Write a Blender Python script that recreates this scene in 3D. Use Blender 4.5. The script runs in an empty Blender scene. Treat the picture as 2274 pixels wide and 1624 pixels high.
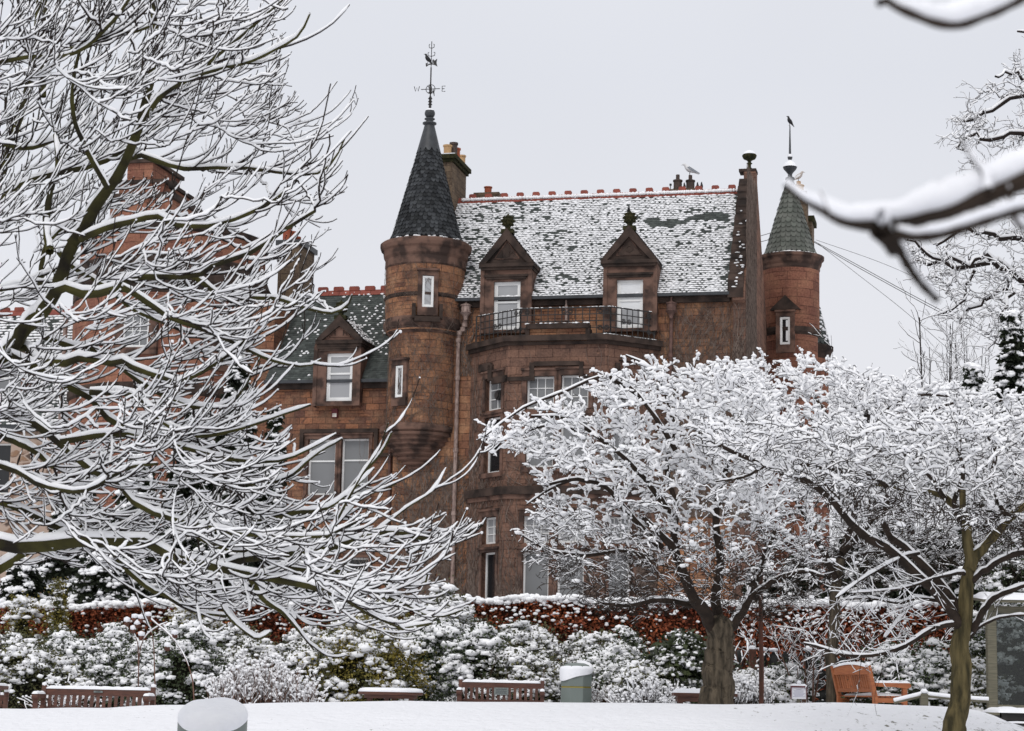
import bpy, bmesh, math, random
import numpy as np
from math import sin, cos, tan, atan, atan2, radians, pi, sqrt
D = bpy.data
SC = bpy.context.scene
COL = SC.collection
rng = np.random.default_rng(11)
random.seed(5)

# ------------------------------------------------------------------ camera
F, CX, CY, HZ, EYE = 4500.0, 1137.0, 812.0, 1550.0, 1.6     # measured on a 2274 px wide copy of the photo
PITCH, ROLL = atan((HZ - CY) / F), radians(1.15)
_r0 = np.array([1.0, 0, 0]); _u0 = np.array([0, -sin(PITCH), cos(PITCH)]); FWD = np.array([0, cos(PITCH), sin(PITCH)])
RGT = _r0 * cos(ROLL) + _u0 * sin(ROLL)
UPV = _u0 * cos(ROLL) - _r0 * sin(ROLL)
EYEP = np.array([0, 0, EYE])
cd = D.cameras.new('camera'); cam = D.objects.new('camera', cd); COL.objects.link(cam)
from mathutils import Matrix, Vector
M = Matrix.Identity(4)
for i in range(3):
    M[i][0], M[i][1], M[i][2], M[i][3] = RGT[i], UPV[i], -FWD[i], EYEP[i]
cam.matrix_world = M
cd.sensor_width = 36.0; cd.lens = 36.0 * F / 2274.0
cd.clip_start = 0.05; cd.clip_end = 3000
cd.dof.use_dof = True; cd.dof.focus_distance = 30.0; cd.dof.aperture_fstop = 7.6
SC.camera = cam

# ------------------------------------------------------------------ sky, sun, exposure
SUN_EL, SUN_ROT = radians(48), radians(200)
w = D.worlds.new('World'); SC.world = w; w.use_nodes = True
nt = w.node_tree; nt.nodes.clear()
out = nt.nodes.new('ShaderNodeOutputWorld'); bg = nt.nodes.new('ShaderNodeBackground')
sky = nt.nodes.new('ShaderNodeTexSky'); sky.sky_type = 'NISHITA'; sky.sun_disc = False
sky.sun_elevation = SUN_EL; sky.sun_rotation = SUN_ROT; sky.dust_density = 4.0
hs = nt.nodes.new('ShaderNodeHueSaturation'); hs.inputs['Saturation'].default_value = 0.25
nt.links.new(sky.outputs[0], hs.inputs['Color'])
tc = nt.nodes.new('ShaderNodeTexCoord'); sep = nt.nodes.new('ShaderNodeSeparateXYZ')
nt.links.new(tc.outputs['Generated'], sep.inputs[0])
rmp = nt.nodes.new('ShaderNodeValToRGB')                     # overcast: brighter towards the zenith
e = rmp.color_ramp.elements
e[0].position = 0.0; e[0].color = (0.80, 0.80, 0.82, 1)
e[1].position = 1.0; e[1].color = (.92, .93, .96, 1)
for p_, c_ in ((0.12, (0.78, 0.785, 0.825, 1)), (0.30, (0.725, 0.745, 0.805, 1)), (0.55, (0.80, 0.81, 0.85, 1))):
    x = e.new(p_); x.color = c_
nt.links.new(sep.outputs['Z'], rmp.inputs[0])
nz = nt.nodes.new('ShaderNodeTexNoise'); nz.inputs['Scale'].default_value = 3.0; nz.inputs['Detail'].default_value = 3
nt.links.new(tc.outputs['Generated'], nz.inputs['Vector'])
mr = nt.nodes.new('ShaderNodeMapRange'); mr.inputs[1].default_value = 0.25; mr.inputs[2].default_value = 0.75
mr.inputs[3].default_value = 10.4; mr.inputs[4].default_value = 11.1
nt.links.new(nz.outputs['Fac'], mr.inputs[0])
vm = nt.nodes.new('ShaderNodeVectorMath'); vm.operation = 'SCALE'
nt.links.new(rmp.outputs[0], vm.inputs[0]); nt.links.new(mr.outputs[0], vm.inputs['Scale'])
mx = nt.nodes.new('ShaderNodeMix'); mx.data_type = 'RGBA'; mx.inputs[0].default_value = 0.93
nt.links.new(hs.outputs[0], mx.inputs[6]); nt.links.new(vm.outputs[0], mx.inputs[7])
nt.links.new(mx.outputs[2], bg.inputs[0]); bg.inputs[1].default_value = 0.1
nt.links.new(bg.outputs[0], out.inputs[0])
sl = D.lights.new('sun', 'SUN'); sl.energy = 1.1; sl.angle = radians(25); sl.color = (1, 0.97, 0.93)
so = D.objects.new('sun', sl); COL.objects.link(so)
sd = Vector((sin(SUN_ROT) * cos(SUN_EL), cos(SUN_ROT) * cos(SUN_EL), sin(SUN_EL)))
so.rotation_euler = (-sd).to_track_quat('-Z', 'Y').to_euler(); so.location = (0, -5, 40)
SC.view_settings.view_transform = 'Standard'; SC.view_settings.look = 'None'
SC.view_settings.exposure = 0.0; SC.view_settings.gamma = 1.0
SC.cycles.max_bounces = 6; SC.cycles.diffuse_bounces = 3; SC.cycles.glossy_bounces = 2
SC.cycles.use_denoising = True

# ------------------------------------------------------------------ helpers
def ray(px, py):
    return FWD * F + RGT * (px - CX) + UPV * (CY - py)
def at(px, py, Y):
    d = ray(px, py); return EYEP + d * (Y / d[1])
def nrm(a):
    return a / np.maximum(np.linalg.norm(a, axis=-1, keepdims=True), 1e-9)
def sstep(a, b, x):
    t = np.clip((x - a) / (b - a), 0, 1); return t * t * (3 - 2 * t)

OFF = {}
def thing(name, label, cat, loc=(0, 0, 0), group=None, rotz=0.0, rel=True, kind=None):
    o = D.objects.new(name, None); COL.objects.link(o)
    o.location = loc; o.rotation_euler = (0, 0, rotz); o.empty_display_size = 0.2
    o['label'] = label; o['category'] = cat
    if group: o['group'] = group
    if kind: o['kind'] = kind
    OFF[o.name] = np.array(loc, float) if rel else np.zeros(3)
    return o
def tag(o, label, cat, group=None, kind=None):
    o['label'] = label; o['category'] = cat
    if group: o['group'] = group
    if kind: o['kind'] = kind
    return o
def link(name, me, mat, parent=None):
    o = D.objects.new(name, me); COL.objects.link(o)
    if mat is not None: me.materials.append(mat)
    if parent is not None:
        o.parent = parent; OFF[o.name] = OFF.get(parent.name, np.zeros(3))
    else:
        OFF[o.name] = np.zeros(3)
    return o
def np_obj(name, verts, faces, mat, parent=None, smooth=True, pivot=None):
    """verts (n,3); faces: list of (m,k) int arrays"""
    off = OFF.get(parent.name, np.zeros(3)) if parent is not None else (np.zeros(3) if pivot is None else np.array(pivot))
    me = D.meshes.new(name)
    verts = np.asarray(verts, np.float64) - off
    me.vertices.add(len(verts)); me.vertices.foreach_set('co', verts.astype(np.float32).ravel())
    loops = np.concatenate([f.ravel() for f in faces]).astype(np.int32)
    tot = np.concatenate([np.full(len(f), f.shape[1], np.int32) for f in faces])
    st = np.concatenate([[0], np.cumsum(tot)[:-1]]).astype(np.int32)
    me.loops.add(len(loops)); me.loops.foreach_set('vertex_index', loops)
    me.polygons.add(len(tot)); me.polygons.foreach_set('loop_start', st); me.polygons.foreach_set('loop_total', tot)
    if smooth: me.polygons.foreach_set('use_smooth', np.ones(len(tot), bool))
    me.update(calc_edges=True)
    o = link(name, me, mat, parent)
    if parent is None and pivot is not None: o.location = pivot
    return o

class MB:
    def __init__(s): s.v = []; s.f = []; s.uv = []
    def add(s, verts, faces, uvs=None):
        b = len(s.v); s.v += [tuple(float(c) for c in p) for p in verts]
        for i, f in enumerate(faces):
            s.f.append([b + k for k in f]); s.uv.append(None if uvs is None else uvs[i])
        return s
    def box(s, x0, x1, y0, y1, z0, z1):
        return s.mbox(lambda a, b, c: (a, c, b), x0, x1, z0, z1, y0, y1)
    def mbox(s, mf, s0, s1, z0, z1, d0, d1):
        p = [mf(a, c, b) for c in (z0, z1) for b in (d0, d1) for a in (s0, s1)]
        # index: z*4+d*2+s
        return s.add(p, [(0, 1, 5, 4), (2, 6, 7, 3), (0, 4, 6, 2), (1, 3, 7, 5), (4, 5, 7, 6), (0, 2, 3, 1)])
    def poly(s, pts, uv=None):
        return s.add(pts, [list(range(len(pts)))], None if uv is None else [uv])
    def prism(s, pts, mf, d0, d1):
        """pts: 2-D outline (a,b); mf(a,b,d) -> xyz"""
        n = len(pts)
        v = [mf(a, b, d0) for a, b in pts] + [mf(a, b, d1) for a, b in pts]
        f = [list(range(n)), list(range(2 * n - 1, n - 1, -1))] + [[i, n + i, n + (i + 1) % n, (i + 1) % n] for i in range(n)]
        return s.add(v, f)
    def lathe(s, prof, cx, cy, n=40, a0=0.0, a1=2 * pi):
        full = abs(a1 - a0 - 2 * pi) < 1e-6; m = n if full else n + 1
        v = []; 
        for r, z in prof:
            for i in range(m):
                a = a0 + (a1 - a0) * i / n; v.append((cx + r * cos(a), cy + r * sin(a), z))
        f = []; uv = []; R0 = max(r for r, z in prof); hh = 0.0
        for j in range(len(prof) - 1):
            (ra, za), (rb, zb) = prof[j], prof[j + 1]; h2 = hh + sqrt((ra - rb) ** 2 + (za - zb) ** 2)
            va, vb = (za, zb) if abs(ra - rb) < 0.5 * abs(za - zb) else (za + hh * .01, za + h2)
            for i in range(n):
                k = (i + 1) % m if full else i + 1
                f.append((j * m + i, j * m + k, (j + 1) * m + k, (j + 1) * m + i))
                t0, t1 = (a0 + (a1 - a0) * i / n) * R0, (a0 + (a1 - a0) * (i + 1) / n) * R0
                uv.append([(t0, va), (t1, va), (t1, vb), (t0, vb)])
            hh = h2
        return s.add(v, f, uv)
    def tube(s, pts, r, n=8):
        pts = np.array(pts, float); K = len(pts)
        rr = np.full(K, r) if np.isscalar(r) else np.array(r, float)
        v, q = tubes(pts[None], rr[None], n)
        s.add(v, [list(x) for x in q])
        s.add(v[:n], [list(range(n))]); s.add(v[-n:], [list(range(n))[::-1]])
        return s
    def build(s, name, mat, parent=None, smooth=False, world=True, pivot=None):
        off = OFF.get(parent.name, np.zeros(3)) if (parent is not None and world) else (np.zeros(3) if pivot is None or parent is not None else np.array(pivot))
        me = D.meshes.new(name)
        V = (np.array(s.v) - off)
        me.from_pydata(V.tolist(), [], s.f)
        uvl = me.uv_layers.new(name='UVMap')
        co = []
        for fi, p in enumerate(me.polygons):
            u = s.uv[fi]
            if u is None:
                n = p.normal; ax = max(range(3), key=lambda i: abs(n[i]))
                ks = ((1, 2), (0, 2), (0, 1))[ax]
                u = [(V[k][ks[0]], V[k][ks[1]]) for k in s.f[fi]]
            for q in u: co += [q[0], q[1]]
        uvl.data.foreach_set('uv', np.array(co, np.float32))
        bm = bmesh.new(); bm.from_mesh(me); bmesh.ops.recalc_face_normals(bm, faces=bm.faces); bm.to_mesh(me); bm.free()
        if smooth:
            me.polygons.foreach_set('use_smooth', np.ones(len(me.polygons), bool))
        o = link(name, me, mat, parent)
        if pivot is not None and parent is None: o.location = pivot
        return o

def tubes(P, Rr, S=5):
    """P (n,K,3) radii (n,K) -> verts, quads"""
    n, K, _ = P.shape
    T = np.gradient(P, axis=1); T = nrm(T)
    ref = np.where(np.abs(nrm(P[:, -1] - P[:, 0]))[:, 2:3] > 0.85, np.array([[1.0, 0.2, 0]]), np.array([[0, 0, 1.0]]))
    A = nrm(np.cross(T, np.repeat(ref[:, None], K, 1))); B = np.cross(A, T)
    a = np.arange(S) * 2 * pi / S
    V = P[:, :, None] + Rr[:, :, None, None] * (A[:, :, None] * np.cos(a)[None, None, :, None] + B[:, :, None] * np.sin(a)[None, None, :, None])
    idx = np.arange(n * K * S).reshape(n, K, S); j = (np.arange(S) + 1) % S
    Q = np.stack([idx[:, :-1], idx[:, :-1][:, :, j], idx[:, 1:][:, :, j], idx[:, 1:]], -1).reshape(-1, 4)
    return V.reshape(-1, 3), Q
class NP:
    def __init__(s): s.v = []; s.f = {3: [], 4: []}; s.n = 0
    def add(s, V, Fc):
        s.v.append(V); s.f[Fc.shape[1]].append(Fc + s.n); s.n += len(V)
    def build(s, name, mat, parent=None, smooth=True, pivot=None):
        fs = [np.concatenate(x) for x in s.f.values() if x]
        return np_obj(name, np.concatenate(s.v), fs, mat, parent, smooth, pivot)
_p = (1 + sqrt(5)) / 2
ICO_V = nrm(np.array([[-1, _p, 0], [1, _p, 0], [-1, -_p, 0], [1, -_p, 0], [0, -1, _p], [0, 1, _p], [0, -1, -_p], [0, 1, -_p], [_p, 0, -1], [_p, 0, 1], [-_p, 0, -1], [-_p, 0, 1]], float))
ICO_F = np.array([[0, 11, 5], [0, 5, 1], [0, 1, 7], [0, 7, 10], [0, 10, 11], [1, 5, 9], [5, 11, 4], [11, 10, 2], [10, 7, 6], [7, 1, 8], [3, 9, 4], [3, 4, 2], [3, 2, 6], [3, 6, 8], [3, 8, 9], [4, 9, 5], [2, 4, 11], [6, 2, 10], [8, 6, 7], [9, 8, 1]])
def blobs(Cn, Ax, jit=(0.8, 1.15)):
    """Cn (n,3); Ax (n,3,3) rows = half axes -> jittered icosahedra"""
    n = len(Cn)
    J = ICO_V[None] * rng.uniform(*jit, (n, 12, 1))
    V = Cn[:, None] + np.einsum('nij,njk->nik', J, Ax)
    Fc = (ICO_F[None] + (np.arange(n) * 12)[:, None, None]).reshape(-1, 3)
    return V.reshape(-1, 3), Fc
def ax_h(sx, sy, sz, ang):
    n = len(sx); A = np.zeros((n, 3, 3)); c, s = np.cos(ang), np.sin(ang)
    A[:, 0, 0] = c * sx; A[:, 0, 1] = s * sx; A[:, 1, 0] = -s * sy; A[:, 1, 1] = c * sy; A[:, 2, 2] = sz
    return A
def leaves(Cn, L, W, droop=0.0, outd=None):
    """diamond leaf quads at random orientation"""
    n = len(Cn)
    d = rng.normal(size=(n, 3)); d[:, 2] *= 0.6
    if outd is not None: d = nrm(d) + outd
    d[:, 2] -= droop; d = nrm(d)
    s = nrm(np.cross(d, rng.normal(size=(n, 3))))
    up = np.cross(s, d)
    L = np.broadcast_to(L, (n,))[:, None]; W = np.broadcast_to(W, (n,))[:, None]
    V = np.stack([Cn, Cn + d * L * .5 + s * W + up * W * .3, Cn + d * L, Cn + d * L * .5 - s * W + up * W * .3], 1)
    Q = np.arange(n * 4).reshape(n, 4)
    return V.reshape(-1, 3), Q

# ------------------------------------------------------------------ materials
def mat_base(name):
    m = D.materials.new(name); m.use_nodes = True; t = m.node_tree
    return m, t, t.nodes['Principled BSDF']
def N(t, typ, **kw):
    n = t.nodes.new(typ)
    for k, v in kw.items(): setattr(n, k, v)
    return n
def rgba(c): return (c[0], c[1], c[2], 1)
def pm(name, c1, c2=None, scale=4.0, rough=0.75, bump=0.0, bscale=None, spec=0.3, island=0.0, stretch=None, metal=0.0, detail=5, lo=.35, hi=.65):
    m, t, b = mat_base(name)
    b.inputs['Roughness'].default_value = rough; b.inputs['Specular IOR Level'].default_value = spec
    b.inputs['Metallic'].default_value = metal
    c2 = c2 or tuple(x * 0.7 for x in c1)
    co = N(t, 'ShaderNodeTexCoord'); src = co.outputs['Object']
    if stretch:
        mp = N(t, 'ShaderNodeMapping'); mp.inputs['Scale'].default_value = stretch
        t.links.new(src, mp.inputs[0]); src = mp.outputs[0]
    nz = N(t, 'ShaderNodeTexNoise'); nz.inputs['Scale'].default_value = scale; nz.inputs['Detail'].default_value = detail
    t.links.new(src, nz.inputs['Vector'])
    mr = N(t, 'ShaderNodeMapRange'); mr.inputs[1].default_value = lo; mr.inputs[2].default_value = hi
    t.links.new(nz.outputs['Fac'], mr.inputs[0])
    mix = N(t, 'ShaderNodeMix', data_type='RGBA'); mix.inputs[6].default_value = rgba(c1); mix.inputs[7].default_value = rgba(c2)
    t.links.new(mr.outputs[0], mix.inputs[0]); col = mix.outputs[2]
    if island:
        g = N(t, 'ShaderNodeNewGeometry'); m2 = N(t, 'ShaderNodeMapRange')
        m2.inputs[3].default_value = 1 - island; m2.inputs[4].default_value = 1 + island
        t.links.new(g.outputs['Random Per Island'], m2.inputs[0])
        v = N(t, 'ShaderNodeVectorMath', operation='SCALE'); t.links.new(col, v.inputs[0]); t.links.new(m2.outputs[0], v.inputs['Scale'])
        col = v.outputs[0]
    t.links.new(col, b.inputs['Base Color'])
    if bump:
        n2 = N(t, 'ShaderNodeTexNoise'); n2.inputs['Scale'].default_value = bscale or scale * 3; n2.inputs['Detail'].default_value = 6
        t.links.new(src, n2.inputs['Vector'])
        bp = N(t, 'ShaderNodeBump'); bp.inputs['Strength'].default_value = 0.6; bp.inputs['Distance'].default_value = bump
        t.links.new(n2.outputs['Fac'], bp.inputs['Height']); t.links.new(bp.outputs[0], b.inputs['Normal'])
    return m
def stone(name, c1, c2, c3, mortar, bw=0.55, bh=0.27, stain=0.5, stain_c=(0.06, 0.04, 0.035), off=0.0):
    m, t, b = mat_base(name)
    b.inputs['Roughness'].default_value = 0.9; b.inputs['Specular IOR Level'].default_value = 0.15
    uv = N(t, 'ShaderNodeUVMap'); L = t.links.new
    wob = N(t, 'ShaderNodeTexNoise'); wob.inputs['Scale'].default_value = 2.0; L(uv.outputs[0], wob.inputs['Vector'])
    sub = N(t, 'ShaderNodeVectorMath', operation='MULTIPLY_ADD')
    sub.inputs[1].default_value = (0.05, 0.035, 0); sub.inputs[2].default_value = (off, 0, 0)
    L(wob.outputs['Color'], sub.inputs[0])
    ad = N(t, 'ShaderNodeVectorMath', operation='ADD'); L(uv.outputs[0], ad.inputs[0]); L(sub.outputs[0], ad.inputs[1])
    def brick(bw, bh, o):
        k = N(t, 'ShaderNodeTexBrick'); k.offset = o; k.squash = 0.75; k.squash_frequency = 3
        k.inputs['Scale'].default_value = 1.0; k.inputs['Brick Width'].default_value = bw; k.inputs['Row Height'].default_value = bh
        k.inputs['Mortar Size'].default_value = 0.013; k.inputs['Mortar Smooth'].default_value = 0.3; k.inputs['Bias'].default_value = 0.0
        k.inputs['Color1'].default_value = rgba(c1); k.inputs['Color2'].default_value = rgba(c2); k.inputs['Mortar'].default_value = rgba(mortar)
        L(ad.outputs[0], k.inputs['Vector']); return k
    k1 = brick(bw, bh, 0.5); k2 = brick(bw * 1.35, bh * 0.5, 0.37)
    sel = N(t, 'ShaderNodeTexNoise'); sel.inputs['Scale'].default_value = 0.9; L(uv.outputs[0], sel.inputs['Vector'])
    st = N(t, 'ShaderNodeMath', operation='GREATER_THAN'); st.inputs[1].default_value = 0.58; L(sel.outputs['Fac'], st.inputs[0])
    mx = N(t, 'ShaderNodeMix', data_type='RGBA'); L(st.outputs[0], mx.inputs[0]); L(k1.outputs['Color'], mx.inputs[6]); L(k2.outputs['Color'], mx.inputs[7])
    # grain and colour drift
    n3 = N(t, 'ShaderNodeTexNoise'); n3.inputs['Scale'].default_value = 1.7; n3.inputs['Detail'].default_value = 7; L(uv.outputs[0], n3.inputs['Vector'])
    r3 = N(t, 'ShaderNodeMapRange'); r3.inputs[1].default_value = .45; r3.inputs[2].default_value = .7; L(n3.outputs['Fac'], r3.inputs[0])
    m3 = N(t, 'ShaderNodeMix', data_type='RGBA'); L(r3.outputs[0], m3.inputs[0]); L(mx.outputs[2], m3.inputs[6]); m3.inputs[7].default_value = rgba(c3)
    r3.inputs[4].default_value = 0.65
    # soot stains with shapes of their own
    mp = N(t, 'ShaderNodeMapping'); mp.inputs['Scale'].default_value = (1.0, 0.35, 1); L(uv.outputs[0], mp.inputs[0])
    n4 = N(t, 'ShaderNodeTexNoise'); n4.inputs['Scale'].default_value = 1.1; n4.inputs['Detail'].default_value = 8; n4.inputs['Roughness'].default_value = .65; L(mp.outputs[0], n4.inputs['Vector'])
    r4 = N(t, 'ShaderNodeMapRange'); r4.inputs[1].default_value = .52; r4.inputs[2].default_value = .68; r4.inputs[4].default_value = stain; L(n4.outputs['Fac'], r4.inputs[0])
    m4 = N(t, 'ShaderNodeMix', data_type='RGBA'); L(r4.outputs[0], m4.inputs[0]); L(m3.outputs[2], m4.inputs[6]); m4.inputs[7].default_value = rgba(stain_c)
    n5 = N(t, 'ShaderNodeTexNoise'); n5.inputs['Scale'].default_value = 14; n5.inputs['Detail'].default_value = 5; L(uv.outputs[0], n5.inputs['Vector'])
    r5 = N(t, 'ShaderNodeMapRange'); r5.inputs[1].default_value = .3; r5.inputs[2].default_value = .7; r5.inputs[3].default_value = .72; r5.inputs[4].default_value = 1.22; L(n5.outputs['Fac'], r5.inputs[0])
    v5 = N(t, 'ShaderNodeVectorMath', operation='SCALE'); L(m4.outputs[2], v5.inputs[0]); L(r5.outputs[0], v5.inputs['Scale'])
    L(v5.outputs[0], b.inputs['Base Color'])
    ma = N(t, 'ShaderNodeMath', operation='MULTIPLY_ADD'); ma.inputs[1].default_value = -1.0; L(k1.outputs['Fac'], ma.inputs[0]); L(n5.outputs['Fac'], ma.inputs[2])
    bp = N(t, 'ShaderNodeBump'); bp.inputs['Strength'].default_value = .7; bp.inputs['Distance'].default_value = .015
    L(ma.outputs[0], bp.inputs['Height']); L(bp.outputs[0], b.inputs['Normal'])
    return m
def rubble_mat(name):
    m, t, b = mat_base(name); L = t.links.new
    b.inputs['Roughness'].default_value = .95
    uv = N(t, 'ShaderNodeUVMap')
    mp = N(t, 'ShaderNodeMapping'); mp.inputs['Scale'].default_value = (2.2, 3.4, 1); L(uv.outputs[0], mp.inputs[0])
    vo = N(t, 'ShaderNodeTexVoronoi'); vo.inputs['Scale'].default_value = 1.0; L(mp.outputs[0], vo.inputs['Vector'])
    ve = N(t, 'ShaderNodeTexVoronoi', feature='DISTANCE_TO_EDGE'); ve.inputs['Scale'].default_value = 1.0; L(mp.outputs[0], ve.inputs['Vector'])
    cr = N(t, 'ShaderNodeValToRGB'); L(vo.outputs['Color'], cr.inputs[0])
    cr.color_ramp.elements[0].color = (.05, .04, .035, 1); cr.color_ramp.elements[1].color = (.33, .2, .12, 1)
    x = cr.color_ramp.elements.new(.5); x.color = (.2, .12, .08, 1)
    r = N(t, 'ShaderNodeMapRange'); r.inputs[1].default_value = .04; r.inputs[2].default_value = .12; L(ve.outputs['Distance'], r.inputs[0])
    nz = N(t, 'ShaderNodeTexNoise'); nz.inputs['Scale'].default_value = 1.6; nz.inputs['Detail'].default_value = 6; L(uv.outputs[0], nz.inputs['Vector'])
    r2 = N(t, 'ShaderNodeMapRange'); r2.inputs[1].default_value = .47; r2.inputs[2].default_value = .55; L(nz.outputs['Fac'], r2.inputs[0])
    mu = N(t, 'ShaderNodeMath', operation='MULTIPLY'); L(r.outputs[0], mu.inputs[0]); L(r2.outputs[0], mu.inputs[1])
    mx = N(t, 'ShaderNodeMix', data_type='RGBA'); L(mu.outputs[0], mx.inputs[0]); mx.inputs[6].default_value = (.42, .32, .26, 1); L(cr.outputs[0], mx.inputs[7])
    L(mx.outputs[2], b.inputs['Base Color'])
    bp = N(t, 'ShaderNodeBump'); bp.inputs['Distance'].default_value = .04; L(mu.outputs[0], bp.inputs['Height']); L(bp.outputs[0], b.inputs['Normal'])
    return m
def wood(name, c1, c2, rough=.55, sc=(2, 2, 30)):
    return pm(name, c1, c2, scale=3.0, rough=rough, bump=.002, stretch=sc, spec=.35, island=.22)

MT = {}
MT['snow'] = pm('snow', (.87, .875, .90), (.80, .81, .85), scale=3, rough=.65, bump=.012, bscale=22, spec=.25)
MT['snow_fine'] = pm('snow_on_twigs', (.92, .92, .935), (.88, .885, .90), scale=8, rough=.65, spec=.2)
MT['stone'] = stone('red_sandstone', (.34, .165, .088), (.165, .078, .052), (.38, .22, .13), (.075, .038, .028), stain=.75)
MT['stone_t'] = stone('tower_sandstone', (.28, .125, .082), (.175, .075, .054), (.32, .16, .10), (.09, .04, .03), bw=.75, bh=.33, stain=.25)
MT['stone_w'] = stone('wing_sandstone', (.29, .13, .072), (.125, .062, .046), (.27, .16, .10), (.075, .04, .03), bw=.5, bh=.24, stain=.6, off=3.3)
MT['stone_b'] = stone('brown_bay_sandstone', (.20, .112, .08), (.115, .068, .053), (.25, .14, .098), (.06, .034, .027), bw=.6, bh=.3, stain=.75, off=1.7)
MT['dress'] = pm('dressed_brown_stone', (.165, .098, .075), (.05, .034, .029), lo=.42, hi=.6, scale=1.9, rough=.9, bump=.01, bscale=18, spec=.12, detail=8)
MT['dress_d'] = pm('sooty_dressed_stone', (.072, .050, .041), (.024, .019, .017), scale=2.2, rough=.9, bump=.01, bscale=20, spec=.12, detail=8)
MT['dress_p'] = pm('pinkish_dressed_stone', (.21, .125, .095), (.12, .07, .055), scale=2.5, rough=.9, bump=.01, bscale=20, spec=.12)
MT['moss_st'] = pm('mossy_finial_stone', (.05, .045, .02), (.018, .02, .012), scale=8, rough=.95, bump=.02, bscale=25, spec=.1)
MT['slate'] = pm('grey_green_slate', (.085, .096, .09), (.05, .058, .055), scale=5, rough=.75, bump=.004, bscale=30, spec=.25, island=.28)
MT['slate_d'] = pm('dark_slate', (.042, .045, .048), (.022, .024, .027), scale=5, rough=.8, bump=.004, bscale=30, spec=.2, island=.65)
MT['slate_g'] = pm('greenish_slate', (.125, .13, .115), (.085, .094, .08), scale=3, rough=.7, bump=.004, bscale=30, spec=.3, island=.28)
MT['lead'] = pm('dark_lead', (.045, .05, .056), (.03, .032, .036), scale=4, rough=.5, spec=.4)
MT['terra'] = pm('red_terracotta', (.27, .075, .052), (.19, .052, .04), scale=3, rough=.75, island=.15)
MT['pot_buff'] = pm('buff_chimney_pot', (.52, .34, .17), (.40, .25, .13), scale=3, rough=.8)
MT['pot_dark'] = pm('sooty_chimney_pot', (.085, .06, .05), (.035, .03, .028), scale=5, rough=.8)
MT['pot_red'] = pm('orange_chimney_pot', (.38, .11, .05), (.28, .07, .04), scale=3, rough=.8)
MT['chim'] = stone('chimney_sandstone', (.17, .125, .085), (.115, .085, .06), (.21, .15, .10), (.07, .05, .04), bw=.5, bh=.25, stain=.8)
MT['white'] = pm('white_window_paint', (.80, .80, .79), (.70, .70, .69), scale=2, rough=.45, spec=.4)
MT['cream'] = pm('worn_cream_paint', (.62, .58, .52), (.42, .38, .34), scale=9, rough=.6)
MT['pipe'] = pm('rusty_pale_drainpipe', (.36, .27, .235), (.17, .115, .10), scale=5, rough=.7, stretch=(4, 4, 1.2), detail=8)
MT['pipe_d'] = pm('rusty_brown_drainpipe', (.15, .085, .07), (.075, .045, .038), scale=6, rough=.8, detail=8)
MT['iron'] = pm('black_iron', (.02, .02, .021), (.035, .03, .028), scale=10, rough=.55, spec=.4)
MT['vine'] = pm('grey_brown_vine', (.20, .155, .13), (.10, .075, .064), scale=6, rough=.9, spec=.1, island=.3)
MT['inside'] = pm('dark_room', (.02, .018, .016), (.03, .028, .025), scale=1, rough=.9)
MT['blind'] = pm('white_roller_blind', (.78, .79, .80), (.72, .73, .74), scale=1, rough=.8)
def glass(name, c, rough=.06, spec=.5):
    m = pm(name, c, tuple(x * .9 for x in c), scale=.6, rough=rough, spec=spec, detail=2); return m
MT['glass'] = glass('pane_pale_reflected_grey', (.36, .365, .375))  # reflected sky and curtains put into the opaque grey base colour
MT['glass_m'] = glass('pane_mid_reflected_grey', (.20, .205, .21))  # same reflection painted as a darker grey base
MT['glass_d'] = glass('dark_window_glass', (.015, .016, .018), .03)  # near-black base colour stands in for the dark room behind
MT['bark_m'] = pm('mossy_bark', (.066, .062, .020), (.020, .017, .013), scale=4, rough=.95, bump=.012, bscale=20, spec=.1, detail=8)
MT['bark'] = pm('dark_wet_bark', (.032, .024, .020), (.018, .014, .013), scale=9, rough=.9, spec=.15)
MT['bark_r'] = pm('red_brown_twig_bark', (.042, .030, .023), (.022, .017, .014), scale=9, rough=.9, spec=.15)
MT['bark_t'] = pm('green_brown_trunk_bark', (.14, .112, .08), (.040, .034, .026), lo=.36, hi=.64, scale=2.6, rough=.95, bump=.06, bscale=7, stretch=(6, 6, 1.0), spec=.1, detail=9)
MT['bark_tm'] = pm('mossy_green_trunk_bark', (.145, .115, .055), (.044, .038, .021), lo=.36, hi=.64, scale=2.4, rough=.95, bump=.06, bscale=7, stretch=(6, 6, 1.0), spec=.1, detail=9)
MT['leaf'] = pm('dark_evergreen_leaf', (.055, .072, .030), (.022, .032, .014), scale=3, rough=.6, spec=.3, island=.5)
MT['leaf_y'] = pm('yellow_green_leaf', (.22, .17, .028), (.06, .065, .02), scale=2.2, rough=.6, spec=.3, island=.5)
MT['leaf_o'] = pm('olive_leaf', (.10, .095, .038), (.035, .042, .018), scale=2.5, rough=.6, spec=.3, island=.5)
MT['leaf_g'] = pm('glossy_green_leaf', (.055, .068, .025), (.020, .030, .014), scale=2.5, rough=.4, spec=.45, island=.5)
MT['conif'] = pm('dark_conifer_foliage', (.022, .028, .014), (.010, .014, .009), scale=2, rough=.8, spec=.15, island=.5)
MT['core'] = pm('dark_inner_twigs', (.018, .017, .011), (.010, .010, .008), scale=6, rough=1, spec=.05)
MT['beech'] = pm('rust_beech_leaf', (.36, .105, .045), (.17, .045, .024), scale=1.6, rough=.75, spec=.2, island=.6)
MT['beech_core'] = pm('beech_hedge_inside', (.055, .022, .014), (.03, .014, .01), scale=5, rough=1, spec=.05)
MT['stem'] = pm('dry_brown_stem', (.17, .10, .075), (.09, .05, .04), scale=5, rough=.9, spec=.1, island=.3)
MT['bench'] = wood('red_brown_teak', (.125, .05, .032), (.06, .028, .022))
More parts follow.
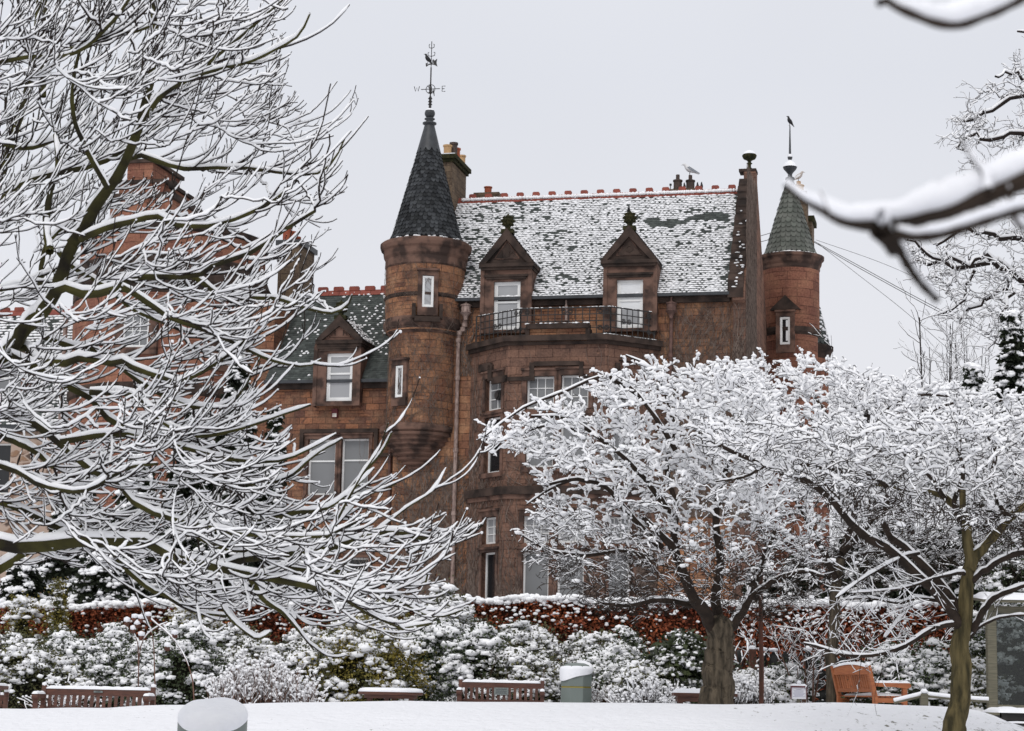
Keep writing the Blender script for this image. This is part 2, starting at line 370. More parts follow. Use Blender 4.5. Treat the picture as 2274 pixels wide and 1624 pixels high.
MT['bench_o'] = wood('orange_varnished_wood', (.40, .14, .055), (.27, .085, .035))
MT['wood_g'] = wood('grey_green_weathered_wood', (.16, .145, .10), (.09, .085, .06))
MT['wood_d'] = wood('black_stained_wood', (.02, .018, .018), (.012, .011, .011))
MT['rust'] = pm('rusty_brown_pole', (.13, .05, .035), (.06, .035, .025), scale=5, rough=.9, stretch=(3, 3, 1))
MT['bin'] = pm('grey_green_bin', (.17, .20, .185), (.15, .175, .162), scale=2, rough=.45, spec=.4)
MT['gold'] = pm('yellow_band', (.38, .30, .06), (.3, .24, .05), scale=3, rough=.5)
MT['plaque'] = pm('grey_plaque', (.14, .16, .155), (.2, .22, .21), scale=40, rough=.5)
MT['drystone'] = pm('dark_wet_stone', (.03, .03, .028), (.012, .013, .013), scale=3, rough=.9, bump=.03, bscale=8, island=.4)
MT['black'] = pm('black_feathers', (.010, .010, .012), (.016, .016, .018), scale=8, rough=.5)
MT['gull'] = pm('white_feathers', (.74, .74, .75), (.66, .66, .67), scale=6, rough=.8)
MT['gullw'] = pm('grey_wing_feathers', (.27, .29, .32), (.2, .22, .25), scale=6, rough=.8)
MT['pigeon'] = pm('buff_feathers', (.50, .44, .40), (.38, .33, .30), scale=8, rough=.8)
MT['paper'] = pm('white_notice_paper', (.80, .80, .84), (.76, .76, .80), scale=3, rough=.6)
MT['ink'] = pm('grey_ink', (.30, .29, .40), (.34, .33, .44), scale=3, rough=.8)
MT['maroon'] = pm('maroon_paint', (.12, .02, .025), (.09, .018, .02), scale=3, rough=.5)
# ------------------------------------------------------------------ ground: snowy lawn rising to a crest, a path hollow, terrace of the house
_cpx = [-700, 0, 330, 550, 900, 1300, 1560, 1850, 2080, 2150, 2190, 2235, 2274, 2420, 2700]
_cpy = [1590, 1576, 1568, 1563, 1557, 1560, 1562, 1562, 1567, 1574, 1582, 1602, 1624, 1690, 1760]
_cz = [at(a, b, 27.0) for a, b in zip(_cpx, _cpy)]
_cx = [p[0] for p in _cz]; _cz = [p[2] for p in _cz]
_gy = [-60, 0, 8, 14, 18, 22, 25, 27, 28.2, 30.5, 32, 36, 42, 48, 56, 62, 90, 2000]
_gz = [-.3, 0, .1, .22, .42, .95, 1.38, 1.55, 1.53, .95, .80, .98, 1.15, 1.4, 2.3, 3.0, 3.0, 3.0]
def G(x, y):
    zc = np.interp(x, _cx, _cz); b = np.interp(y, _gy, _gz)
    wgt = sstep(14, 24, y) * (1 - sstep(28.5, 31, y))
    return b * (1 - wgt) + b * wgt * zc / 1.55 + .36 * sstep(2.8, 4.4, x) * sstep(29.5, 32.5, y) * (1 - sstep(42, 50, y))
def grid_axis(parts):
    return np.unique(np.concatenate([np.arange(a, b, s) for a, b, s in parts] + [np.array([parts[-1][1]])]))
gx = grid_axis([(-1500, -60, 120), (-60, -12, 2), (-12, 12, .16), (12, 60, 2), (60, 1500, 120)])
gy = grid_axis([(-60, 8, 2), (8, 16, .5), (16, 30, .14), (30, 66, 1), (66, 100, 10), (100, 2000, 150)])
GX, GY = np.meshgrid(gx, gy)
GZ = G(GX, GY)
lump = sum(rng.uniform(.3, 1) * np.sin(GX * fx + GY * fy + ph) for fx, fy, ph in rng.uniform(-1, 1, (14, 3)) * np.array([4, 4, 3])) * .006
GZ = GZ + lump * (sstep(12, 18, GY) * (1 - sstep(29, 31, GY)))
_n, _m = GX.shape; _i = np.arange(_n * _m).reshape(_n, _m)
gq = np.stack([_i[:-1, :-1], _i[:-1, 1:], _i[1:, 1:], _i[1:, :-1]], -1).reshape(-1, 4)
def lawn_mat():
    m, t, b = mat_base('snow_covered_lawn'); L = t.links.new
    b.inputs['Roughness'].default_value = .65; b.inputs['Specular IOR Level'].default_value = .2
    co = N(t, 'ShaderNodeTexCoord')
    mp = N(t, 'ShaderNodeMapping'); mp.inputs['Scale'].default_value = (1, .35, 1); L(co.outputs['Object'], mp.inputs[0])
    n1 = N(t, 'ShaderNodeTexNoise'); n1.inputs['Scale'].default_value = 9; n1.inputs['Detail'].default_value = 6; n1.inputs['Roughness'].default_value = .7; L(mp.outputs[0], n1.inputs['Vector'])
    n2 = N(t, 'ShaderNodeTexNoise'); n2.inputs['Scale'].default_value = .55; n2.inputs['Detail'].default_value = 2; L(co.outputs['Object'], n2.inputs['Vector'])
    sp = N(t, 'ShaderNodeSeparateXYZ'); L(co.outputs['Object'], sp.inputs[0])
    rx = N(t, 'ShaderNodeMapRange'); rx.inputs[1].default_value = 1.5; rx.inputs[2].default_value = 4.5; rx.inputs[3].default_value = 0; rx.inputs[4].default_value = .085; L(sp.outputs['X'], rx.inputs[0])
    a = N(t, 'ShaderNodeMath', operation='MULTIPLY_ADD'); a.inputs[1].default_value = .28; L(n2.outputs['Fac'], a.inputs[0]); L(n1.outputs['Fac'], a.inputs[2])
    a2 = N(t, 'ShaderNodeMath', operation='ADD'); L(a.outputs[0], a2.inputs[0]); L(rx.outputs[0], a2.inputs[1])
    r = N(t, 'ShaderNodeMapRange'); r.inputs[1].default_value = .815; r.inputs[2].default_value = .90; L(a2.outputs[0], r.inputs[0])
    mx = N(t, 'ShaderNodeMix', data_type='RGBA'); mx.inputs[6].default_value = (.80, .805, .835, 1); mx.inputs[7].default_value = (.13, .125, .09, 1); L(r.outputs[0], mx.inputs[0])
    L(mx.outputs[2], b.inputs['Base Color'])
    n3 = N(t, 'ShaderNodeTexNoise'); n3.inputs['Scale'].default_value = 7; n3.inputs['Detail'].default_value = 7; L(co.outputs['Object'], n3.inputs['Vector'])
    bp = N(t, 'ShaderNodeBump'); bp.inputs['Distance'].default_value = .10; bp.inputs['Strength'].default_value = .6; L(n3.outputs['Fac'], bp.inputs['Height']); L(bp.outputs[0], b.inputs['Normal'])
    return m
lawn = np_obj('lawn', np.stack([GX.ravel(), GY.ravel(), GZ.ravel()], 1), [gq], lawn_mat())
lawn['kind'] = 'structure'; lawn['label'] = 'snow covered lawn rising to a low crest with grass tips showing at the right'; lawn['category'] = 'lawn'

# ------------------------------------------------------------------ mansion frame
YAW = radians(13.0)
E = np.array([cos(YAW), -sin(YAW), 0]); NN = np.array([sin(YAW), cos(YAW), 0])
OH = at(1300, 1550, 70.0).copy(); OH[2] = 0.0
def l2w(P):
    P = np.asarray(P, float)
    return OH + P[..., 0:1] * E + P[..., 1:2] * NN + P[..., 2:3] * np.array([0, 0, 1.0])
def mpp(u, v): return (70 - u * sin(YAW) + v * cos(YAW)) / F
def meas(px, py, v):
    d = ray(px, py); t = ((OH - EYEP) @ NN + v) / (d @ NN); P = EYEP + d * t
    return (P - OH) @ E, P[2]
def mu(px, py, v): return meas(px, py, v)[0]
def mz(px, py, v): return meas(px, py, v)[1]
def measline(px, py, A, B):
    """vertical plane through local (u,v) points A, B: distance along AB and height"""
    A = np.array(A, float); B = np.array(B, float); ab = B - A; Ln = np.linalg.norm(ab); ab /= Ln
    nl = np.array([ab[1], -ab[0]]); nw = nl[0] * E + nl[1] * NN; pw = l2w([A[0], A[1], 0])
    d = ray(px, py); t = ((pw - EYEP) @ nw) / (d @ nw); P = EYEP + d * t
    q = P - OH; uv = np.array([q @ E, q @ NN])
    return (uv - A) @ ab, P[2]
def linemap(A, B):
    A = np.array(A, float); B = np.array(B, float); ab = (B - A) / np.linalg.norm(B - A); inw = np.array([-ab[1], ab[0]])
    return lambda s, z, d: (A[0] + ab[0] * s + inw[0] * d, A[1] + ab[1] * s + inw[1] * d, z)
def flat(v): return lambda s, z, d: (s, v + d, z)

mansion = thing('mansion', 'red sandstone mansion with a slate cone turret, snowy slate roof and iron balcony', 'house', tuple(OH), rotz=-YAW, rel=False)

def wall(mb, mf, s0, s1, z0, z1, holes=(), depth=.28):
    ss = sorted({s0, s1, *[h for H in holes for h in H[:2]]}); zs = sorted({z0, z1, *[h for H in holes for h in H[2:4]]})
    for a, b in zip(ss[:-1], ss[1:]):
        for c, d in zip(zs[:-1], zs[1:]):
            if any(H[0] <= (a + b) / 2 <= H[1] and H[2] <= (c + d) / 2 <= H[3] for H in holes): continue
            mb.add([mf(a, c, 0), mf(b, c, 0), mf(b, d, 0), mf(a, d, 0)], [(0, 1, 2, 3)], [[(a, c), (b, c), (b, d), (a, d)]])
    for a, b, c, d in [H[:4] for H in holes]:
        for p, q in (((a, c), (a, d)), ((a, d), (b, d)), ((b, d), (b, c)), ((b, c), (a, c))):
            mb.add([mf(p[0], p[1], 0), mf(q[0], q[1], 0), mf(q[0], q[1], depth), mf(p[0], p[1], depth)], [(0, 1, 2, 3)],
                   [[(p[0], p[1]), (q[0], q[1]), (q[0] + .2, q[1] + .2), (p[0] + .2, p[1] + .2)]])
def window(mf, s0, s1, z0, z1, cols=1, rows=1, hbars=(), glass_m='glass', fr=.065, bar=.028, rec=.14, parent=None, frame_m='white', double=False, blind=None):
    parent = parent or mansion
    mb = MB(); d0, d1 = rec, rec + .07
    mb.mbox(mf, s0, s0 + fr, z0, z1, d0, d1); mb.mbox(mf, s1 - fr, s1, z0, z1, d0, d1)
    mb.mbox(mf, s0 + fr, s1 - fr, z1 - fr, z1, d0, d1); mb.mbox(mf, s0 + fr, s1 - fr, z0, z0 + fr * 1.25, d0, d1)
    a, b, c, d = s0 + fr, s1 - fr, z0 + fr * 1.25, z1 - fr
    for h in hbars:
        zz = c + (d - c) * h; mb.mbox(mf, a, b, zz - bar, zz + bar, d0 + .004, d1 - .004)
    if double:                                  # inner casement frame, a second step
        k = fr * .7
        mb.mbox(mf, a, a + k, c, d, d0 + .02, d1 - .006); mb.mbox(mf, b - k, b, c, d, d0 + .02, d1 - .006)
        mb.mbox(mf, a + k, b - k, d - k, d, d0 + .02, d1 - .006); mb.mbox(mf, a + k, b - k, c, c + k, d0 + .02, d1 - .006)
    for i in range(1, cols):
        x = a + (b - a) * i / cols; mb.mbox(mf, x - bar / 2, x + bar / 2, c, d, d0 + .01, d1 - .01)
    for i in range(1, rows):
        x = c + (d - c) * i / rows; mb.mbox(mf, a, b, x - bar / 2, x + bar / 2, d0 + .013, d1 - .013)
    w = mb.build('window', MT[frame_m], parent, world=False)
    g = MB(); g.mbox(mf, a - .01, b + .01, c - .01, d + .01, d0 + .045, d0 + .06)
    g.build('glass_pane', MT[glass_m], w, world=False)
    if blind:
        g = MB(); g.mbox(mf, a, b, d - (d - c) * blind, d, d0 + .036, d0 + .043); g.build('roller_blind', MT['blind'], w, world=False)
    return w
def surround(win, mf, s0, s1, z0, z1, wd=.2, pr=.05, m='dress', sill=True, head=.24):
    mb = MB()
    mb.mbox(mf, s0 - wd, s0, z0, z1, -pr, .12); mb.mbox(mf, s1, s1 + wd, z0, z1, -pr, .12)
    mb.mbox(mf, s0 - wd, s1 + wd, z1, z1 + head, -pr - .01, .12)
    mb.mbox(mf, s0 - wd - .05, s1 + wd + .05, z1 + head, z1 + head + .07, -pr - .06, .12)
    if sill: mb.mbox(mf, s0 - wd, s1 + wd, z0 - .16, z0, -pr - .07, .16)
    return mb.build('stone_surround', MT[m], win, world=False)

# ---- slates
def slates(name, mat, parent, o, eu, es, en, ranges, nrow, rh, sw, snow_p, seed, padw=(.8, 2.1)):
    """ranges(i)->(s0,s1) along eu for each row"""
    r = np.random.default_rng(seed); o, eu, es, en = map(np.array, (o, eu, es, en))
    V = []; Cs = []; S2 = []
    for i in range(nrow):
        a, b = ranges(i); n = max(1, int((b - a) / sw)); w = (b - a) / n
        xs = a + (np.arange(n + 1) - (.5 if i % 2 else 0)) * w; xs = np.clip(xs, a, b)
        for j in range(n + 1):
            x0, x1 = xs[j], (xs[j + 1] if j < n else b)
            if x1 - x0 < .02: continue
            g = .004; lift = .016 + r.uniform(0, .008); y0 = i * rh + r.normal() * .004; y1 = (i + 1) * rh + .01
            p = lambda x, y, h: o + eu * x + es * y + en * h
            V.append([p(x0 + g, y0, lift), p(x1 - g, y0, lift), p(x1 - g, y1, .003), p(x0 + g, y1, .003), p(x0 + g, y0, -.01), p(x1 - g, y0, -.01)])
            Cs.append(((x0 + x1) / 2, y0, x1 - x0))
    V = np.array(V); n = len(V); k = (np.arange(n) * 6)[:, None]
    Q = np.concatenate([k + np.array([[0, 1, 2, 3]]), k + np.array([[4, 5, 1, 0]])])
    ob = np_obj(name, V.reshape(-1, 3), [Q], mat, parent, smooth=False)
    Cs = np.array(Cs); pr = snow_p(Cs[:, 0], Cs[:, 1]); keep = r.random(n) < pr
    if keep.any():
        c = Cs[keep]; m = len(c); hw = c[:, 2] * .5 * r.uniform(*padw, m); hh = rh * r.uniform(.32, .50, m); th = r.uniform(.02, .038, m)
        ctr = o + eu * (c[:, 0:1] + r.normal(size=(m, 1)) * .015) + es * (c[:, 1:2] + hh[:, None] * .8) + en * (.018 + th[:, None] * .35)
        A = np.stack([eu[None] * hw[:, None], es[None] * hh[:, None], en[None] * th[:, None]], 1)
        Vb, Fb = blobs(ctr, A); np_obj('snow', Vb, [Fb], MT['snow_fine'], ob)
    return ob
def noise2(seed, sc):
    r = np.random.default_rng(seed); k = r.normal(size=(10, 2)) * sc; ph = r.uniform(0, 6.3, 10); am = r.uniform(.4, 1, 10)
    return lambda x, y: sum(a * np.sin(x * q[0] + y * q[1] + p) for a, q, p in zip(am, k, ph)) / am.sum() * 1.6

# ---- main block
EAVE_Z = mz(1400, 655, -.2); RV = 3.5
RIDGE_Z = mz(1330, 434, RV)
UG0, UG1 = mu(1621, 650, -.1), mu(1654, 650, -.1)
UL = mu(872, 1050, 0); URL = mu(1008, 440, RV)
GZ0 = 2.6
DHOLES = [[mu(a, 700, 0), mu(b, 700, 0), mz(1250, 735, 0), EAVE_Z - .02] for a, b in ((1094, 1159), (1367, 1431))]
slope_L = sqrt((RV + .25) ** 2 + (RIDGE_Z - EAVE_Z) ** 2)
es = np.array([0, (RV + .25) / slope_L, (RIDGE_Z - EAVE_Z) / slope_L]); en = np.array([0, -es[2], es[1]])

bay_A = (mu(1044, 900, 0), 0.0); bay_B = (mu(1126, 900, -1.6), -1.6); bay_C = (mu(1343, 900, -1.6), -1.6); bay_D = (mu(1463, 800, 0), 0.0)
mb = MB()
wall(mb, flat(0), UL, UG1 - .02, GZ0, EAVE_Z, DHOLES)
# side and rear walls of the block
wall(mb, linemap((UL, 7), (UL, 0)), 0, 7, GZ0, EAVE_Z); wall(mb, linemap((UG1, 0), (UG1, 7)), 0, 7, GZ0, EAVE_Z); wall(mb, linemap((UG1, 7), (UL, 7)), 0, UG1 - UL, GZ0, EAVE_Z)
mb.build('wall', MT['stone'], mansion, world=False)
# eaves cornice and gutter
mb = MB(); e0, e1 = UL + 1.6, UG0
mb.box(e0, e1, -.16, .0, EAVE_Z - .30, EAVE_Z - .12); mb.box(e0, e1, -.26, .0, EAVE_Z - .12, EAVE_Z - .02)
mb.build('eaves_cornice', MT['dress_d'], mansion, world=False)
mb = MB(); mb.box(e0, e1, -.36, -.262, EAVE_Z - .10, EAVE_Z + .01); mb.build('gutter', MT['lead'], mansion, world=False)
# roof deck and slates
mb = MB(); mb.prism([(-.25, EAVE_Z), (RV, RIDGE_Z), (7.25, EAVE_Z)], lambda a, b, d: (d, a, b), URL, UG0)
roof = mb.build('roof', MT['slate'], mansion, world=False)
nz1, nz2 = noise2(3, 1.1), noise2(4, 2.6)
def main_snow(u, s):
    uu = u + URL; k = .84 + .24 * nz1(uu, s * 1.6) + .20 * nz2(uu, s * 2.2) + .12 * sstep(2, 8, u)
    k = k - .75 * sstep(.32, .0, UG0 - uu - .02) - 1.1 * sstep(1.3, .5, u) * sstep(3.9, 2.6, s) + .5 * sstep(.5, .1, s)
    k -= 1.2 * ((uu > UG0 - 3.4) & (uu < UG0 - .3) & (np.abs(s - slope_L * .70 - .15 * np.sin(uu * 2)) < .22 + .12 * nz2(uu * 2, s)))
    return np.clip(k, .04, .97)
nrow = 54; rh = slope_L / nrow
slates('slates', MT['slate'], roof, (URL, -.25, EAVE_Z), (1, 0, 0), es, en, lambda i: (0, UG0 - URL), nrow, rh, .165, main_snow, 21)
# ridge
mb = MB(); n = int((UG0 - URL) / .42); L = (UG0 - URL) / n
for i in range(n):
    a, b = URL + i * L, URL + (i + 1) * L - .012
    mb.prism([(RV - .19, RIDGE_Z - .19), (RV - .205, RIDGE_Z - .16), (RV - .03, RIDGE_Z + .07), (RV + .03, RIDGE_Z + .07), (RV + .205, RIDGE_Z - .16), (RV + .19, RIDGE_Z - .19)], lambda x, z, d: (d, x, z), a, b)
ridge = mb.build('ridge_tiles', MT['terra'], mansion, world=False)
def crest(x, v, z, w=.27, h=.15):
    return [(x - w / 2, z), (x - w / 2, z + h * .75), (x - w / 2 + .035, z + h), (x + w / 2 - .035, z + h), (x + w / 2, z + h * .75), (x + w / 2, z)]
x = mu(1050, 432, RV)
while x < UG0 - .1:
    mb = MB(); mb.prism(crest(x, RV, RIDGE_Z + .06), lambda a, b, d: (a, d, b), RV - .05, RV + .05); x += 37.6 * mpp(0, RV); mb.build('ridge_crest', MT['terra'], ridge, world=False)
k = 260; xs = np.linspace(URL + .35, UG0 - .05, k) + rng.normal(size=k) * .01
c = np.stack([xs, np.full(k, RV - .15) + rng.normal(size=k) * .01, np.full(k, RIDGE_Z - .03)], 1)
Vb, Fb = blobs(c, ax_h(rng.uniform(.03, .06, k), np.full(k, .10), rng.uniform(.06, .085, k), np.zeros(k)))
# lay the snow along the front slope of the ridge tiles
np_obj('snow', Vb, [Fb], MT['snow_fine'], ridge)

# ---- right gable with skew stones
mb = MB(); top = RIDGE_Z + .35
prof = [(-.12, EAVE_Z - .35), (-.30, EAVE_Z - .30), (-.30, EAVE_Z + .05), (RV - .28, top - .05), (RV - .28, top + .30), (RV + .28, top + .30), (RV + .28, top - .05), (7.3, EAVE_Z + .05), (7.3, EAVE_Z - .35)]
mb.prism([(-.10, GZ0)] + [(-.10, EAVE_Z - .36)] + prof[1:] + [(7.1, EAVE_Z - .35), (7.1, GZ0)], lambda a, b, d: (d, a, b), UG0 + .1, UG1 + .02)
gable = mb.build('gable', MT['stone_b'], mansion, world=False)
mb = MB(); ns = 15
for i in range(ns):
    t0, t1 = i / ns, (i + 1) / ns
    p0 = np.array([-.32, EAVE_Z + .08]) * (1 - t0) + np.array([RV - .3, top]) * t0; p1 = np.array([-.32, EAVE_Z + .08]) * (1 - t1) + np.array([RV - .3, top]) * t1
    mb.prism([(p0[0] - .02, p0[1] - .28), (p0[0] - .03, p0[1] + .05), (p1[0] - .02, p1[1] + .0), (p1[0] + .18, p1[1] - .1), (p0[0] + .2, p0[1] - .25)], lambda a, b, d: (d, a, b), UG0 - .06 - .02 * (i % 2), UG1 - .03 - .02 * (i % 3))
mb.box(UG0 - .08, UG1 + .04, RV - .30, RV + .30, top + .28, top + .38)
mb.build('skew_stones', MT['dress_d'], gable, world=False)
k = 26; t = rng.random(k) ** 1.7 * .8; 
c = np.stack([rng.uniform(UG0 + .1, UG1 - .1, k), -.3 + (RV) * t, EAVE_Z + .16 + (top - EAVE_Z - .02) * t], 1)
Vb, Fb = blobs(c, ax_h(rng.uniform(.05, .12, k), rng.uniform(.04, .08, k), rng.uniform(.02, .04, k), rng.uniform(0, 3, k)))
np_obj('snow', Vb, [Fb], MT['snow_fine'], gable)
uc = (UG0 + UG1) / 2 + .02; zt = top + .38
mb = MB(); mb.lathe([(.12, zt), (.10, zt + .08), (.06, zt + .12), (.06, zt + .22), (.11, zt + .26), (.05, zt + .32), (.10, zt + .38), (.22, zt + .44), (.26, zt + .52), (.27, zt + .56), (.24, zt + .60), (.12, zt + .70), (.0, zt + .73)], uc, RV, 20)
gf = mb.build('gable_urn_finial', MT['moss_st'], gable, smooth=True, world=False)
mb = MB(); mb.lathe([(.25, zt + .60), (.22, zt + .66), (.12, zt + .74), (.0, zt + .78)], uc, RV, 16); mb.build('snow', MT['snow'], gf, smooth=True, world=False)

# ---- bay window, two storeys of mullioned lights
BZT = mz(1240, 752, -1.6)
bl, bf, br = linemap(bay_A, bay_B), linemap(bay_B, bay_C), linemap(bay_C, bay_D)
def rect(px0, px1, py0, py1, A, B):
    s0, z1 = measline(px0, py0, A, B); s1, z0 = measline(px1, py1, A, B); return [s0, s1, z0, z1]
wl = [rect(1080, 1112, 843, 908, bay_A, bay_B), rect(1076, 1112, 930, 1048, bay_A, bay_B), rect(1073, 1101, 1150, 1207, bay_A, bay_B), rect(1069, 1100, 1228, 1336, bay_A, bay_B)]
wf = [rect(1170, 1229, 836, 908, bay_B, bay_C), rect(1168, 1229, 928, 1038, bay_B, bay_C), rect(1246, 1306, 833, 906, bay_B, bay_C), rect(1245, 1305, 926, 1037, bay_B, bay_C),
      rect(1163, 1219, 1146, 1206, bay_B, bay_C), rect(1160, 1218, 1226, 1340, bay_B, bay_C), rect(1239, 1297, 1145, 1206, bay_B, bay_C), rect(1237, 1296, 1225, 1340, bay_B, bay_C)]
wr = [rect(1362, 1416, 838, 905, bay_C, bay_D), rect(1362, 1416, 926, 1030, bay_C, bay_D), rect(1352, 1404, 1146, 1206, bay_C, bay_D), rect(1352, 1404, 1226, 1340, bay_C, bay_D)]
for ws in (wl, wf, wr):                       # verticals in line over one another
    for w_ in ws: pass
for q in (0, 2):
    for ws in (wl, wr):
        m0, m1 = (ws[q][0] + ws[q + 1][0]) / 2, (ws[q][1] + ws[q + 1][1]) / 2
        ws[q][0] = ws[q + 1][0] = m0; ws[q][1] = ws[q + 1][1] = m1
for q in (0, 2, 4, 6):
    m0, m1 = (wf[q][0] + wf[q + 1][0]) / 2, (wf[q][1] + wf[q + 1][1]) / 2
    wf[q][0] = wf[q + 1][0] = m0; wf[q][1] = wf[q + 1][1] = m1
mb = MB()
lenf = lambda A, B: float(np.linalg.norm(np.array(A) - np.array(B)))
wall(mb, bl, 0, lenf(bay_A, bay_B), GZ0, BZT, wl); wall(mb, bf, 0, lenf(bay_B, bay_C), GZ0, BZT, wf); wall(mb, br, 0, lenf(bay_C, bay_D), GZ0, BZT, wr)
bay = mb.build('bay_window_wall', MT['stone_b'], mansion, world=False)
def poly_band(pts, z0, z1, off, base=0.0):
    """band following the bay outline, standing off the wall by off"""
    mb = MB(); P = [np.array(p, float) for p in pts]; outp = []
    for i, p in enumerate(P):
        dirs = []
        if i > 0: d = P[i] - P[i - 1]; dirs.append(np.array([d[1], -d[0]]) / np.linalg.norm(d))
        if i < len(P) - 1: d = P[i + 1] - P[i]; dirs.append(np.array([d[1], -d[0]]) / np.linalg.norm(d))
        n = sum(dirs); n = n / np.linalg.norm(n); k = off / max(.3, n @ dirs[0]); outp.append(p + n * k)
    for i in range(len(P) - 1):
        a, b, c, d = P[i], P[i + 1], outp[i + 1], outp[i]
        pts3 = [(*a, z0), (*b, z0), (*c, z0), (*d, z0), (*a, z1), (*b, z1), (*c, z1), (*d, z1)]
        mb.add(pts3, [(0, 1, 2, 3), (4, 7, 6, 5), (3, 2, 6, 7), (0, 3, 7, 4), (1, 5, 6, 2)])
    return mb
bay_pts = [bay_A, bay_B, bay_C, bay_D]
def band(name, z0, z1, off, m, parent=None):
    return poly_band(bay_pts, z0, z1, off).build(name, MT[m], parent or bay, world=False)
# balcony floor with cornice
mb = poly_band(bay_pts, BZT - .22, BZT - .10, .12); b2 = poly_band(bay_pts, BZT - .10, BZT + .10, .24)
mb.add(b2.v, b2.f)
mb.add([(*bay_A, BZT + .095), (*bay_B, BZT + .095), (*bay_C, BZT + .095), (*bay_D, BZT + .095)], [(0, 1, 2, 3)])
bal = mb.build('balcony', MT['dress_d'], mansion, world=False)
s0, s1 = mu(1172, 720, -1.6), mu(1309, 720, -1.6); zr0, zr1 = BZT + .10, mz(1240, 720, -1.75)
mb = MB(); mb.box(s0 + .06, s1 - .06, -1.72, -1.35, BZT - .12, zr1 - .16); mb.build('parapet_block', MT['stone'], bal, world=False)
mb = MB(); mb.box(s0, s1, -1.86, -1.3, zr1 - .16, zr1 + .02); mb.box(s0 - .04, s0 + .1, -1.80, -1.3, BZT + .1, zr1 - .16); mb.box(s1 - .1, s1 + .04, -1.80, -1.3, BZT + .1, zr1 - .16)
mb.build('parapet_coping', MT['dress_d'], bal, world=False)
k = 70; c = []
for i in range(k):
    if i < 34: c.append((rng.uniform(s0, s1), rng.uniform(-1.86, -1.7), zr1 + .02))
    else:
        t = rng.random(); a, b = (np.array(bay_C), np.array(bay_D)); p = a * (1 - t) + b * t; c.append((p[0] - .0, p[1] - .22, BZT + .10))
c = np.array(c); Vb, Fb = blobs(c, ax_h(rng.uniform(.04, .12, k), rng.uniform(.03, .06, k), rng.uniform(.012, .035, k), np.zeros(k))); np_obj('snow', Vb, [Fb], MT['snow_fine'], bal)
# stepped string mouldings under the balcony
mb = MB()
for (pa, pb, y0, y1, P, Q) in ((1128, 1177, 838, 846, bay_B, bay_C), (1177, 1187, 806, 846, bay_B, bay_C), (1187, 1287, 804, 812, bay_B, bay_C), (1287, 1296, 804, 838, bay_B, bay_C), (1296, 1343, 836, 844, bay_B, bay_C),
                                (1067, 1094, 812, 822, bay_A, bay_B), (1088, 1096, 812, 845, bay_A, bay_B), (1096, 1126, 840, 848, bay_A, bay_B), (1345, 1372, 832, 841, bay_C, bay_D), (1366, 1374, 806, 836, bay_C, bay_D), (1374, 1440, 800, 810, bay_C, bay_D)):
    r_ = rect(pa, pb, y0, y1, P, Q); mf = linemap(P, Q); mb.mbox(mf, r_[0], r_[1], r_[2], r_[3], -.10, .02)
mb.build('label_moulding', MT['dress_d'], bay, world=False)
for y0, y1, off, m in ((1080, 1098, .16, 'dress_d'), (1098, 1108, .08, 'dress'), (815, 821, .05, 'dress')):
    if m == 'dress' and y0 == 815: continue
    band('string_course', mz(1240, y1, -1.6), mz(1240, y0, -1.6), off, m)
def bay_windows(ws, mf, kinds):
    for i, r_ in enumerate(ws):
        up = i % 2 == 0
        w_ = window(mf, *r_, cols=kinds['c'] if up else 1, rows=3 if up else 1, glass_m=kinds['g'][i], rec=.17, frame_m='white')
        surround(w_, mf, *r_, wd=.15, pr=.035, m='dress', head=.10 if not up else .2, sill=not up)
bay_windows(wl, bl, {'c': 2, 'g': ['glass_m', 'glass_d', 'glass', 'glass_d']})
bay_windows(wf, bf, {'c': 3, 'g': ['glass_m', 'glass_m', 'glass_m', 'glass_m', 'glass', 'glass_m', 'glass', 'glass_m']})
bay_windows(wr, br, {'c': 3, 'g': ['glass_m', 'glass_m', 'glass_m', 'glass_m']})
# round black discs (fan outlets) in two upper lights
for mf, A, B, px, py in ((bl, bay_A, bay_B, 1099, 877), (br, bay_C, bay_D, 1388, 876)):
    s_, z_ = measline(px, py, A, B); mb = MB(); q = [(s_ + .17 * cos(a), z_ + .17 * sin(a)) for a in np.linspace(0, 2 * pi, 25)[:-1]]
    mb.prism(q, mf, .10, .2); mb.prism([(s_ + (a - s_) * .7, z_ + (b - z_) * .7) for a, b in q], mf, .05, .1); mb.build('fan_outlet', MT['iron'], mansion, world=False)
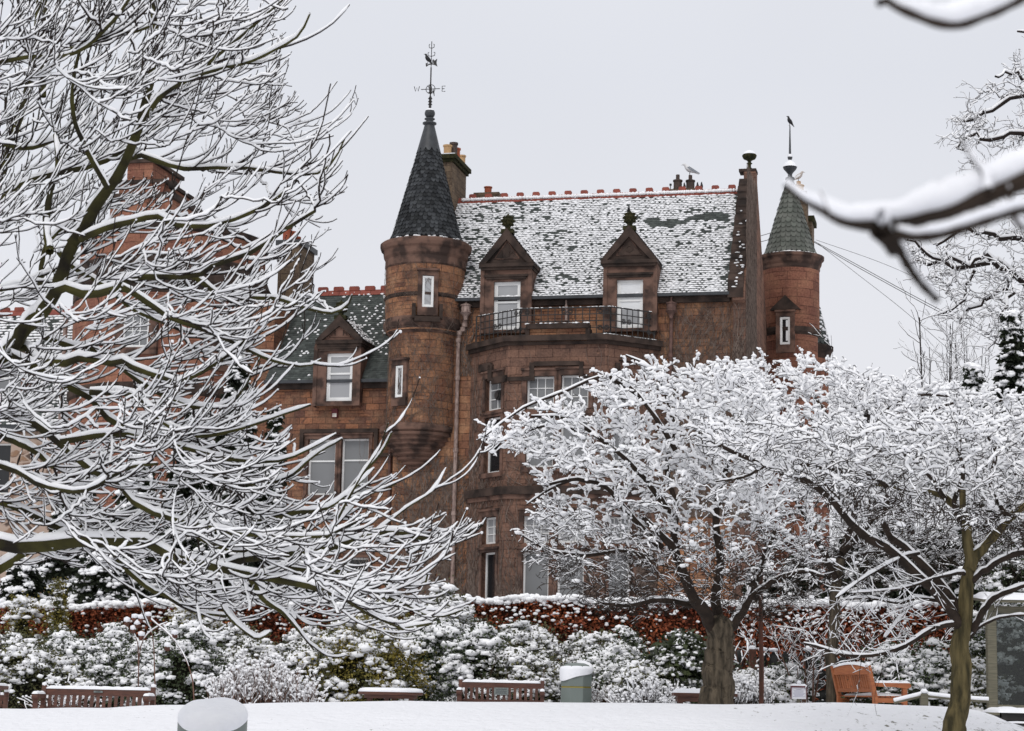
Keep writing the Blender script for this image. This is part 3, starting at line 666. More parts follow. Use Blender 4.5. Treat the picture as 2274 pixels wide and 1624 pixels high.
# iron railing
rp = [(mu(1058, 720, -.3), -.3), (mu(1156, 700, -1.55), -1.55), (mu(1356, 700, -1.55), -1.55), (mu(1453, 720, -.3), -.3)]
rz1 = mz(1250, 684, -1.55); rz0 = BZT + .14
mb = MB()
for i in range(3):
    a, b = np.array(rp[i]), np.array(rp[i + 1]); Ln = np.linalg.norm(b - a)
    for k, z in enumerate(np.linspace(rz0, rz1, 5)):
        mb.tube([(*a, z), (*b, z)], .028 if k in (0, 4) else .019, 5)
    nb = int(round(Ln / .235))
    for j in range(nb + 1):
        p = a + (b - a) * j / nb; mb.tube([(*p, rz0 - .05), (*p, rz1)], .017 if 0 < j < nb else .03, 5)
    dr = (b - a) / Ln
    hh = (rz1 - rz0) / 4
    spots = {0: [(.02, 2.5, 1), (.49, 2.0, 2), (.95, 3.5, 2), (.95, 1.0, 2)], 1: [(.04, 3.5, 1), (.04, 1.0, 1), (.52, 3.5, 2), (.92, 3.5, 2), (.92, 1.0, 2)], 2: [(.36, 2.1, 2), (.94, 3.4, 2), (.94, 1., 2)]}[i]
    for t, lv, cnt in spots:
        for sg in ((-1, 1) if cnt == 2 else (1,)):
            c0 = a + (b - a) * t + dr * sg * .115; z0 = rz0 + lv * hh; pts = []
            for q in np.linspace(0, 1, 26):
                an = sg * (q * 4.0 * pi) + (pi if sg > 0 else 0); rr = .10 * (1 - .75 * q)
                pts.append((*(c0 + dr * cos(an) * rr), z0 + sin(an) * rr))
            mb.tube(pts, .015, 4)
rail = mb.build('balcony_railing', MT['iron'], mansion, world=False)
k = 60; c = []
for i in range(k):
    j = rng.choice(3, p=[.25, .55, .2]); t = rng.random(); a, b = np.array(rp[j]), np.array(rp[j + 1]); c.append((*(a + (b - a) * t), rz1 + .02))
Vb, Fb = blobs(np.array(c), ax_h(rng.uniform(.03, .09, k), np.full(k, .02), rng.uniform(.008, .02, k), np.zeros(k))); np_obj('snow', Vb, [Fb], MT['snow_fine'], rail)

# ---- dormers
def letters(txt, mf, s, z, size, parent, m):
    cu = D.curves.new('lettering', 'FONT'); cu.body = txt; cu.size = size; cu.align_x = 'CENTER'; cu.extrude = .02
    t = D.objects.new('lettering_curve', cu); COL.objects.link(t); bpy.context.view_layer.update()
    me = bpy.data.meshes.new_from_object(t.evaluated_get(bpy.context.evaluated_depsgraph_get())); D.objects.remove(t)
    for v in me.vertices:
        x, y, q = v.co; v.co = mf(s + x, z + y, -q)
    me.materials.clear(); return link('lettering', me, MT[m], parent)
def dormer(v, bx0, bx1, pl, pr_, apex, wy, wx, ez, rz, rvv, glass_m, mats, blind=None, txt=None, zbot=None):
    """bx: body px, pl/pr_: pediment corners px, apex px, wx/wy: window px"""
    vf = v - .40; vb = v + rvv * .82
    b0, zc = meas(bx0, pl[1] + 6, vf); b1, _ = meas(bx1, pr_[1] + 6, vf)
    c0, zc0 = meas(*pl, vf - .12); c1, _ = meas(*pr_, vf - .12); ca, za = meas(*apex, vf - .12); ca = (c0 + c1) / 2
    r_ = [mu(wx[0], wy[0], vf), mu(wx[1], wy[0], vf), mz(wx[0], wy[1], vf), mz(wx[0], wy[0], vf)]
    zb = zbot if zbot is not None else r_[2] - .12
    mb = MB(); wall(mb, flat(vf), b0, b1, zb, zc, [r_], .2)
    mb.add([(b0, vf, zb), (b0, vb, zb), (b0, vb, zc), (b0, vf, zc)], [(0, 1, 2, 3)]); mb.add([(b1, vf, zb), (b1, vb, zb), (b1, vb, zc), (b1, vf, zc)], [(0, 1, 2, 3)])
    mb.box(b0 + .05, b1 - .05, v + .25, vb, zb, zc)
    mb.box(b0 - .015, b0 + .13, vf - .03, vf, zb, zc - .1); mb.box(b1 - .13, b1 + .015, vf - .03, vf, zb, zc - .1)
    dm = mb.build('dormer', MT[mats[0]], mansion, world=False)
    mb = MB(); h = zc0
    hd = r_[3]
    mb.box(b0 + .12, b1 - .12, vf - .08, vf, hd + .16, hd + .24); mb.box(b0 + .2, b1 - .2, vf - .05, vf, hd + .08, hd + .16)
    mb.box(c0 + .05, c1 - .05, vf - .10, vb, h - .20, h - .10); mb.box(c0, c1, vf - .16, vb, h - .10, h + .03)
    mb.box(b0 - .03, r_[0] - .001, vf - .04, vf, r_[2] - .14, r_[2]) if False else None
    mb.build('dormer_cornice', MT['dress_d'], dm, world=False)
    # pediment: gable panel, raking mouldings
    hgt = za - h - .03; mb = MB()
    mb.prism([(c0 + .06, h + .03), (c1 - .06, h + .03), (ca, za - .06)], lambda a, b, d: (a, d, b), vf - .05, vf + .25)
    pd = mb.build('pediment', MT[mats[1]], dm, world=False)
    mb = MB(); half = (c1 - c0) / 2
    def tri(k, zb_): return [(ca - half * k, zb_), (ca + half * k, zb_), (ca, h + .03 + hgt * k + (0))]
    for sg in (-1, 1):
        o0, oa = (ca + sg * half, h + .03), (ca, za)
        i0, ia = (ca + sg * (half - .24), h + .03), (ca, za - .42)
        mb.prism([o0, oa, ia, i0], lambda a, b, d: (a, d, b), vf - .17, vf + .2)
    mb.build('raking_moulding', MT['dress_d'], pd, world=False)
    mb = MB(); iw, ib, it = half * .46, h + .03 + hgt * .13, h + .03 + hgt * .66
    for p, q in (((-iw, ib), (iw, ib)), ((iw, ib), (0, it)), ((0, it), (-iw, ib))):
        mb.tube([(ca + p[0], vf - .055, p[1]), (ca + q[0], vf - .055, q[1])], .025, 4)
    mb.build('panel_moulding', MT[mats[0]], pd, world=False)
    if txt:
        for tx, ds, dz, sz in txt: letters(tx, flat(vf - .055), ca + ds, ib + dz, sz, pd, 'dress_d')
    # slated roof of the dormer
    mb = MB()
    mb.prism([(c0 - .0, h + .03), (ca, za + .01), (c1, h + .03)], lambda a, b, d: (a, d, b), vf + .2, vb + .9); rf = mb.build('dormer_roof', MT['slate_d'], dm, world=False)
    for sg, sp in ((-1, .25), (1, .62)):
        o = np.array([ca + sg * half, vf + .02, h + .04]); up = np.array([-sg * half, 0, za - h]); Lh = np.linalg.norm(up); up /= Lh
        nn = np.cross(np.array([0, 1.0, 0]), up) ; nn = nn * np.sign(nn[2])
        nr = int(Lh / .13)
        slates('dormer_slates', MT['slate_d'], rf, o, (0, 1, 0), up, nn, lambda i: (0, 1.9), nr, Lh / nr, .18, lambda x, y: np.full(len(x), sp), 31 + sg)
    # finial
    mb = MB(); z = za - .12
    mb.lathe([(.17, z - .1), (.16, z + .08), (.10, z + .12), (.10, z + .2), (.13, z + .23), (.18, z + .31), (.20, z + .41), (.17, z + .51), (.10, z + .59), (.03, z + .64), (.0, z + .72)], ca, vf, 14)
    for a in np.linspace(0, 2 * pi, 11)[:-1]:
        for zz, rr in ((z + .28, .18), (z + .41, .215), (z + .53, .16)):
            vb_, fb_ = blobs(np.array([[ca + rr * cos(a + zz), vf + rr * sin(a + zz), zz]]), np.eye(3)[None] * .05); mb.add(vb_, [list(q) for q in fb_])
    mb.box(ca - .22, ca + .22, vf - .14, vf + .14, z - .05, z + .10)
    mb.build('finial', MT['moss_st'], dm, smooth=False, world=False)
    window(flat(vf), *r_, hbars=(.58,), glass_m=glass_m, fr=.075, bar=.035, rec=.10, double=True, blind=blind)
    return dm
dormer(0, 1069, 1181, (1064, 588), (1185, 589), (1128, 507), (626, 733), (1097, 1156), EAVE_Z, RIDGE_Z, RV, 'glass', ('dress', 'dress_d'), txt=[('J', -.18, .1, .3), ('M', .16, .1, .3)])
dormer(0, 1341, 1459, (1334, 580), (1459, 582), (1397, 500), (622, 729), (1370, 1428), EAVE_Z, RIDGE_Z, RV, 'glass', ('dress', 'dress_d'), blind=.62, txt=[('O', 0, .12, .34)])
# small outlet pipe on the wall between the dormers, hoppers with downpipes
def downpipe(pts, hop, m, r=.06, v=-.12, hs=1.0):
    P = [(mu(x, y, v), v, mz(x, y, v)) for x, y in pts]
    mb = MB(); mb.tube(P, r, 8)
    for i in range(1, len(P) - 1): mb.tube([(P[i][0], P[i][1], P[i][2] + .07), (P[i][0], P[i][1], P[i][2] - .07)], r * 1.35, 8)
    ob = mb.build('drainpipe', MT[m], mansion, smooth=True, world=False)
    if hop:
        u_, z_ = meas(*hop, v - .08); mb = MB(); k = hs
        mb.lathe([(.03, z_ + .42 * k), (.035, z_ + .22 * k), (.06, z_ + .20 * k), (.17 * k, z_ + .16 * k), (.21 * k, z_ + .13 * k), (.17 * k, z_ + .09 * k), (.17 * k, z_ - .10 * k), (.21 * k, z_ - .13 * k), (.15 * k, z_ - .19 * k), (.09 * k, z_ - .26 * k), (.07, z_ - .4 * k)], u_, v - .1, 10)
        mb.build('rainwater_hopper', MT[m], ob, world=False)
    return ob
downpipe([(1033, 712), (1032, 722), (1028, 732), (1020, 740), (1018, 756), (1016, 840), (1012, 1000), (1008, 1140), (1004, 1330)], (1035, 687), 'pipe', r=.075)
downpipe([(1258, 667), (1257.5, 712)], None, 'pipe', r=.05)
downpipe([(1491, 700), (1489, 790), (1487, 860), (1484, 1000)], (1491, 683), 'pipe_d', r=.065)

# ---- chimneys
def pot(u, v, z, r, h, m, parent, style=0):
    mb = MB()
    if style == 0: pf = [(r * .9, z), (r * .92, z + h * .85), (r * 1.1, z + h * .87), (r * 1.1, z + h), (r * .8, z + h), (r * .75, z + h * .6)]
    else: pf = [(r * 1.15, z), (r * 1.15, z + h * .12), (r, z + h * .14), (r, z + h * .55), (r * 1.15, z + h * .57), (r * 1.15, z + h * .66), (r * .95, z + h * .68), (r * .6, z + h * .70), (r * .45, z + h * .72), (r * .45, z + h), (r * .3, z + h)]
    mb.lathe(pf, u, v, 16); return mb.build('chimney_pot', MT[m], parent, smooth=False, world=False)
cu0, cu1 = mu(958, 400, 2.4), mu(1004, 400, 2.4); cz1 = mz(1004, 360, 2.4)
mb = MB(); mb.box(cu0, cu1, 2.4, 4.5, EAVE_Z, cz1); ch = mb.build('chimney', MT['chim'], mansion, world=False)
mb = MB(); mb.box(cu0 - .08, cu1 + .08, 2.32, 4.58, cz1, cz1 + .12); mb.box(cu0 - .16, cu1 + .16, 2.24, 4.66, cz1 + .12, cz1 + .28); mb.build('chimney_cap', MT['moss_st'], ch, world=False)
mb = MB(); mb.box(cu0 - .1, cu1 + .1, 2.3, 4.6, cz1 + .28, cz1 + .33); mb.build('snow', MT['snow'], ch, world=False)
for du, v_, r_, h_, m in ((-.30, 2.75, .16, .45, 'pot_buff'), (-.14, 3.05, .15, .62, 'pot_dark'), (-.12, 3.4, .15, .5, 'pot_red'), (-.1, 4.15, .15, .42, 'pot_buff')):
    pot(cu1 + du, v_, cz1 + .3, r_, h_, m, ch)
u_, z_ = meas(1085, 434, 4.6); mb = MB(); mb.box(u_ - .5, u_ + .5, 4.2, 5.2, EAVE_Z + 2, z_ + .02); ch2 = mb.build('chimney', MT['chim'], mansion, world=False); pot(u_, 4.5, z_, .15, .30, 'pot_red', ch2)
u0, z0 = meas(1505, 424, 5.2); u1, _ = meas(1533, 424, 5.2)
mb = MB(); mb.box(u0 - .3, u1 + .5, 4.9, 5.6, EAVE_Z + 1, z0); ch3 = mb.build('chimney', MT['chim'], mansion, world=False)
pot(u0, 5.2, z0, .16, .62, 'pot_dark', ch3, 1); pot(u1, 5.2, z0, .16, .58, 'pot_dark', ch3, 1)
PERCH = {'pot': (u1, 5.2, z0 + .58), 'pot0': (u0, 5.2, z0)}
mb = MB(); uu, zz = meas(1489, 424, 5.2); mb.tube([(uu, 5.2, zz - .3), (uu, 5.2, zz + .24)], .018, 5); mb.tube([(uu, 5.2, zz + .2), (uu, 5.2, zz + .27)], .05, 6); mb.build('vent_pipe', MT['lead'], mansion, world=False)

# ---- turrets
def cone_slates(name, mat, parent, cu, cv, z0, r0, z1, r1, rh, sw, seed, flare=.0):
    r = np.random.default_rng(seed); L = sqrt((z1 - z0) ** 2 + (r0 - r1) ** 2); nr = int(L / rh); V = []
    for i in range(nr):
        t0, t1 = i / nr, min(1, (i + 1.35) / nr); ra, rb = r0 + (r1 - r0) * t0, r0 + (r1 - r0) * t1
        ra += flare * max(0, 1 - t0 * 9) ** 2; rb += flare * max(0, 1 - t1 * 9) ** 2
        za, zb = z0 + (z1 - z0) * t0, z0 + (z1 - z0) * t1; zm = za + (zb - za) * .33; rm = ra + (rb - ra) * .33
        n = max(10, int(round(2 * pi * ra / sw)))
        for j in range(n):
            a = (j + (.5 if i % 2 else 0)) * 2 * pi / n + r.normal() * .004; h = pi / n * .96; lf = .028 + r.uniform(0, .02)
            P = lambda an, rr, zz: (cu + rr * cos(an), cv + rr * sin(an), zz)
            V.append([P(a - h, rm + lf * .8, zm), P(a - h * .55, ra + (rm - ra) * .25 + lf, za + (zm - za) * .22), P(a, ra + lf, za + r.normal() * .004), P(a + h * .55, ra + (rm - ra) * .25 + lf, za + (zm - za) * .22), P(a + h, rm + lf * .8, zm), P(a + h, rb + .004, zb), P(a - h, rb + .004, zb)])
    V = np.array(V); n = len(V); k = (np.arange(n) * 7)[:, None]
    return np_obj(name, V.reshape(-1, 3), [k + np.array([[0, 1, 2, 3, 4, 5, 6]])], mat, parent, smooth=False)
TV = .25
TU = mu(941, 750, TV); Tm = mpp(TU, TV)
tz = lambda y: mz(941, y, TV)
mb = MB()
mb.lathe([(86 * Tm, tz(745)), (89 * Tm, tz(690)), (89.5 * Tm, tz(600))], TU, TV, 64); mb.lathe([(77 * Tm, tz(958)), (77 * Tm, tz(740))], TU, TV, 64)
turret = mb.build('turret', MT['stone'], mansion, world=False, smooth=True)
mb = MB(); mb.lathe([(89.5 * Tm, tz(603)), (92 * Tm, tz(600)), (91.5 * Tm, tz(584)), (95 * Tm, tz(578)), (97 * Tm, tz(566)), (101.5 * Tm, tz(562)), (104 * Tm, tz(555)), (104 * Tm, tz(549)), (100 * Tm, tz(546)), (70 * Tm, tz(541))], TU, TV, 72)
mb.build('turret_cornice', MT['dress'], turret, smooth=False, world=False); mb = MB(); mb.lathe([(86 * Tm, tz(712)), (90 * Tm, tz(720)), (92 * Tm, tz(727)), (91 * Tm, tz(735)), (85 * Tm, tz(744)), (80 * Tm, tz(748)), (76 * Tm, tz(752))], TU, TV, 64)
mb.build('string_course', MT['dress'], turret, world=False); mb = MB(); mb.lathe([(89 * Tm, tz(664)), (91.5 * Tm, tz(666)), (91.5 * Tm, tz(671)), (89 * Tm, tz(674))], TU, TV, 64)
mb.build('string_course', MT['dress_d'], turret, smooth=False, world=False)
mb = MB(); pr = [(77 * Tm, tz(947)), (84 * Tm, tz(951)), (85.5 * Tm, tz(955)), (85.5 * Tm, tz(963)), (79 * Tm, tz(966))]
for r_, y in ((81, 967), (75, 977), (69, 987), (62, 997), (54, 1007), (45, 1017), (35, 1027), (22, 1037)): pr += [(r_ * Tm, tz(y)), ((r_ + 1.2) * Tm, tz(y + 3)), ((r_ + .5) * Tm, tz(y + 6.5)), ((r_ - 5.5) * Tm, tz(y + 8.5))]
mb.lathe(pr, TU - .12, TV, 64); mb.build('corbel', MT['dress'], turret, world=False)
# narrow turret windows: flat stone surrounds cut into the curve
def turret_window(cu, cv, r, px, py, y0, y1, hw, gm, parent_m='dress', head=True):
    ub = mu(px, py, cv); a = -pi / 2 + math.asin(max(-.95, min(.95, (ub - cu) / r)))
    # camera looks from the front; refine angle with the true depth
    for _ in range(6):
        v_ = cv + r * sin(a); ub = mu(px, py, v_); a = -pi / 2 + math.asin(max(-.95, min(.95, (ub - cu) / r)))
    A = np.array([cu + r * cos(a), cv + r * sin(a)]); tdir = np.array([-sin(a), cos(a)])
    P0 = A - tdir * 1.0; mf = linemap(P0, A + tdir)
    v_ = A[1]; z1, z0 = mz(px, y0, v_), mz(px, y1, v_)
    w_ = window(mf, 1 - hw, 1 + hw, z0, z1, glass_m=gm, fr=.05, rec=-.065, double=True)
    mb = MB(); wd = .16
    for sg in (-1, 1):
        s_ = 1 + sg * (hw + wd / 2); mb.mbox(mf, s_ - wd / 2, s_ + wd / 2, z0 - .12, z1 + .02, -.085, .25)
    mb.mbox(mf, 1 - hw - wd, 1 + hw + wd, z1 + .02, z1 + .20, -.095, .25); mb.mbox(mf, 1 - hw - wd - .04, 1 + hw + wd + .04, z1 + .20, z1 + .27, -.15, .25)
    mb.mbox(mf, 1 - hw - wd, 1 + hw + wd, z0 - .30, z0, -.09, .25)
    mb.build('stone_surround', MT['dress'], w_, world=False)
    return mf, z0, z1
mf_, z0_, z1_ = turret_window(TU, TV, 89.5 * Tm, 950, 650, 614, 683, .20, 'glass')
mb = MB(); mb.mbox(mf_, .55, 1.45, z0_ - .52, z0_ - .34, -.16, .2)
for sg in (-1, 1): mb.mbox(mf_, 1 + sg * .48 - .06, 1 + sg * .48 + .06, z0_ - .4, z0_ + .12, -.12, .2)
mb.build('window_apron', MT['dress_d'], turret, world=False)
turret_window(TU, TV, 77 * Tm, 889, 850, 813, 883, .17, 'glass')
apex = meas(954, 278, TV); base = (tz(541), 81 * Tm)
zc = mz(950, 334, TV); rc = 24 * Tm
cone = MB(); cone.lathe([(80 * Tm, tz(542)), (rc * .98, zc), (9 * Tm, apex[1])], TU, TV, 48)
cn = cone.build('cone_roof', MT['slate_d'], turret, smooth=True, world=False)
cone_slates('cone_slates', MT['slate_d'], turret, TU, TV, tz(541), 81 * Tm, zc, rc, .155, .155, 5, flare=.06)
mb = MB(); zcap = zc - .12; npt = 12; V = []
top_z = apex[1]
for i in range(npt * 6):
    a0, a1 = i * 2 * pi / (npt * 6), (i + 1) * 2 * pi / (npt * 6)
    sc = lambda a: zcap + .14 * (1 - abs(sin(a * npt / 2)))
    P = lambda a, z: (TU + (rc + (9 * Tm - rc) * (z - zc) / (top_z - zc) + .035) * cos(a), TV + (rc + (9 * Tm - rc) * (z - zc) / (top_z - zc) + .035) * sin(a), z)
    mb.add([P(a0, sc(a0)), P(a1, sc(a1)), P(a1, top_z), P(a0, top_z)], [(0, 1, 2, 3)])
mb.build('lead_cap', MT['lead'], turret, smooth=True, world=False)
z = top_z; q = Tm
mb = MB(); mb.lathe([(9 * q, z - .02), (16 * q, z + 2 * q), (16 * q, z + 5 * q), (9 * q, z + 8 * q), (7 * q, z + 10 * q), (12 * q, z + 13 * q), (12 * q, z + 15 * q), (6 * q, z + 17 * q)], TU, TV, 24)
mb.lathe([(6 * q, z + 16 * q)] + [(12 * q * sin(a), z + 27 * q - 12 * q * cos(a)) for a in np.linspace(.5, pi, 12)], TU, TV, 24)
bf_ = mb.build('ball_finial', MT['lead'], turret, smooth=True, world=False)
mb = MB(); mb.lathe([(12.2 * q * sin(a), z + 27.4 * q - 12.4 * q * cos(a)) for a in np.linspace(2.1, pi, 7)], TU, TV, 20); mb.build('snow', MT['snow'], bf_, smooth=True, world=False)
k = 90; a = rng.uniform(0, 2 * pi, k); c = np.stack([TU + (84 + rng.uniform(-4, 8, k)) * Tm * np.cos(a), TV + (84 + rng.uniform(-4, 8, k)) * Tm * np.sin(a), np.full(k, tz(543.5)) + rng.uniform(0, .03, k)], 1)
Vb, Fb = blobs(c, ax_h(np.full(k, .04), rng.uniform(.05, .12, k), rng.uniform(.02, .035, k), a)); np_obj('snow', Vb, [Fb], MT['snow_fine'], turret)
# weather vane
zb = z + 38 * q; vz = lambda y: mz(960, y, TV); zt_ = vz(92)
mb = MB(); mb.tube([(TU, TV, zb), (TU, TV, vz(215))], .05, 8); mb.tube([(TU, TV, vz(215)), (TU, TV, vz(150))], .028, 6); mb.tube([(TU, TV, vz(152)), (TU, TV, zt_)], .016, 6)
for y in (232, 226, 219, 206): mb.lathe([(.05, vz(y) - .03), (.085, vz(y)), (.05, vz(y) + .03)], TU, TV, 10)
zr = vz(198)
for ax in range(2):
    mb.tube([(TU + (.17 * cos(t) if ax == 0 else 0), TV + (.17 * cos(t) if ax else 0), zr + .17 * sin(t)) for t in np.linspace(0, 2 * pi, 20)], .014, 5)
mb.tube([(TU - .36, TV, zr), (TU + .36, TV, zr)], .016, 5); mb.tube([(TU, TV - .36, zr), (TU, TV + .36, zr)], .016, 5)
for y, w_ in ((104, .09), (122, .12), (139, .05)):
    zz = vz(y)
    for sg in (-1, 1): mb.tube([(TU, TV, zz - .06), (TU + sg * w_, TV, zz - .03), (TU + sg * w_ * 1.1, TV, zz + .08), (TU + sg * w_ * .7, TV, zz + .1)], .014, 5)
zz = vz(143); mb.tube([(TU - .18, TV, zz - .05), (TU - .08, TV, zz), (TU + .05, TV, zz)], .022, 5); mb.tube([(TU - .18, TV, zz + .05), (TU - .17, TV, zz - .07)], .03, 5)
mb.prism([(TU + .08, zz - .02), (TU + .07, zz + .20), (TU + .13, zz + .13), (TU + .22, zz + .2), (TU + .20, zz + .04), (TU + .24, zz - .1), (TU + .14, zz - .04)], lambda a, b, d: (a, d, b), TV - .012, TV + .012)
vane = mb.build('weather_vane', MT['iron'], turret, smooth=False, world=False)
mb = MB()
for pts in ([(-.62, .10), (-.57, -.09), (-.52, .05), (-.47, -.09), (-.42, .10)],): mb.tube([(TU + a, TV, zr + b + .03) for a, b in pts], .014, 4)
for pts in ([(.56, .09), (.44, .09), (.44, -.11), (.56, -.11)], [(.44, -.01), (.53, -.01)]): mb.tube([(TU + a, TV, zr + b) for a, b in pts], .014, 4)
for pts in ([(-.07, -.10), (-.07, .1), (.07, -.10), (.07, .10)],): mb.tube([(TU, TV + .46 + a, zr + b) for a, b in pts], .014, 4)
mb.build('compass_letters', MT['iron'], turret, world=False)
PERCH['vane'] = (TU - .12, TV, vz(141))

# right-hand turret behind the gable
RVV = 8.0; RU = mu(1755, 620, RVV); Rm = mpp(RU, RVV); rz = lambda y: mz(1755, y, RVV)
mb = MB(); mb.lathe([(61 * Rm, GZ0), (61 * Rm, rz(748)), (65 * Rm, rz(745)), (65.5 * Rm, rz(600))], RU, RVV, 64); rt = mb.build('turret', MT['stone_t'], mansion, smooth=True, world=False)
mb = MB(); mb.lathe([(65.5 * Rm, rz(606)), (67 * Rm, rz(603)), (67 * Rm, rz(597)), (70 * Rm, rz(592)), (72 * Rm, rz(583)), (76 * Rm, rz(580)), (76.5 * Rm, rz(574)), (55 * Rm, rz(571))], RU, RVV, 64)
mb.build('turret_cornice', MT['dress'], rt, world=False); mb = MB(); mb.lathe([(65 * Rm, rz(735)), (68.5 * Rm, rz(738)), (68.5 * Rm, rz(746)), (61 * Rm, rz(752))], RU, RVV, 64); mb.build('string_course', MT['dress_d'], rt, world=False)
za_ = rz(404)
mb = MB(); mb.lathe([(58 * Rm, rz(572)), (14 * Rm, rz(425)), (9 * Rm, za_)], RU, RVV, 40); mb.build('cone_roof', MT['slate_g'], rt, smooth=True, world=False)
cone_slates('cone_slates', MT['slate_g'], rt, RU, RVV, rz(571), 59 * Rm, rz(422), 14 * Rm, .2, .2, 6, flare=.05)
q = Rm; z = za_
mb = MB(); mb.lathe([(14.5 * q, z - 18 * q), (9.5 * q, z), (8 * q, z + 2 * q), (11 * q, z + 5 * q), (10 * q, z + 9 * q), (5 * q, z + 12 * q), (5 * q, z + 18 * q), (8 * q, z + 22 * q), (14 * q, z + 29 * q), (16 * q, z + 33 * q), (13.5 * q, z + 35 * q), (13.5 * q, z + 38 * q), (5 * q, z + 45 * q), (4 * q, z + 52 * q), (5.5 * q, z + 55 * q), (4 * q, z + 60 * q), (2.8 * q, z + 62 * q), (1.2 * q, z + 132 * q), (0, z + 133 * q)], RU, RVV, 20)
fb_ = mb.build('bowl_finial', MT['lead'], rt, smooth=False, world=False)
mb = MB(); mb.lathe([(16.2 * q, z + 34.5 * q), (14.5 * q, z + 38 * q), (12 * q, z + 44 * q), (5 * q, z + 49 * q), (4 * q, z + 51 * q)], RU, RVV, 20); mb.lathe([(6.2 * q, z + 58 * q), (6.5 * q, z + 61 * q), (3 * q, z + 65 * q)], RU, RVV, 12); mb.build('snow', MT['snow'], fb_, smooth=True, world=False)
PERCH['spire'] = (RU, RVV, z + 133 * q)
k = 70; a = rng.uniform(0, 2 * pi, k); c = np.stack([RU + (61 + rng.uniform(-2, 7, k)) * q * np.cos(a), RVV + (61 + rng.uniform(-2, 7, k)) * q * np.sin(a), np.full(k, rz(571.5))], 1)
Vb, Fb = blobs(c, ax_h(np.full(k, .04), rng.uniform(.06, .14, k), rng.uniform(.02, .04, k), a)); np_obj('snow', Vb, [Fb], MT['snow_fine'], rt)
mf_, z0_, z1_ = turret_window(RU, RVV, 65.5 * Rm, 1744, 735, 705, 766, .19, 'glass_d')
mb = MB(); mb.prism([(.42, z1_ + .29), (1.58, z1_ + .29), (1.0, z1_ + .85)], mf_, -.10, .25); mb.build('window_pediment', MT['dress_d'], rt, world=False)
mb = MB(); mb.mbox(mf_, 1.03, 1.12, z0_ + .15, z1_ - .12, -.042, -.028); mb.build('curtain', MT['blind'], rt, world=False)
# lower turret and chimney beyond
U3, V3 = mu(1800, 770, 11), 11.0; m3 = mpp(U3, V3); t3 = lambda y: mz(1800, y, V3)
mb = MB(); mb.lathe([(40 * m3, GZ0), (40 * m3, t3(790))], U3, V3, 40); st = mb.build('turret', MT['stone_t'], mansion, smooth=True, world=False)
mb = MB(); mb.lathe([(40 * m3, t3(800)), (44 * m3, t3(795)), (47 * m3, t3(785)), (51 * m3, t3(780)), (51 * m3, t3(772)), (38 * m3, t3(768))], U3, V3, 40); mb.build('turret_cornice', MT['dress_d'], st, world=False)
mb = MB(); mb.lathe([(41 * m3, t3(770)), (3 * m3, t3(610))], U3, V3, 32); mb.build('cone_roof', MT['slate'], st, smooth=True, world=False)
cone_slates('cone_slates', MT['slate'], st, U3, V3, t3(769), 42 * m3, t3(620), 4 * m3, .2, .2, 8)
a = rng.uniform(-2.2, .4, 120); s_ = rng.random(120) * .7; rr = 42 * m3 * (1 - s_) + .05; c = np.stack([U3 + rr * np.cos(a), V3 + rr * np.sin(a), t3(769) + (t3(620) - t3(769)) * s_], 1)
Vb, Fb = blobs(c, ax_h(np.full(120, .04), rng.uniform(.06, .12, 120), rng.uniform(.03, .06, 120), a)); np_obj('snow', Vb, [Fb], MT['snow_fine'], st)
u0, u1 = mu(1774, 520, 12), mu(1803, 520, 12); z1 = mz(1790, 492, 12)
mb = MB(); mb.box(u0, u1, 12, 13.2, EAVE_Z - 4, z1); ch4 = mb.build('chimney', MT['chim'], mansion, world=False)
mb = MB(); mb.box(u0 - .08, u1 + .1, 11.9, 13.3, z1, z1 + .22); mb.build('chimney_cap', MT['moss_st'], ch4, world=False)
u0, z0 = meas(1773, 425, 11.4); mb = MB(); mb.box(u0 - .35, u0 + .35, 11.2, 12.0, EAVE_Z - 4, z0 - .05); ch5 = mb.build('chimney', MT['chim'], mansion, world=False); pot(u0, 11.5, z0 - .05, .2, .48, 'pot_buff', ch5, 1)
PERCH['pot2'] = (u0, 11.5, z0 + .43)
mb = MB(); mb.box(mu(1700, 800, 9), mu(1795, 800, 9), 9, 14, GZ0, t3(800)); mb.build('rear_wing', MT['stone_t'], mansion, world=False)
# ---- left wing
WV = .6; WU0, WU1 = mu(592, 850, WV), UL + .35
WEZ = mz(730, 846, WV - .15); WRV = WV + 3.2; WRZ = mz(750, 650, WRV)
pw = [rect(685, 742, 976, 1100, (WU0, WV), (WU1, WV)), rect(759, 816, 974, 1098, (WU0, WV), (WU1, WV)), rect(693, 741, 1240, 1360, (WU0, WV), (WU1, WV)), rect(770, 815, 1238, 1360, (WU0, WV), (WU1, WV))]
for r_ in pw: r_[0] += WU0; r_[1] += WU0
mb = MB(); wall(mb, flat(WV), WU0, WU1, GZ0, WEZ, pw); wall(mb, linemap((WU0, WV + 6.4), (WU0, WV)), 0, 6.4, GZ0, WEZ)
mb.build('wing_wall', MT['stone_w'], mansion, world=False)
for i, r_ in enumerate(pw):
    w_ = window(flat(WV), *r_, hbars=(.62,), glass_m='glass_m' if i < 2 else 'glass_d', fr=.07, rec=.16); surround(w_, flat(WV), *r_, wd=.13, pr=.04, m='dress', head=.14)
mb = MB(); a, b = pw[0][0] - .3, pw[1][1] + .35; zt_ = pw[0][3] + .22
mb.box(a, b, WV - .13, WV, zt_, zt_ + .14); mb.box(b - .14, b, WV - .13, WV, zt_ - .75, zt_); mb.box(b - .14, b + .9, WV - .13, WV, zt_ - .88, zt_ - .75); mb.box(a, a + .14, WV - .13, WV, zt_ - .6, zt_)
mb.build('label_moulding', MT['dress_d'], mansion, world=False)
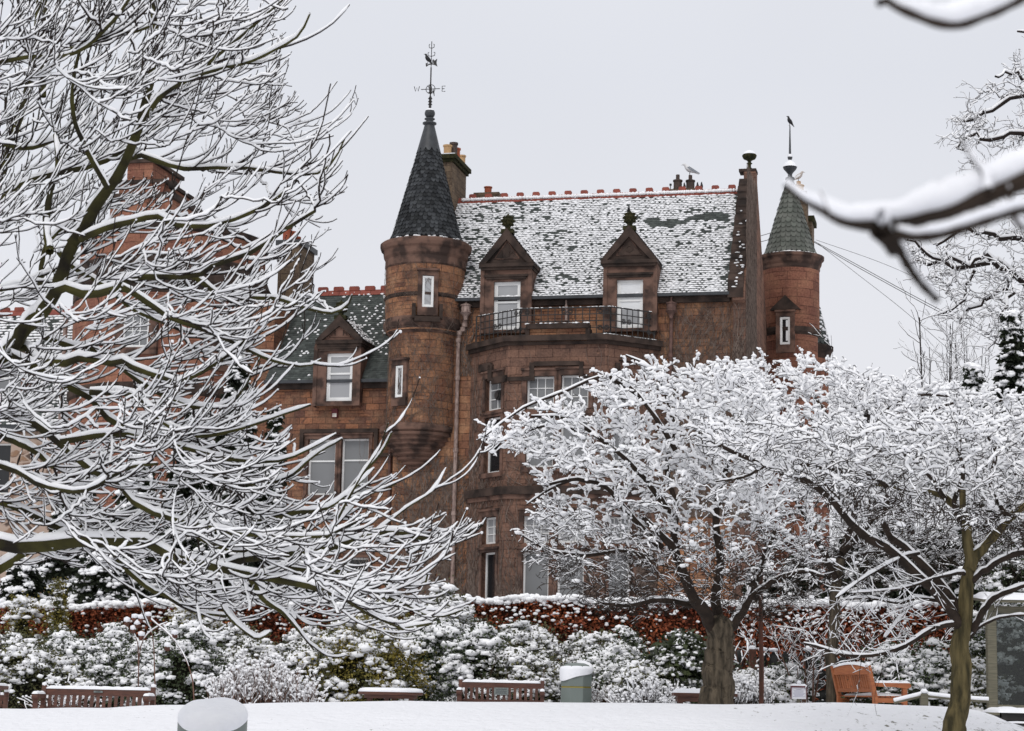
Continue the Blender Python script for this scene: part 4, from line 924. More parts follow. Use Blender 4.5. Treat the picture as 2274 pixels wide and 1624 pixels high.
mb = MB(); mb.box(WU0, WU1, WV - .15, WV, WEZ - .28, WEZ - .12); mb.box(WU0, WU1, WV - .24, WV, WEZ - .12, WEZ + .0); mb.build('eaves_cornice', MT['dress_d'], mansion, world=False)
mb = MB(); mb.box(WU0, WU1, WV - .33, WV - .242, WEZ - .09, WEZ + .02); mb.build('gutter', MT['lead'], mansion, world=False)
mb = MB(); mb.prism([(WV - .22, WEZ), (WRV, WRZ), (WRV + 3.4, WEZ)], lambda a, b, d: (d, a, b), WU0, UL + .3); wr_ = mb.build('roof', MT['slate'], mansion, world=False)
Lw = sqrt((WRV - WV + .22) ** 2 + (WRZ - WEZ) ** 2); es2 = np.array([0, (WRV - WV + .22) / Lw, (WRZ - WEZ) / Lw]); en2 = np.array([0, -es2[2], es2[1]])
nw1 = noise2(14, 1.6)
def wing_snow(u, s): return np.clip(.06 + .25 * nw1(u, s * 2) + .26 * sstep(2.2, 3.8, u) * sstep(.6, 2.2, s) + .2 * sstep(Lw - .7, Lw, s), .02, .75)
slates('slates', MT['slate'], wr_, (WU0, WV - .22, WEZ), (1, 0, 0), es2, en2, lambda i: (0, UL + .3 - WU0), 42, Lw / 42, .17, wing_snow, 22, padw=(.5, 1.1))
mb = MB(); x = WU0 + .85
while x < UL + .3:
    mb.prism([(WRV - .19, WRZ - .15), (WRV, WRZ + .08), (WRV + .19, WRZ - .15)], lambda a, z, d: (d, a, z), x, x + .40); x += .412
wrd = mb.build('ridge_tiles', MT['terra'], mansion, world=False)
x = mu(718, 640, WRV)
while x < UL + .3:
    mb = MB(); mb.prism(crest(x, WRV, WRZ + .05, .40, .17), lambda a, b, d: (a, d, b), WRV - .05, WRV + .05); x += 37 * mpp(x, WRV); mb.build('ridge_crest', MT['terra'], wrd, world=False)
dormer(WV, 699, 802, (701, 758), (805, 758), (756, 699), (785, 891), (726, 784), WEZ, WRZ, 3.2, 'glass', ('dress', 'dress_p'), txt=[('H', -.24, .06, .26), ('H', .2, .06, .26), ('C', -.02, .36, .26)], zbot=mz(750, 905, WV))
mb = MB(); u_, z_ = meas(745, 918, WV); mb.box(u_ - .11, u_ + .11, WV - .12, WV, z_ - .17, z_ + .15); ab = mb.build('alarm_box', MT['maroon'], mansion, world=False)
mb = MB(); mb.box(u_ - .08, u_ + .08, WV - .125, WV - .119, z_ - .15, z_ - .02); mb.build('alarm_plate', MT['cream'], ab, world=False)
downpipe([(866, 1000), (864, 1120), (862, 1200), (860, 1330)], None, 'pipe_d', r=.06, v=WV - .1)
# wing chimney
u0, u1 = mu(618, 580, WRV - .4), mu(664, 580, WRV - .4); z1 = mz(640, 545, WRV - .4)
mb = MB(); mb.box(u0, u1, WRV - .4, WRV + 1.4, WEZ, z1); c6 = mb.build('chimney', MT['chim'], mansion, world=False)
mb = MB(); mb.box(u0 - .1, u1 + .1, WRV - .5, WRV + 1.5, z1, z1 + .2); mb.build('chimney_cap', MT['lead'], c6, world=False)
for i in range(3): pot(u0 + .2 + .02 * i, WRV - .1 + .5 * i, z1 + .2, .17, .62 - .1 * i, 'pot_red', c6)
# ---- round tower behind the tree
RTV = 2.2; TTU = mu(376, 780, RTV); tm = mpp(TTU, RTV); tt = lambda y: mz(376, y, RTV)
mb = MB(); mb.lathe([(215 * tm, GZ0), (215 * tm, tt(660))], TTU, RTV, 96); mb.lathe([(207 * tm, tt(640)), (207 * tm, tt(548))], TTU, RTV, 96)
tw = mb.build('round_tower', MT['stone_t'], mansion, smooth=True, world=False)
mb = MB(); mb.lathe([(215 * tm, tt(690)), (218 * tm, tt(688)), (218 * tm, tt(664)), (222 * tm, tt(660)), (224 * tm, tt(648)), (219 * tm, tt(640)), (212 * tm, tt(622)), (214 * tm, tt(612)), (207 * tm, tt(608))], TTU, RTV, 96)
mb.lathe([(207 * tm, tt(556)), (214 * tm, tt(552)), (215 * tm, tt(543)), (206 * tm, tt(540)), (0, tt(540))], TTU, RTV, 96)
mb.lathe([(215 * tm, tt(905)), (220 * tm, tt(900)), (220 * tm, tt(885)), (215 * tm, tt(880))], TTU, RTV, 96)
mb.build('tower_cornice', MT['dress_d'], tw, world=False)
mb = MB(); mb.lathe([(214 * tm, tt(541.5)), (212 * tm, tt(537)), (0.01, tt(534))], TTU, RTV, 64); mb.build('snow', MT['snow'], tw, smooth=True, world=False)
# gabled cap house on the tower
def rbox(mb, x0, x1, y0, y1, v0, v1):
    mb.box(mu(x0, y0, v0), mu(x1, y0, v0), v0, v1, mz((x0 + x1) / 2, y1, v0), mz((x0 + x1) / 2, y0, v0))
v0 = RTV - 1.5; mb = MB(); rbox(mb, 246, 378, 440, 560, v0, v0 + 3); mb.box(mu(262, 420, v0), mu(362, 420, v0), v0 + .1, v0 + 2.8, mz(310, 442, v0), mz(310, 405, v0))
rbox(mb, 284, 340, 360, 410, v0 + .1, v0 + 2.8); capm = mb.build('cap_house', MT['stone_t'], tw, world=False)
mb = MB(); rbox(mb, 210, 396, 517, 529, v0 - .4, v0 + 3.4); rbox(mb, 240, 384, 428, 440, v0 - .12, v0 + 3.1); rbox(mb, 256, 368, 399, 407, v0, v0 + 2.9); rbox(mb, 278, 346, 353, 361, v0, v0 + 2.9)
for px in (240, 406 - 22): 
    u_, z_ = meas(px, 428, v0 + .2); mb.lathe([(.1, z_), (.08, z_ + .1)] + [(.2 * sin(a), z_ + .28 - .2 * cos(a)) for a in np.linspace(.4, pi, 9)], u_, v0 + .2, 14)
mb.build('cap_house_cornice', MT['dress_d'], tw, world=False)
def tower_window(px0, px1, y0, y1, cols, rows, gm):
    px = (px0 + px1) / 2; py = (y0 + y1) / 2; r = 215 * tm; a = -pi / 2
    for _ in range(8):
        v_ = RTV + r * sin(a); ub = mu(px, py, v_); a = -pi / 2 + math.asin(max(-.95, min(.95, (ub - TTU) / r)))
    A = np.array([TTU + r * cos(a), RTV + r * sin(a)]); td = np.array([-sin(a), cos(a)]); mf = linemap(A - td, A + td)
    hw = (px1 - px0) / 2 * mpp(A[0], A[1]) / max(.5, abs(td[0] * cos(YAW) + 0)); z1, z0 = mz(px, y0, A[1]), mz(px, y1, A[1])
    w_ = window(mf, 1 - hw, 1 + hw, z0, z1, cols=cols, rows=rows, glass_m=gm, rec=-.05); mb = MB()
    for sg in (-1, 1): mb.mbox(mf, 1 + sg * (hw + .16) - .16, 1 + sg * (hw + .16) + .16, z0 - .1, z1 + .3, -.10, .3)
    mb.mbox(mf, 1 - hw, 1 + hw, z1, z1 + .3, -.10, .3); mb.mbox(mf, 1 - hw - .32, 1 + hw + .32, z0 - .25, z0 - .0, -.10, .3); mb.build('stone_surround', MT['dress'], w_, world=False)
tower_window(274, 333, 699, 772, 3, 4, 'glass_m'); tower_window(501, 538, 717, 814, 2, 4, 'glass')
mb = MB(); ub = mu(584, 690, RTV - .4); mb.tube([(ub, RTV - .5, tt(690)), (ub, RTV - .5, GZ0)], .08, 8); mb.build('drainpipe', MT['pipe'], tw, smooth=True, world=False)
mb = MB(); rbox(mb, 562, 612, 660, 1400, .9, 4); mb.build('tower_link', MT['stone_w'], mansion, world=False)

# ---- far-left cottage
cot = thing('rubble_cottage', 'low whitewashed rubble stone house with snowy slate roof beside the round tower', 'house', tuple(OH), rotz=-YAW, rel=False)
CV = 2.4; c0, c1 = mu(-420, 940, CV), mu(150, 940, CV); CE = mz(70, 944, CV - .2); CRV = CV + 3.4; CR = mz(70, 694, CRV)
cw = rect(-40, 18, 985, 1098, (c0, CV), (c1, CV)); cw[0] += c0; cw[1] += c0
mb = MB(); wall(mb, flat(CV), c0, c1, GZ0, CE, [cw]); wall(mb, linemap((c1, CV), (c1, CV + 6.8)), 0, 6.8, GZ0, CE); mb.build('wall', rubble_mat('whitewashed_rubble'), cot, world=False)
window(flat(CV), *cw, hbars=(.5,), glass_m='glass_d', parent=cot)
mb = MB(); mb.prism([(CV - .25, CE), (CRV, CR), (CRV + 3.6, CE)], lambda a, b, d: (d, a, b), c0, c1); cr_ = mb.build('roof', MT['slate'], cot, world=False)
Lc = sqrt((CRV - CV + .25) ** 2 + (CR - CE) ** 2); es3 = np.array([0, (CRV - CV + .25) / Lc, (CR - CE) / Lc]); en3 = np.array([0, -es3[2], es3[1]])
slates('slates', MT['slate'], cr_, (c0, CV - .25, CE), (1, 0, 0), es3, en3, lambda i: (0, c1 - c0), 40, Lc / 40, .2, lambda u, s: np.clip(.86 + .2 * nw1(u, s), 0, 1), 23)
mb = MB(); mb.prism([(CRV - .2, CR - .16), (CRV, CR + .1), (CRV + .2, CR - .16)], lambda a, z, d: (d, a, z), c0, c1)
x = c1 - .3
while x > c0: mb.prism(crest(x, CRV, CR + .06, .4, .16), lambda a, b, d: (a, d, b), CRV - .05, CRV + .05); x -= .62
mb.build('ridge_tiles', MT['terra'], cot, world=False)
mb = MB(); mb.box(c0, c1, CV - .33, CV - .02, CE - .22, CE - .02); mb.build('gutter', MT['lead'], cot, world=False)
dv = CV + .5; a, b = mu(-22, 780, dv), mu(62, 780, dv); z0, z1 = mz(20, 893, dv), mz(20, 776, dv); mb = MB(); r_ = [mu(-10, 790, dv), mu(50, 790, dv), mz(20, 886, dv), mz(20, 792, dv)]
wall(mb, flat(dv), a, b, z0 - .3, z1, [r_], .2); mb.box(a, b - .0, dv + .21, dv + 2.6, z0 - .3, z1); dmr = mb.build('dormer', MT['dress_p'], cot, world=False)
mb = MB(); mb.box(a - .15, b + .15, dv - .15, dv + 2.8, z1, z1 + .12); mb.build('dormer_roof', MT['lead'], dmr, world=False)
window(flat(dv), *r_, hbars=(.5,), cols=2, glass_m='glass_m', parent=cot)
mb = MB(); ub = mu(144, 800, CV - .3); mb.tube([(ub, CV - .4, mz(144, 690, CV - .4)), (ub, CV - .4, GZ0)], .085, 8); mb.build('drainpipe', MT['pipe'], cot, smooth=True, world=False)

# ---- climbing creeper on the walls (bare stems)
def vines(nv, mf, s0, s1, z0, z1, seed, K=26, step=.24, rad=(.005, .013), off=.025, holes=(), zlow=.0, side=.55):
    r = np.random.default_rng(seed); s = r.uniform(s0, s1, nv); z = np.where(r.random(nv) < .5, z0, r.uniform(z0, z0 + (z1 - z0) * .8, nv)); an = r.normal(pi / 2, side, nv)
    P = np.zeros((nv, K, 3)); R_ = np.repeat(r.uniform(*rad, nv)[:, None], K, 1) * np.linspace(1, .35, K)[None]
    dead = np.zeros(nv, bool)
    for k in range(K):
        o = off + .015 * r.random(nv)
        for i in range(nv): P[i, k] = mf(s[i], z[i], -o[i])
        bad = (z > z1) | (s < s0) | (s > s1)
        for a, b, c, d in [h[:4] for h in holes]: bad |= (s > a - .06) & (s < b + .06) & (z > c - .06) & (z < d + .06)
        R_[bad, k] = 0
        s_o, z_o = (s.copy(), z.copy())
        dead = dead | bad
        an += r.normal(0, .32, nv) + (pi / 2 - an) * .12; s = s + np.cos(an) * step * ~dead; z = z + np.sin(an) * step * ~dead
    Z = R_ <= 0
    R_[np.maximum.accumulate(Z, 1)] = 0.0003
    return tubes(P, R_, 3)
np_ = NP()
def add_v(*a, **k): np_.add(*(lambda V, Q: (V, Q))(*vines(*a, **k)))
zg = mz(1100, 1340, 0)
add_v(420, bl, 0.05, lenf(bay_A, bay_B), zg, BZT - .3, 1, holes=wl); add_v(520, bf, 0, lenf(bay_B, bay_C), zg, BZT - .3, 2, holes=wf); add_v(420, br, 0, lenf(bay_C, bay_D), zg, BZT - .3, 3, holes=wr)
add_v(360, flat(0), UL + .05, bay_A[0], zg, mz(900, 1015, 0), 4)
add_v(700, flat(0), bay_D[0], UG0 + .1, zg + 3, EAVE_Z - .32, 5, rad=(.004, .010))
add_v(60, flat(0), mu(1020, 700, 0), bay_A[0] + .1, BZT - 1, EAVE_Z - .3, 15)
add_v(500, flat(-.10), UG0 + .1, UG1 + .02, zg + 3, EAVE_Z - .3, 6); add_v(800, linemap((UG1 + .02, -.1), (UG1 + .02, 7)), 0, 3.4, zg + 3, RIDGE_Z, 7, K=40)
add_v(60, flat(WV), mu(800, 900, WV), UL + .2, zg, mz(830, 930, WV), 16, rad=(.003, .007))
cyl = lambda s, z, d: (TU + (77 * Tm - d) * cos(s), TV + (77 * Tm - d) * sin(s), z)
add_v(150, cyl, -pi * .95, -.05, tz(958), tz(755), 8, rad=(.003, .008), side=.9, step=.2)
cyl2 = lambda s, z, d: (TU + (90 * Tm - d) * cos(s), TV + (90 * Tm - d) * sin(s), z)
add_v(80, cyl2, -pi * .95, -.05, tz(750), tz(600), 9, rad=(.003, .007), side=1.0, step=.18)
V = l2w(np.concatenate(np_.v)); np_.v = [V]
cr = np_.build('climbing_creeper', MT['vine'], None, pivot=tuple(l2w([bay_A[0], 0, GZ0])))
tag(cr, 'leafless brown creeper stems clinging to the bay, turret and gable walls', 'creeper')
# ================================================================== trees
def smooth_poly(P, K):
    P = np.asarray(P, float); n = len(P)
    if n == 2: t = np.linspace(0, 1, K)[:, None]; return P[0] * (1 - t) + P[1] * t
    Q = np.concatenate([[2 * P[0] - P[1]], P, [2 * P[-1] - P[-2]]])
    d = np.concatenate([[0], np.cumsum(np.linalg.norm(np.diff(P, axis=0), axis=1))]); s = np.linspace(0, d[-1], K)
    i = np.clip(np.searchsorted(d, s, 'right') - 1, 0, n - 2); t = ((s - d[i]) / np.maximum(d[i + 1] - d[i], 1e-9))[:, None]
    a, b, c, e_ = Q[i], Q[i + 1], Q[i + 2], Q[i + 3]
    return .5 * (2 * b + (c - a) * t + (2 * a - 5 * b + 4 * c - e_) * t ** 2 + (3 * b - a - 3 * c + e_) * t ** 3)
def grow(pos, d, L, r0, r1, K, up, wig, R=None):
    R = R or rng; n = len(pos); P = np.zeros((n, K, 3)); P[:, 0] = pos; d = nrm(d.copy()); st = (L / (K - 1))[:, None]
    upv = np.zeros((n, 1)) + np.asarray(up).reshape(-1, 1)
    for k in range(1, K):
        d = d + R.normal(size=(n, 3)) * wig; d[:, 2:3] += upv * (.4 + 1.2 * k / K); d = nrm(d); P[:, k] = P[:, k - 1] + d * st
    Rr = r0[:, None] * (1 - np.linspace(0, 1, K)[None]) + r1 * np.linspace(0, 1, K)[None]
    return P, Rr
def plen(P): return np.linalg.norm(np.diff(P, axis=1), axis=2).sum(1)
def spawn(P, Rr, dens, t0, t1, a0, a1, pup=.0, R=None, tb=1.0):
    R = R or rng; B, K, _ = P.shape; n = R.poisson(np.maximum(plen(P) * dens, .0)); idx = np.repeat(np.arange(B), n); m = len(idx)
    t = t0 + (t1 - t0) * R.random(m) ** tb; f = t * (K - 1); i = np.clip(f.astype(int), 0, K - 2); a = (f - i)[:, None]
    pos = P[idx, i] * (1 - a) + P[idx, i + 1] * a; tan_ = nrm(P[idx, i + 1] - P[idx, i]); r = Rr[idx, i] * (1 - a[:, 0]) + Rr[idx, i + 1] * a[:, 0]
    pp = R.normal(size=(m, 3)); pp[:, 2] += pup; pp = nrm(np.cross(np.cross(tan_, pp), tan_)); an = R.uniform(a0, a1, m)[:, None]
    return pos, tan_ * np.cos(an) + pp * np.sin(an), r, idx, t
def snow_tubes(P, Rr, s0, kr, S=5, h0=.25, h1=.62, R=None, lift=.85, gap=0.0, sc=None):
    R = R or rng; T = nrm(np.gradient(P, axis=1)); h = np.sqrt(np.clip(1 - T[..., 2] ** 2, 0, 1)); n, K, _ = P.shape
    nz = R.uniform(.45, 1.5, (n, K)); nz = (2 * nz + np.roll(nz, 1, 1)) / 3 * R.uniform(.75, 1.25, (n, 1))
    rs = (s0 * nz + kr * Rr) * sstep(h0, h1, h)
    if sc is not None: rs *= sc[:, None] * (R.random((n, 1)) < .35 + .65 * sc[:, None])
    if gap: rs *= (R.random((n, K)) > gap)
    rs[:, -1] *= .45; rs[:, 0] *= .8
    keep = rs.max(1) > .15 * s0
    C = P + np.array([0, 0, 1.0]) * (Rr * .5 + rs * lift)[..., None]
    return tubes(C[keep], np.maximum(rs[keep], 2e-4), S)
def connect(nodes, nr, targets, origin, lift, K=9, bend=.12, rmul=.010, rmin=.005, R=None, rend=.003, vskip=True, inw=1.0):
    R = R or rng; rn = np.linalg.norm(nodes - origin, axis=1); rad = np.zeros(len(nodes) + len(targets) * K); rad[:len(nodes)] = rn; o = np.argsort(np.linalg.norm(targets - origin, axis=1)); T = targets[o]
    buf = np.zeros((len(nodes) + len(T) * K, 3)); rb = np.zeros(len(buf)); m = len(nodes); buf[:m] = nodes; rb[:m] = nr
    out = []; rr = []
    for t in T:
        d = np.linalg.norm(buf[:m] - t, axis=1); rt = np.linalg.norm(t - origin); j = int(np.argmin(d + inw * np.maximum(0, rad[:m] - rt + .4 * d))); b = buf[j]; L = d[j]
        if L < .05 or (L > .6 and abs(t[2] - b[2]) > .8 * L and vskip): continue
        c = b + (t - b) * .45 + np.array([0, 0, lift * L]) + R.normal(size=3) * bend * L
        s = np.linspace(0, 1, K)[:, None]; P = b * (1 - s) ** 2 + c * 2 * s * (1 - s) + t * s ** 2; P[1:-1] += R.normal(size=(K - 2, 3)) * .018 * L
        r0 = min(rb[j] * .85, rmin + rmul * L); q = np.linspace(r0, rend, K)
        out.append(P); rr.append(q); buf[m:m + K - 2] = P[2:]; rad[m:m + K - 2] = np.linalg.norm(P[2:] - origin, axis=1); rb[m:m + K - 2] = np.maximum(q[2:], rmin * .8); m += K - 2
    return np.array(out), np.array(rr)
def in_poly(pts, poly):
    x, y = pts[:, 0], pts[:, 1]; c = np.zeros(len(pts), bool); n = len(poly)
    for i in range(n):
        (x1, y1), (x2, y2) = poly[i], poly[(i + 1) % n]
        c ^= ((y1 > y) != (y2 > y)) & (x < (x2 - x1) * (y - y1) / ((y2 - y1) if y2 != y1 else 1e-9) + x1)
    return c
def poly_targets(poly, n, Yf, R):
    p = np.array(poly, float); lo, hi = p.min(0), p.max(0); out = []
    while len(out) < n:
        q = R.uniform(lo, hi, (n * 2, 2)); out += list(q[in_poly(q, poly)])
    q = np.array(out[:n]); return np.array([at(a, b, Yf(a, b)) for a, b in q])
def limb(px, Y0, Y1, r0, r1, K=18):
    """traced limb: pixel points become points in space at their own distance; radii in metres"""
    Ys = np.linspace(Y0, Y1, len(px)); P = smooth_poly([at(a, b, Y) for (a, b), Y in zip(px, Ys)], K)
    return P, np.linspace(r0, r1, K)

def pix(P):
    d = P - EYEP; q = d @ FWD; return np.stack([CX + F * (d @ RGT) / q, CY - F * (d @ UPV) / q], -1)
def rough(P, Rr, R, S=22, K=60):
    P = np.array([smooth_poly(p, K) for p in P]); Rr = np.array([np.interp(np.linspace(0, 1, K), np.linspace(0, 1, len(r)), r) for r in Rr]); V, Q = tubes(P, Rr, S); n = len(P)
    a = np.arange(S) * 2 * pi / S; k = np.arange(K)[:, None]; C = np.repeat(P.reshape(-1, 3), S, 0)
    f = np.concatenate([(1 + .05 * np.sin(a * 5 + k * .13 + ph) + .04 * np.sin(a * 9 - k * .21 + ph) + .03 * np.sin(a * 3 + k * .5) + .025 * R.normal(size=(K, S))).ravel() for ph in R.uniform(0, 6, n)])
    return C + (V - C) * f[:, None], Q
class Tree:
    def __init__(s, seed): s.R = np.random.default_rng(seed); s.w = NP(); s.t = NP(); s.s = NP(); s.tips = []
    def limbs(s, LB, S=8, s0=.012, kr=.55, snow=True, dark=0):
        P = np.array([l[0] for l in LB]); Rr = np.array([l[1] for l in LB]); Rr = Rr * s.R.uniform(.9, 1.1, Rr.shape); P = P + s.R.normal(size=P.shape) * (Rr * .12)[..., None]; (s.w.add(*tubes(P, Rr, S)) if not dark else (s.w.add(*rough(P[:dark], Rr[:dark], s.R)), s.t.add(*tubes(P[dark:], Rr[dark:], S))))
        if snow: s.s.add(*snow_tubes(P, Rr, s0, kr, 6, R=s.R))
        return P, Rr
    def twigs(s, P, Rr, s0, kr, S=4, SS=5, tgt='t', h=(.25, .62), lift=.85, gap=0.0, sc=None):
        getattr(s, tgt).add(*tubes(P, Rr, S))
        if s0: s.s.add(*snow_tubes(P, Rr, s0, kr, SS, h[0], h[1], R=s.R, lift=lift, gap=gap, sc=sc))
    def tipballs(s, P, prob, r, dz=.3):
        k = s.R.random(len(P)) < prob; c = P[k, -1]; n = len(c)
        if n:
            q = s.R.uniform(r * .7, r * 1.3, n); s.s.add(*blobs(c + np.array([0, 0, 1.]) * (q * dz)[:, None], ax_h(q, q, q * 1.1, np.zeros(n))))
    def build(s, name, label, cat, loc, mw='bark_m', mt='bark', group=None, wname='trunk', snow_m='snow_fine'):
        o = thing(name, label, cat, tuple(loc), group)
        if s.w.n: s.w.build(wname, MT[mw], o)
        if s.t.n: s.t.build('twigs', MT[mt], o)
        if s.s.n: s.s.build('snow', MT[snow_m], o)
        return o

# ------------------------------------------------------------------ big bare tree at the left
T = Tree(101); Y = 15.0; m = Y / F
base = np.array([-5.0, 15.0, G(-5.0, 15.0) - .1])
trunk = smooth_poly([base, base + (.05, .05, .8), at(-270, 1180, 15), at(-230, 950, 15), at(-120, 850, 15), at(0, 800, 14.9)], 18)
LB = [(trunk, np.linspace(.24, .062, 18))]
main = [  # (pixel path, r0 px, r1 px, depth change)
    ([(-20, 812), (0, 800), (47, 742), (97, 685), (133, 624), (161, 541)], 19, 14, 0), ([(161, 541), (204, 477), (237, 423), (280, 358), (315, 258), (344, 107), (338, -40)], 14, 6, -.5),
    ([(-200, 930), (-120, 760), (-70, 640), (0, 400), (47, 251), (72, 150), (90, -30)], 14, 7, 1.2), ([(-180, 900), (-60, 560), (0, 440), (90, 394), (154, 380), (220, 365), (262, 340), (330, 300), (400, 230)], 13, 4, .8),
    ([(110, 560), (104, 500), (111, 430), (128, 360), (122, 300)], 9, 5, .5), ([(95, 215), (96, 100), (100, 0), (96, -80)], 7, 4, .3), ([(90, 640), (92, 590), (107, 538), (150, 500), (190, 470)], 7, 4, .2),
    ([(179, 531), (229, 509), (298, 491), (359, 481), (387, 499), (466, 502), (538, 481), (610, 445), (660, 400)], 8, 3, -.6), ([(316, 258), (344, 222), (412, 179), (459, 143), (520, 93), (574, 47), (628, 0)], 7, 2.5, -.4),
    ([(300, 300), (359, 215), (430, 172), (502, 151), (559, 136), (610, 111), (663, 79), (688, 32)], 6, 2, -1), ([(265, 372), (305, 344), (394, 373), (502, 373), (574, 376), (645, 387), (699, 387), (738, 362), (767, 305)], 7, 2, -.9),
    ([(100, 685), (133, 640), (200, 655), (265, 638), (294, 617), (430, 613), (475, 590), (560, 560), (640, 505), (700, 470)], 11, 3, -1.2), ([(430, 613), (502, 660), (610, 663), (681, 685), (735, 696), (770, 680), (782, 655)], 7, 2, -.5),
    ([(272, 638), (315, 663), (376, 706), (430, 724), (502, 753), (574, 789), (627, 807), (681, 814), (712, 798)], 7, 2, .5), ([(130, 560), (158, 591), (229, 634), (300, 690), (370, 720), (440, 745), (490, 740)], 6, 3, .4),
    ([(40, 770), (57, 772), (82, 800), (143, 807), (180, 795), (251, 807), (272, 800), (308, 821), (373, 843), (412, 846), (502, 792), (560, 740)], 10, 3, -.8), ([(20, 790), (29, 796), (80, 815), (122, 839), (158, 864), (200, 885), (240, 930), (300, 960), (380, 985), (470, 1000)], 10, 4, .6),
    ([(323, 857), (394, 893), (466, 907), (520, 886), (552, 843), (580, 790)], 6, 2, 0), ([(97, 749), (172, 774), (201, 776), (260, 812), (323, 857)], 7, 5, .3), ([(201, 872), (298, 879), (359, 936), (430, 968), (520, 957), (627, 921), (690, 900)], 7, 2, -.7),
    ([(-160, 880), (-60, 890), (0, 911), (72, 939), (133, 982), (186, 1033), (272, 1079), (305, 1125), (359, 1147), (448, 1168), (538, 1186), (645, 1193), (717, 1193), (789, 1161)], 11, 3, -1.0), ([(-100, 905), (-30, 950), (0, 968), (72, 1000), (120, 1040)], 8, 5, .2),
    ([(133, 982), (251, 964), (359, 982), (502, 1018), (610, 1025), (681, 1000), (746, 964)], 7, 2, .4), ([(-260, 1240), (-120, 1190), (0, 1211), (72, 1218), (143, 1204), (215, 1204), (287, 1207), (333, 1204), (373, 1232), (430, 1247), (538, 1275), (610, 1286), (681, 1300), (745, 1315), (780, 1347), (834, 1369), (888, 1394), (931, 1404), (960, 1385)], 19, 2.5, -1.4),
    ([(-150, 1330), (0, 1262), (47, 1229), (110, 1205), (180, 1170), (230, 1150)], 14, 6, .6), ([(-220, 1060), (-100, 1090), (0, 1114), (90, 1153), (143, 1175), (200, 1160), (260, 1140)], 11, 4, .8),
    ([(700, 1225), (745, 1214), (800, 1196), (881, 1182), (935, 1196), (1003, 1193), (1045, 1178), (1072, 1166)], 8, 3, -.4), ([(480, 1262), (560, 1240), (640, 1232), (700, 1225)], 8, 7, -.3), ([(820, 1190), (860, 1205), (930, 1200), (985, 1215)], 4, 2, .1),
    ([(215, 1157), (244, 1214), (280, 1265), (330, 1308), (362, 1322), (430, 1358), (516, 1369)], 7, 2.5, .6), ([(440, 1248), (480, 1304), (502, 1358), (538, 1397), (574, 1419), (602, 1404)], 7, 2.5, -.4), ([(552, 1280), (588, 1336), (624, 1358), (663, 1401), (697, 1444)], 7, 2, .4),
    ([(640, 1262), (745, 1275), (816, 1308), (888, 1336), (945, 1365), (988, 1369), (1028, 1354)], 6, 2, -.6), ([(700, 1255), (798, 1279), (870, 1300), (938, 1297), (950, 1275)], 5, 2, -.9), ([(560, 1160), (640, 1140), (720, 1130), (780, 1090), (830, 1040)], 6, 2, .5),
    ([(470, 1050), (560, 1075), (640, 1060), (700, 1010), (760, 975)], 6, 2, -.3), ([(380, 1150), (470, 1210), (560, 1225), (650, 1215), (730, 1180), (800, 1110), (880, 1075)], 6, 2, .8), ([(620, 1150), (740, 1120), (800, 1060), (850, 1000), (870, 960)], 5, 2, -.5),
    ([(780, 1220), (850, 1170), (900, 1130), (960, 1090), (990, 1040)], 3.5, 1.5, .3), ([(700, 1230), (745, 1160), (800, 1060), (840, 1000), (862, 940)], 4, 1.5, -.2),
    ([(-60, 300), (60, 330), (140, 300), (220, 250), (260, 180)], 6, 3, .9), ([(-80, 160), (40, 130), (160, 120), (240, 60), (300, -20)], 6, 3, -.9), ([(150, 110), (230, 90), (330, 60), (420, 20), (480, -40)], 5, 2, .6), ([(240, 420), (190, 330), (160, 240), (170, 140), (200, 40)], 6, 3, -.5),
    ([(-90, 640), (20, 640), (120, 600)], 6, 4, .9), ([(-100, 1010), (20, 1040), (100, 1080), (190, 1090), (280, 1040), (350, 1030)], 7, 3, -.8)]
for px, r0, r1, dY in main:
    y0 = 15 + T.R.uniform(-.9, .9) * (0 if r0 > 10 else 1); LB.append(limb(px, y0, y0 + dY, r0 * m, r1 * m))
P1, R1 = T.limbs(LB, 8, .0095, .60)
crown = [(620, -30), (690, 30), (690, 90), (640, 170), (690, 230), (750, 310), (785, 390), (750, 470), (755, 560), (700, 620), (775, 690), (660, 760), (700, 810), (600, 850), (560, 900), (640, 925), (672, 990), (690, 1060), (780, 1100), (850, 1060), (885, 1095), (870, 1170), (960, 1130), (1075, 1150), (1060, 1190), (960, 1240), (960, 1300), (1045, 1350), (920, 1412), (760, 1330), (640, 1390), (550, 1400), (400, 1350), (300, 1300), (100, 1240), (-200, 1200), (-300, 900), (-200, 0), (-100, -120), (500, -120)]
nd = P1[:, 2:].reshape(-1, 3); nr = R1[:, 2:].reshape(-1)
tg = poly_targets(crown, 300, lambda a, b: 15 + T.R.uniform(-2.4, 2.4), T.R); tg3 = poly_targets([(60, 850), (560, 900), (650, 960), (690, 1070), (860, 1150), (960, 1220), (980, 1340), (900, 1390), (600, 1390), (300, 1290), (60, 1150)], 130, lambda a, b: 15 + T.R.uniform(-2.0, 2.0), T.R); tg2 = poly_targets([(-150, -120), (500, -120), (560, 40), (540, 200), (420, 330), (-150, 330)], 190, lambda a, b: 15 + T.R.uniform(-2.4, 2.4), T.R)
P2a, R2a = connect(nd, nr, np.concatenate([tg, tg2, tg3]), np.array([-5.2, 15, 4.6]), -.13, K=11, rmul=.009, rmin=.0065, R=T.R, rend=.0055)
T.twigs(P2a, R2a, .0074, .55, S=5, tgt='t', lift=1.0)
PA = np.concatenate([smooth_poly(p, 11)[None] for p in P1] + [P2a]); RA = np.concatenate([np.interp(np.linspace(0, 1, 11), np.linspace(0, 1, 18), r)[None] for r in R1] + [R2a])
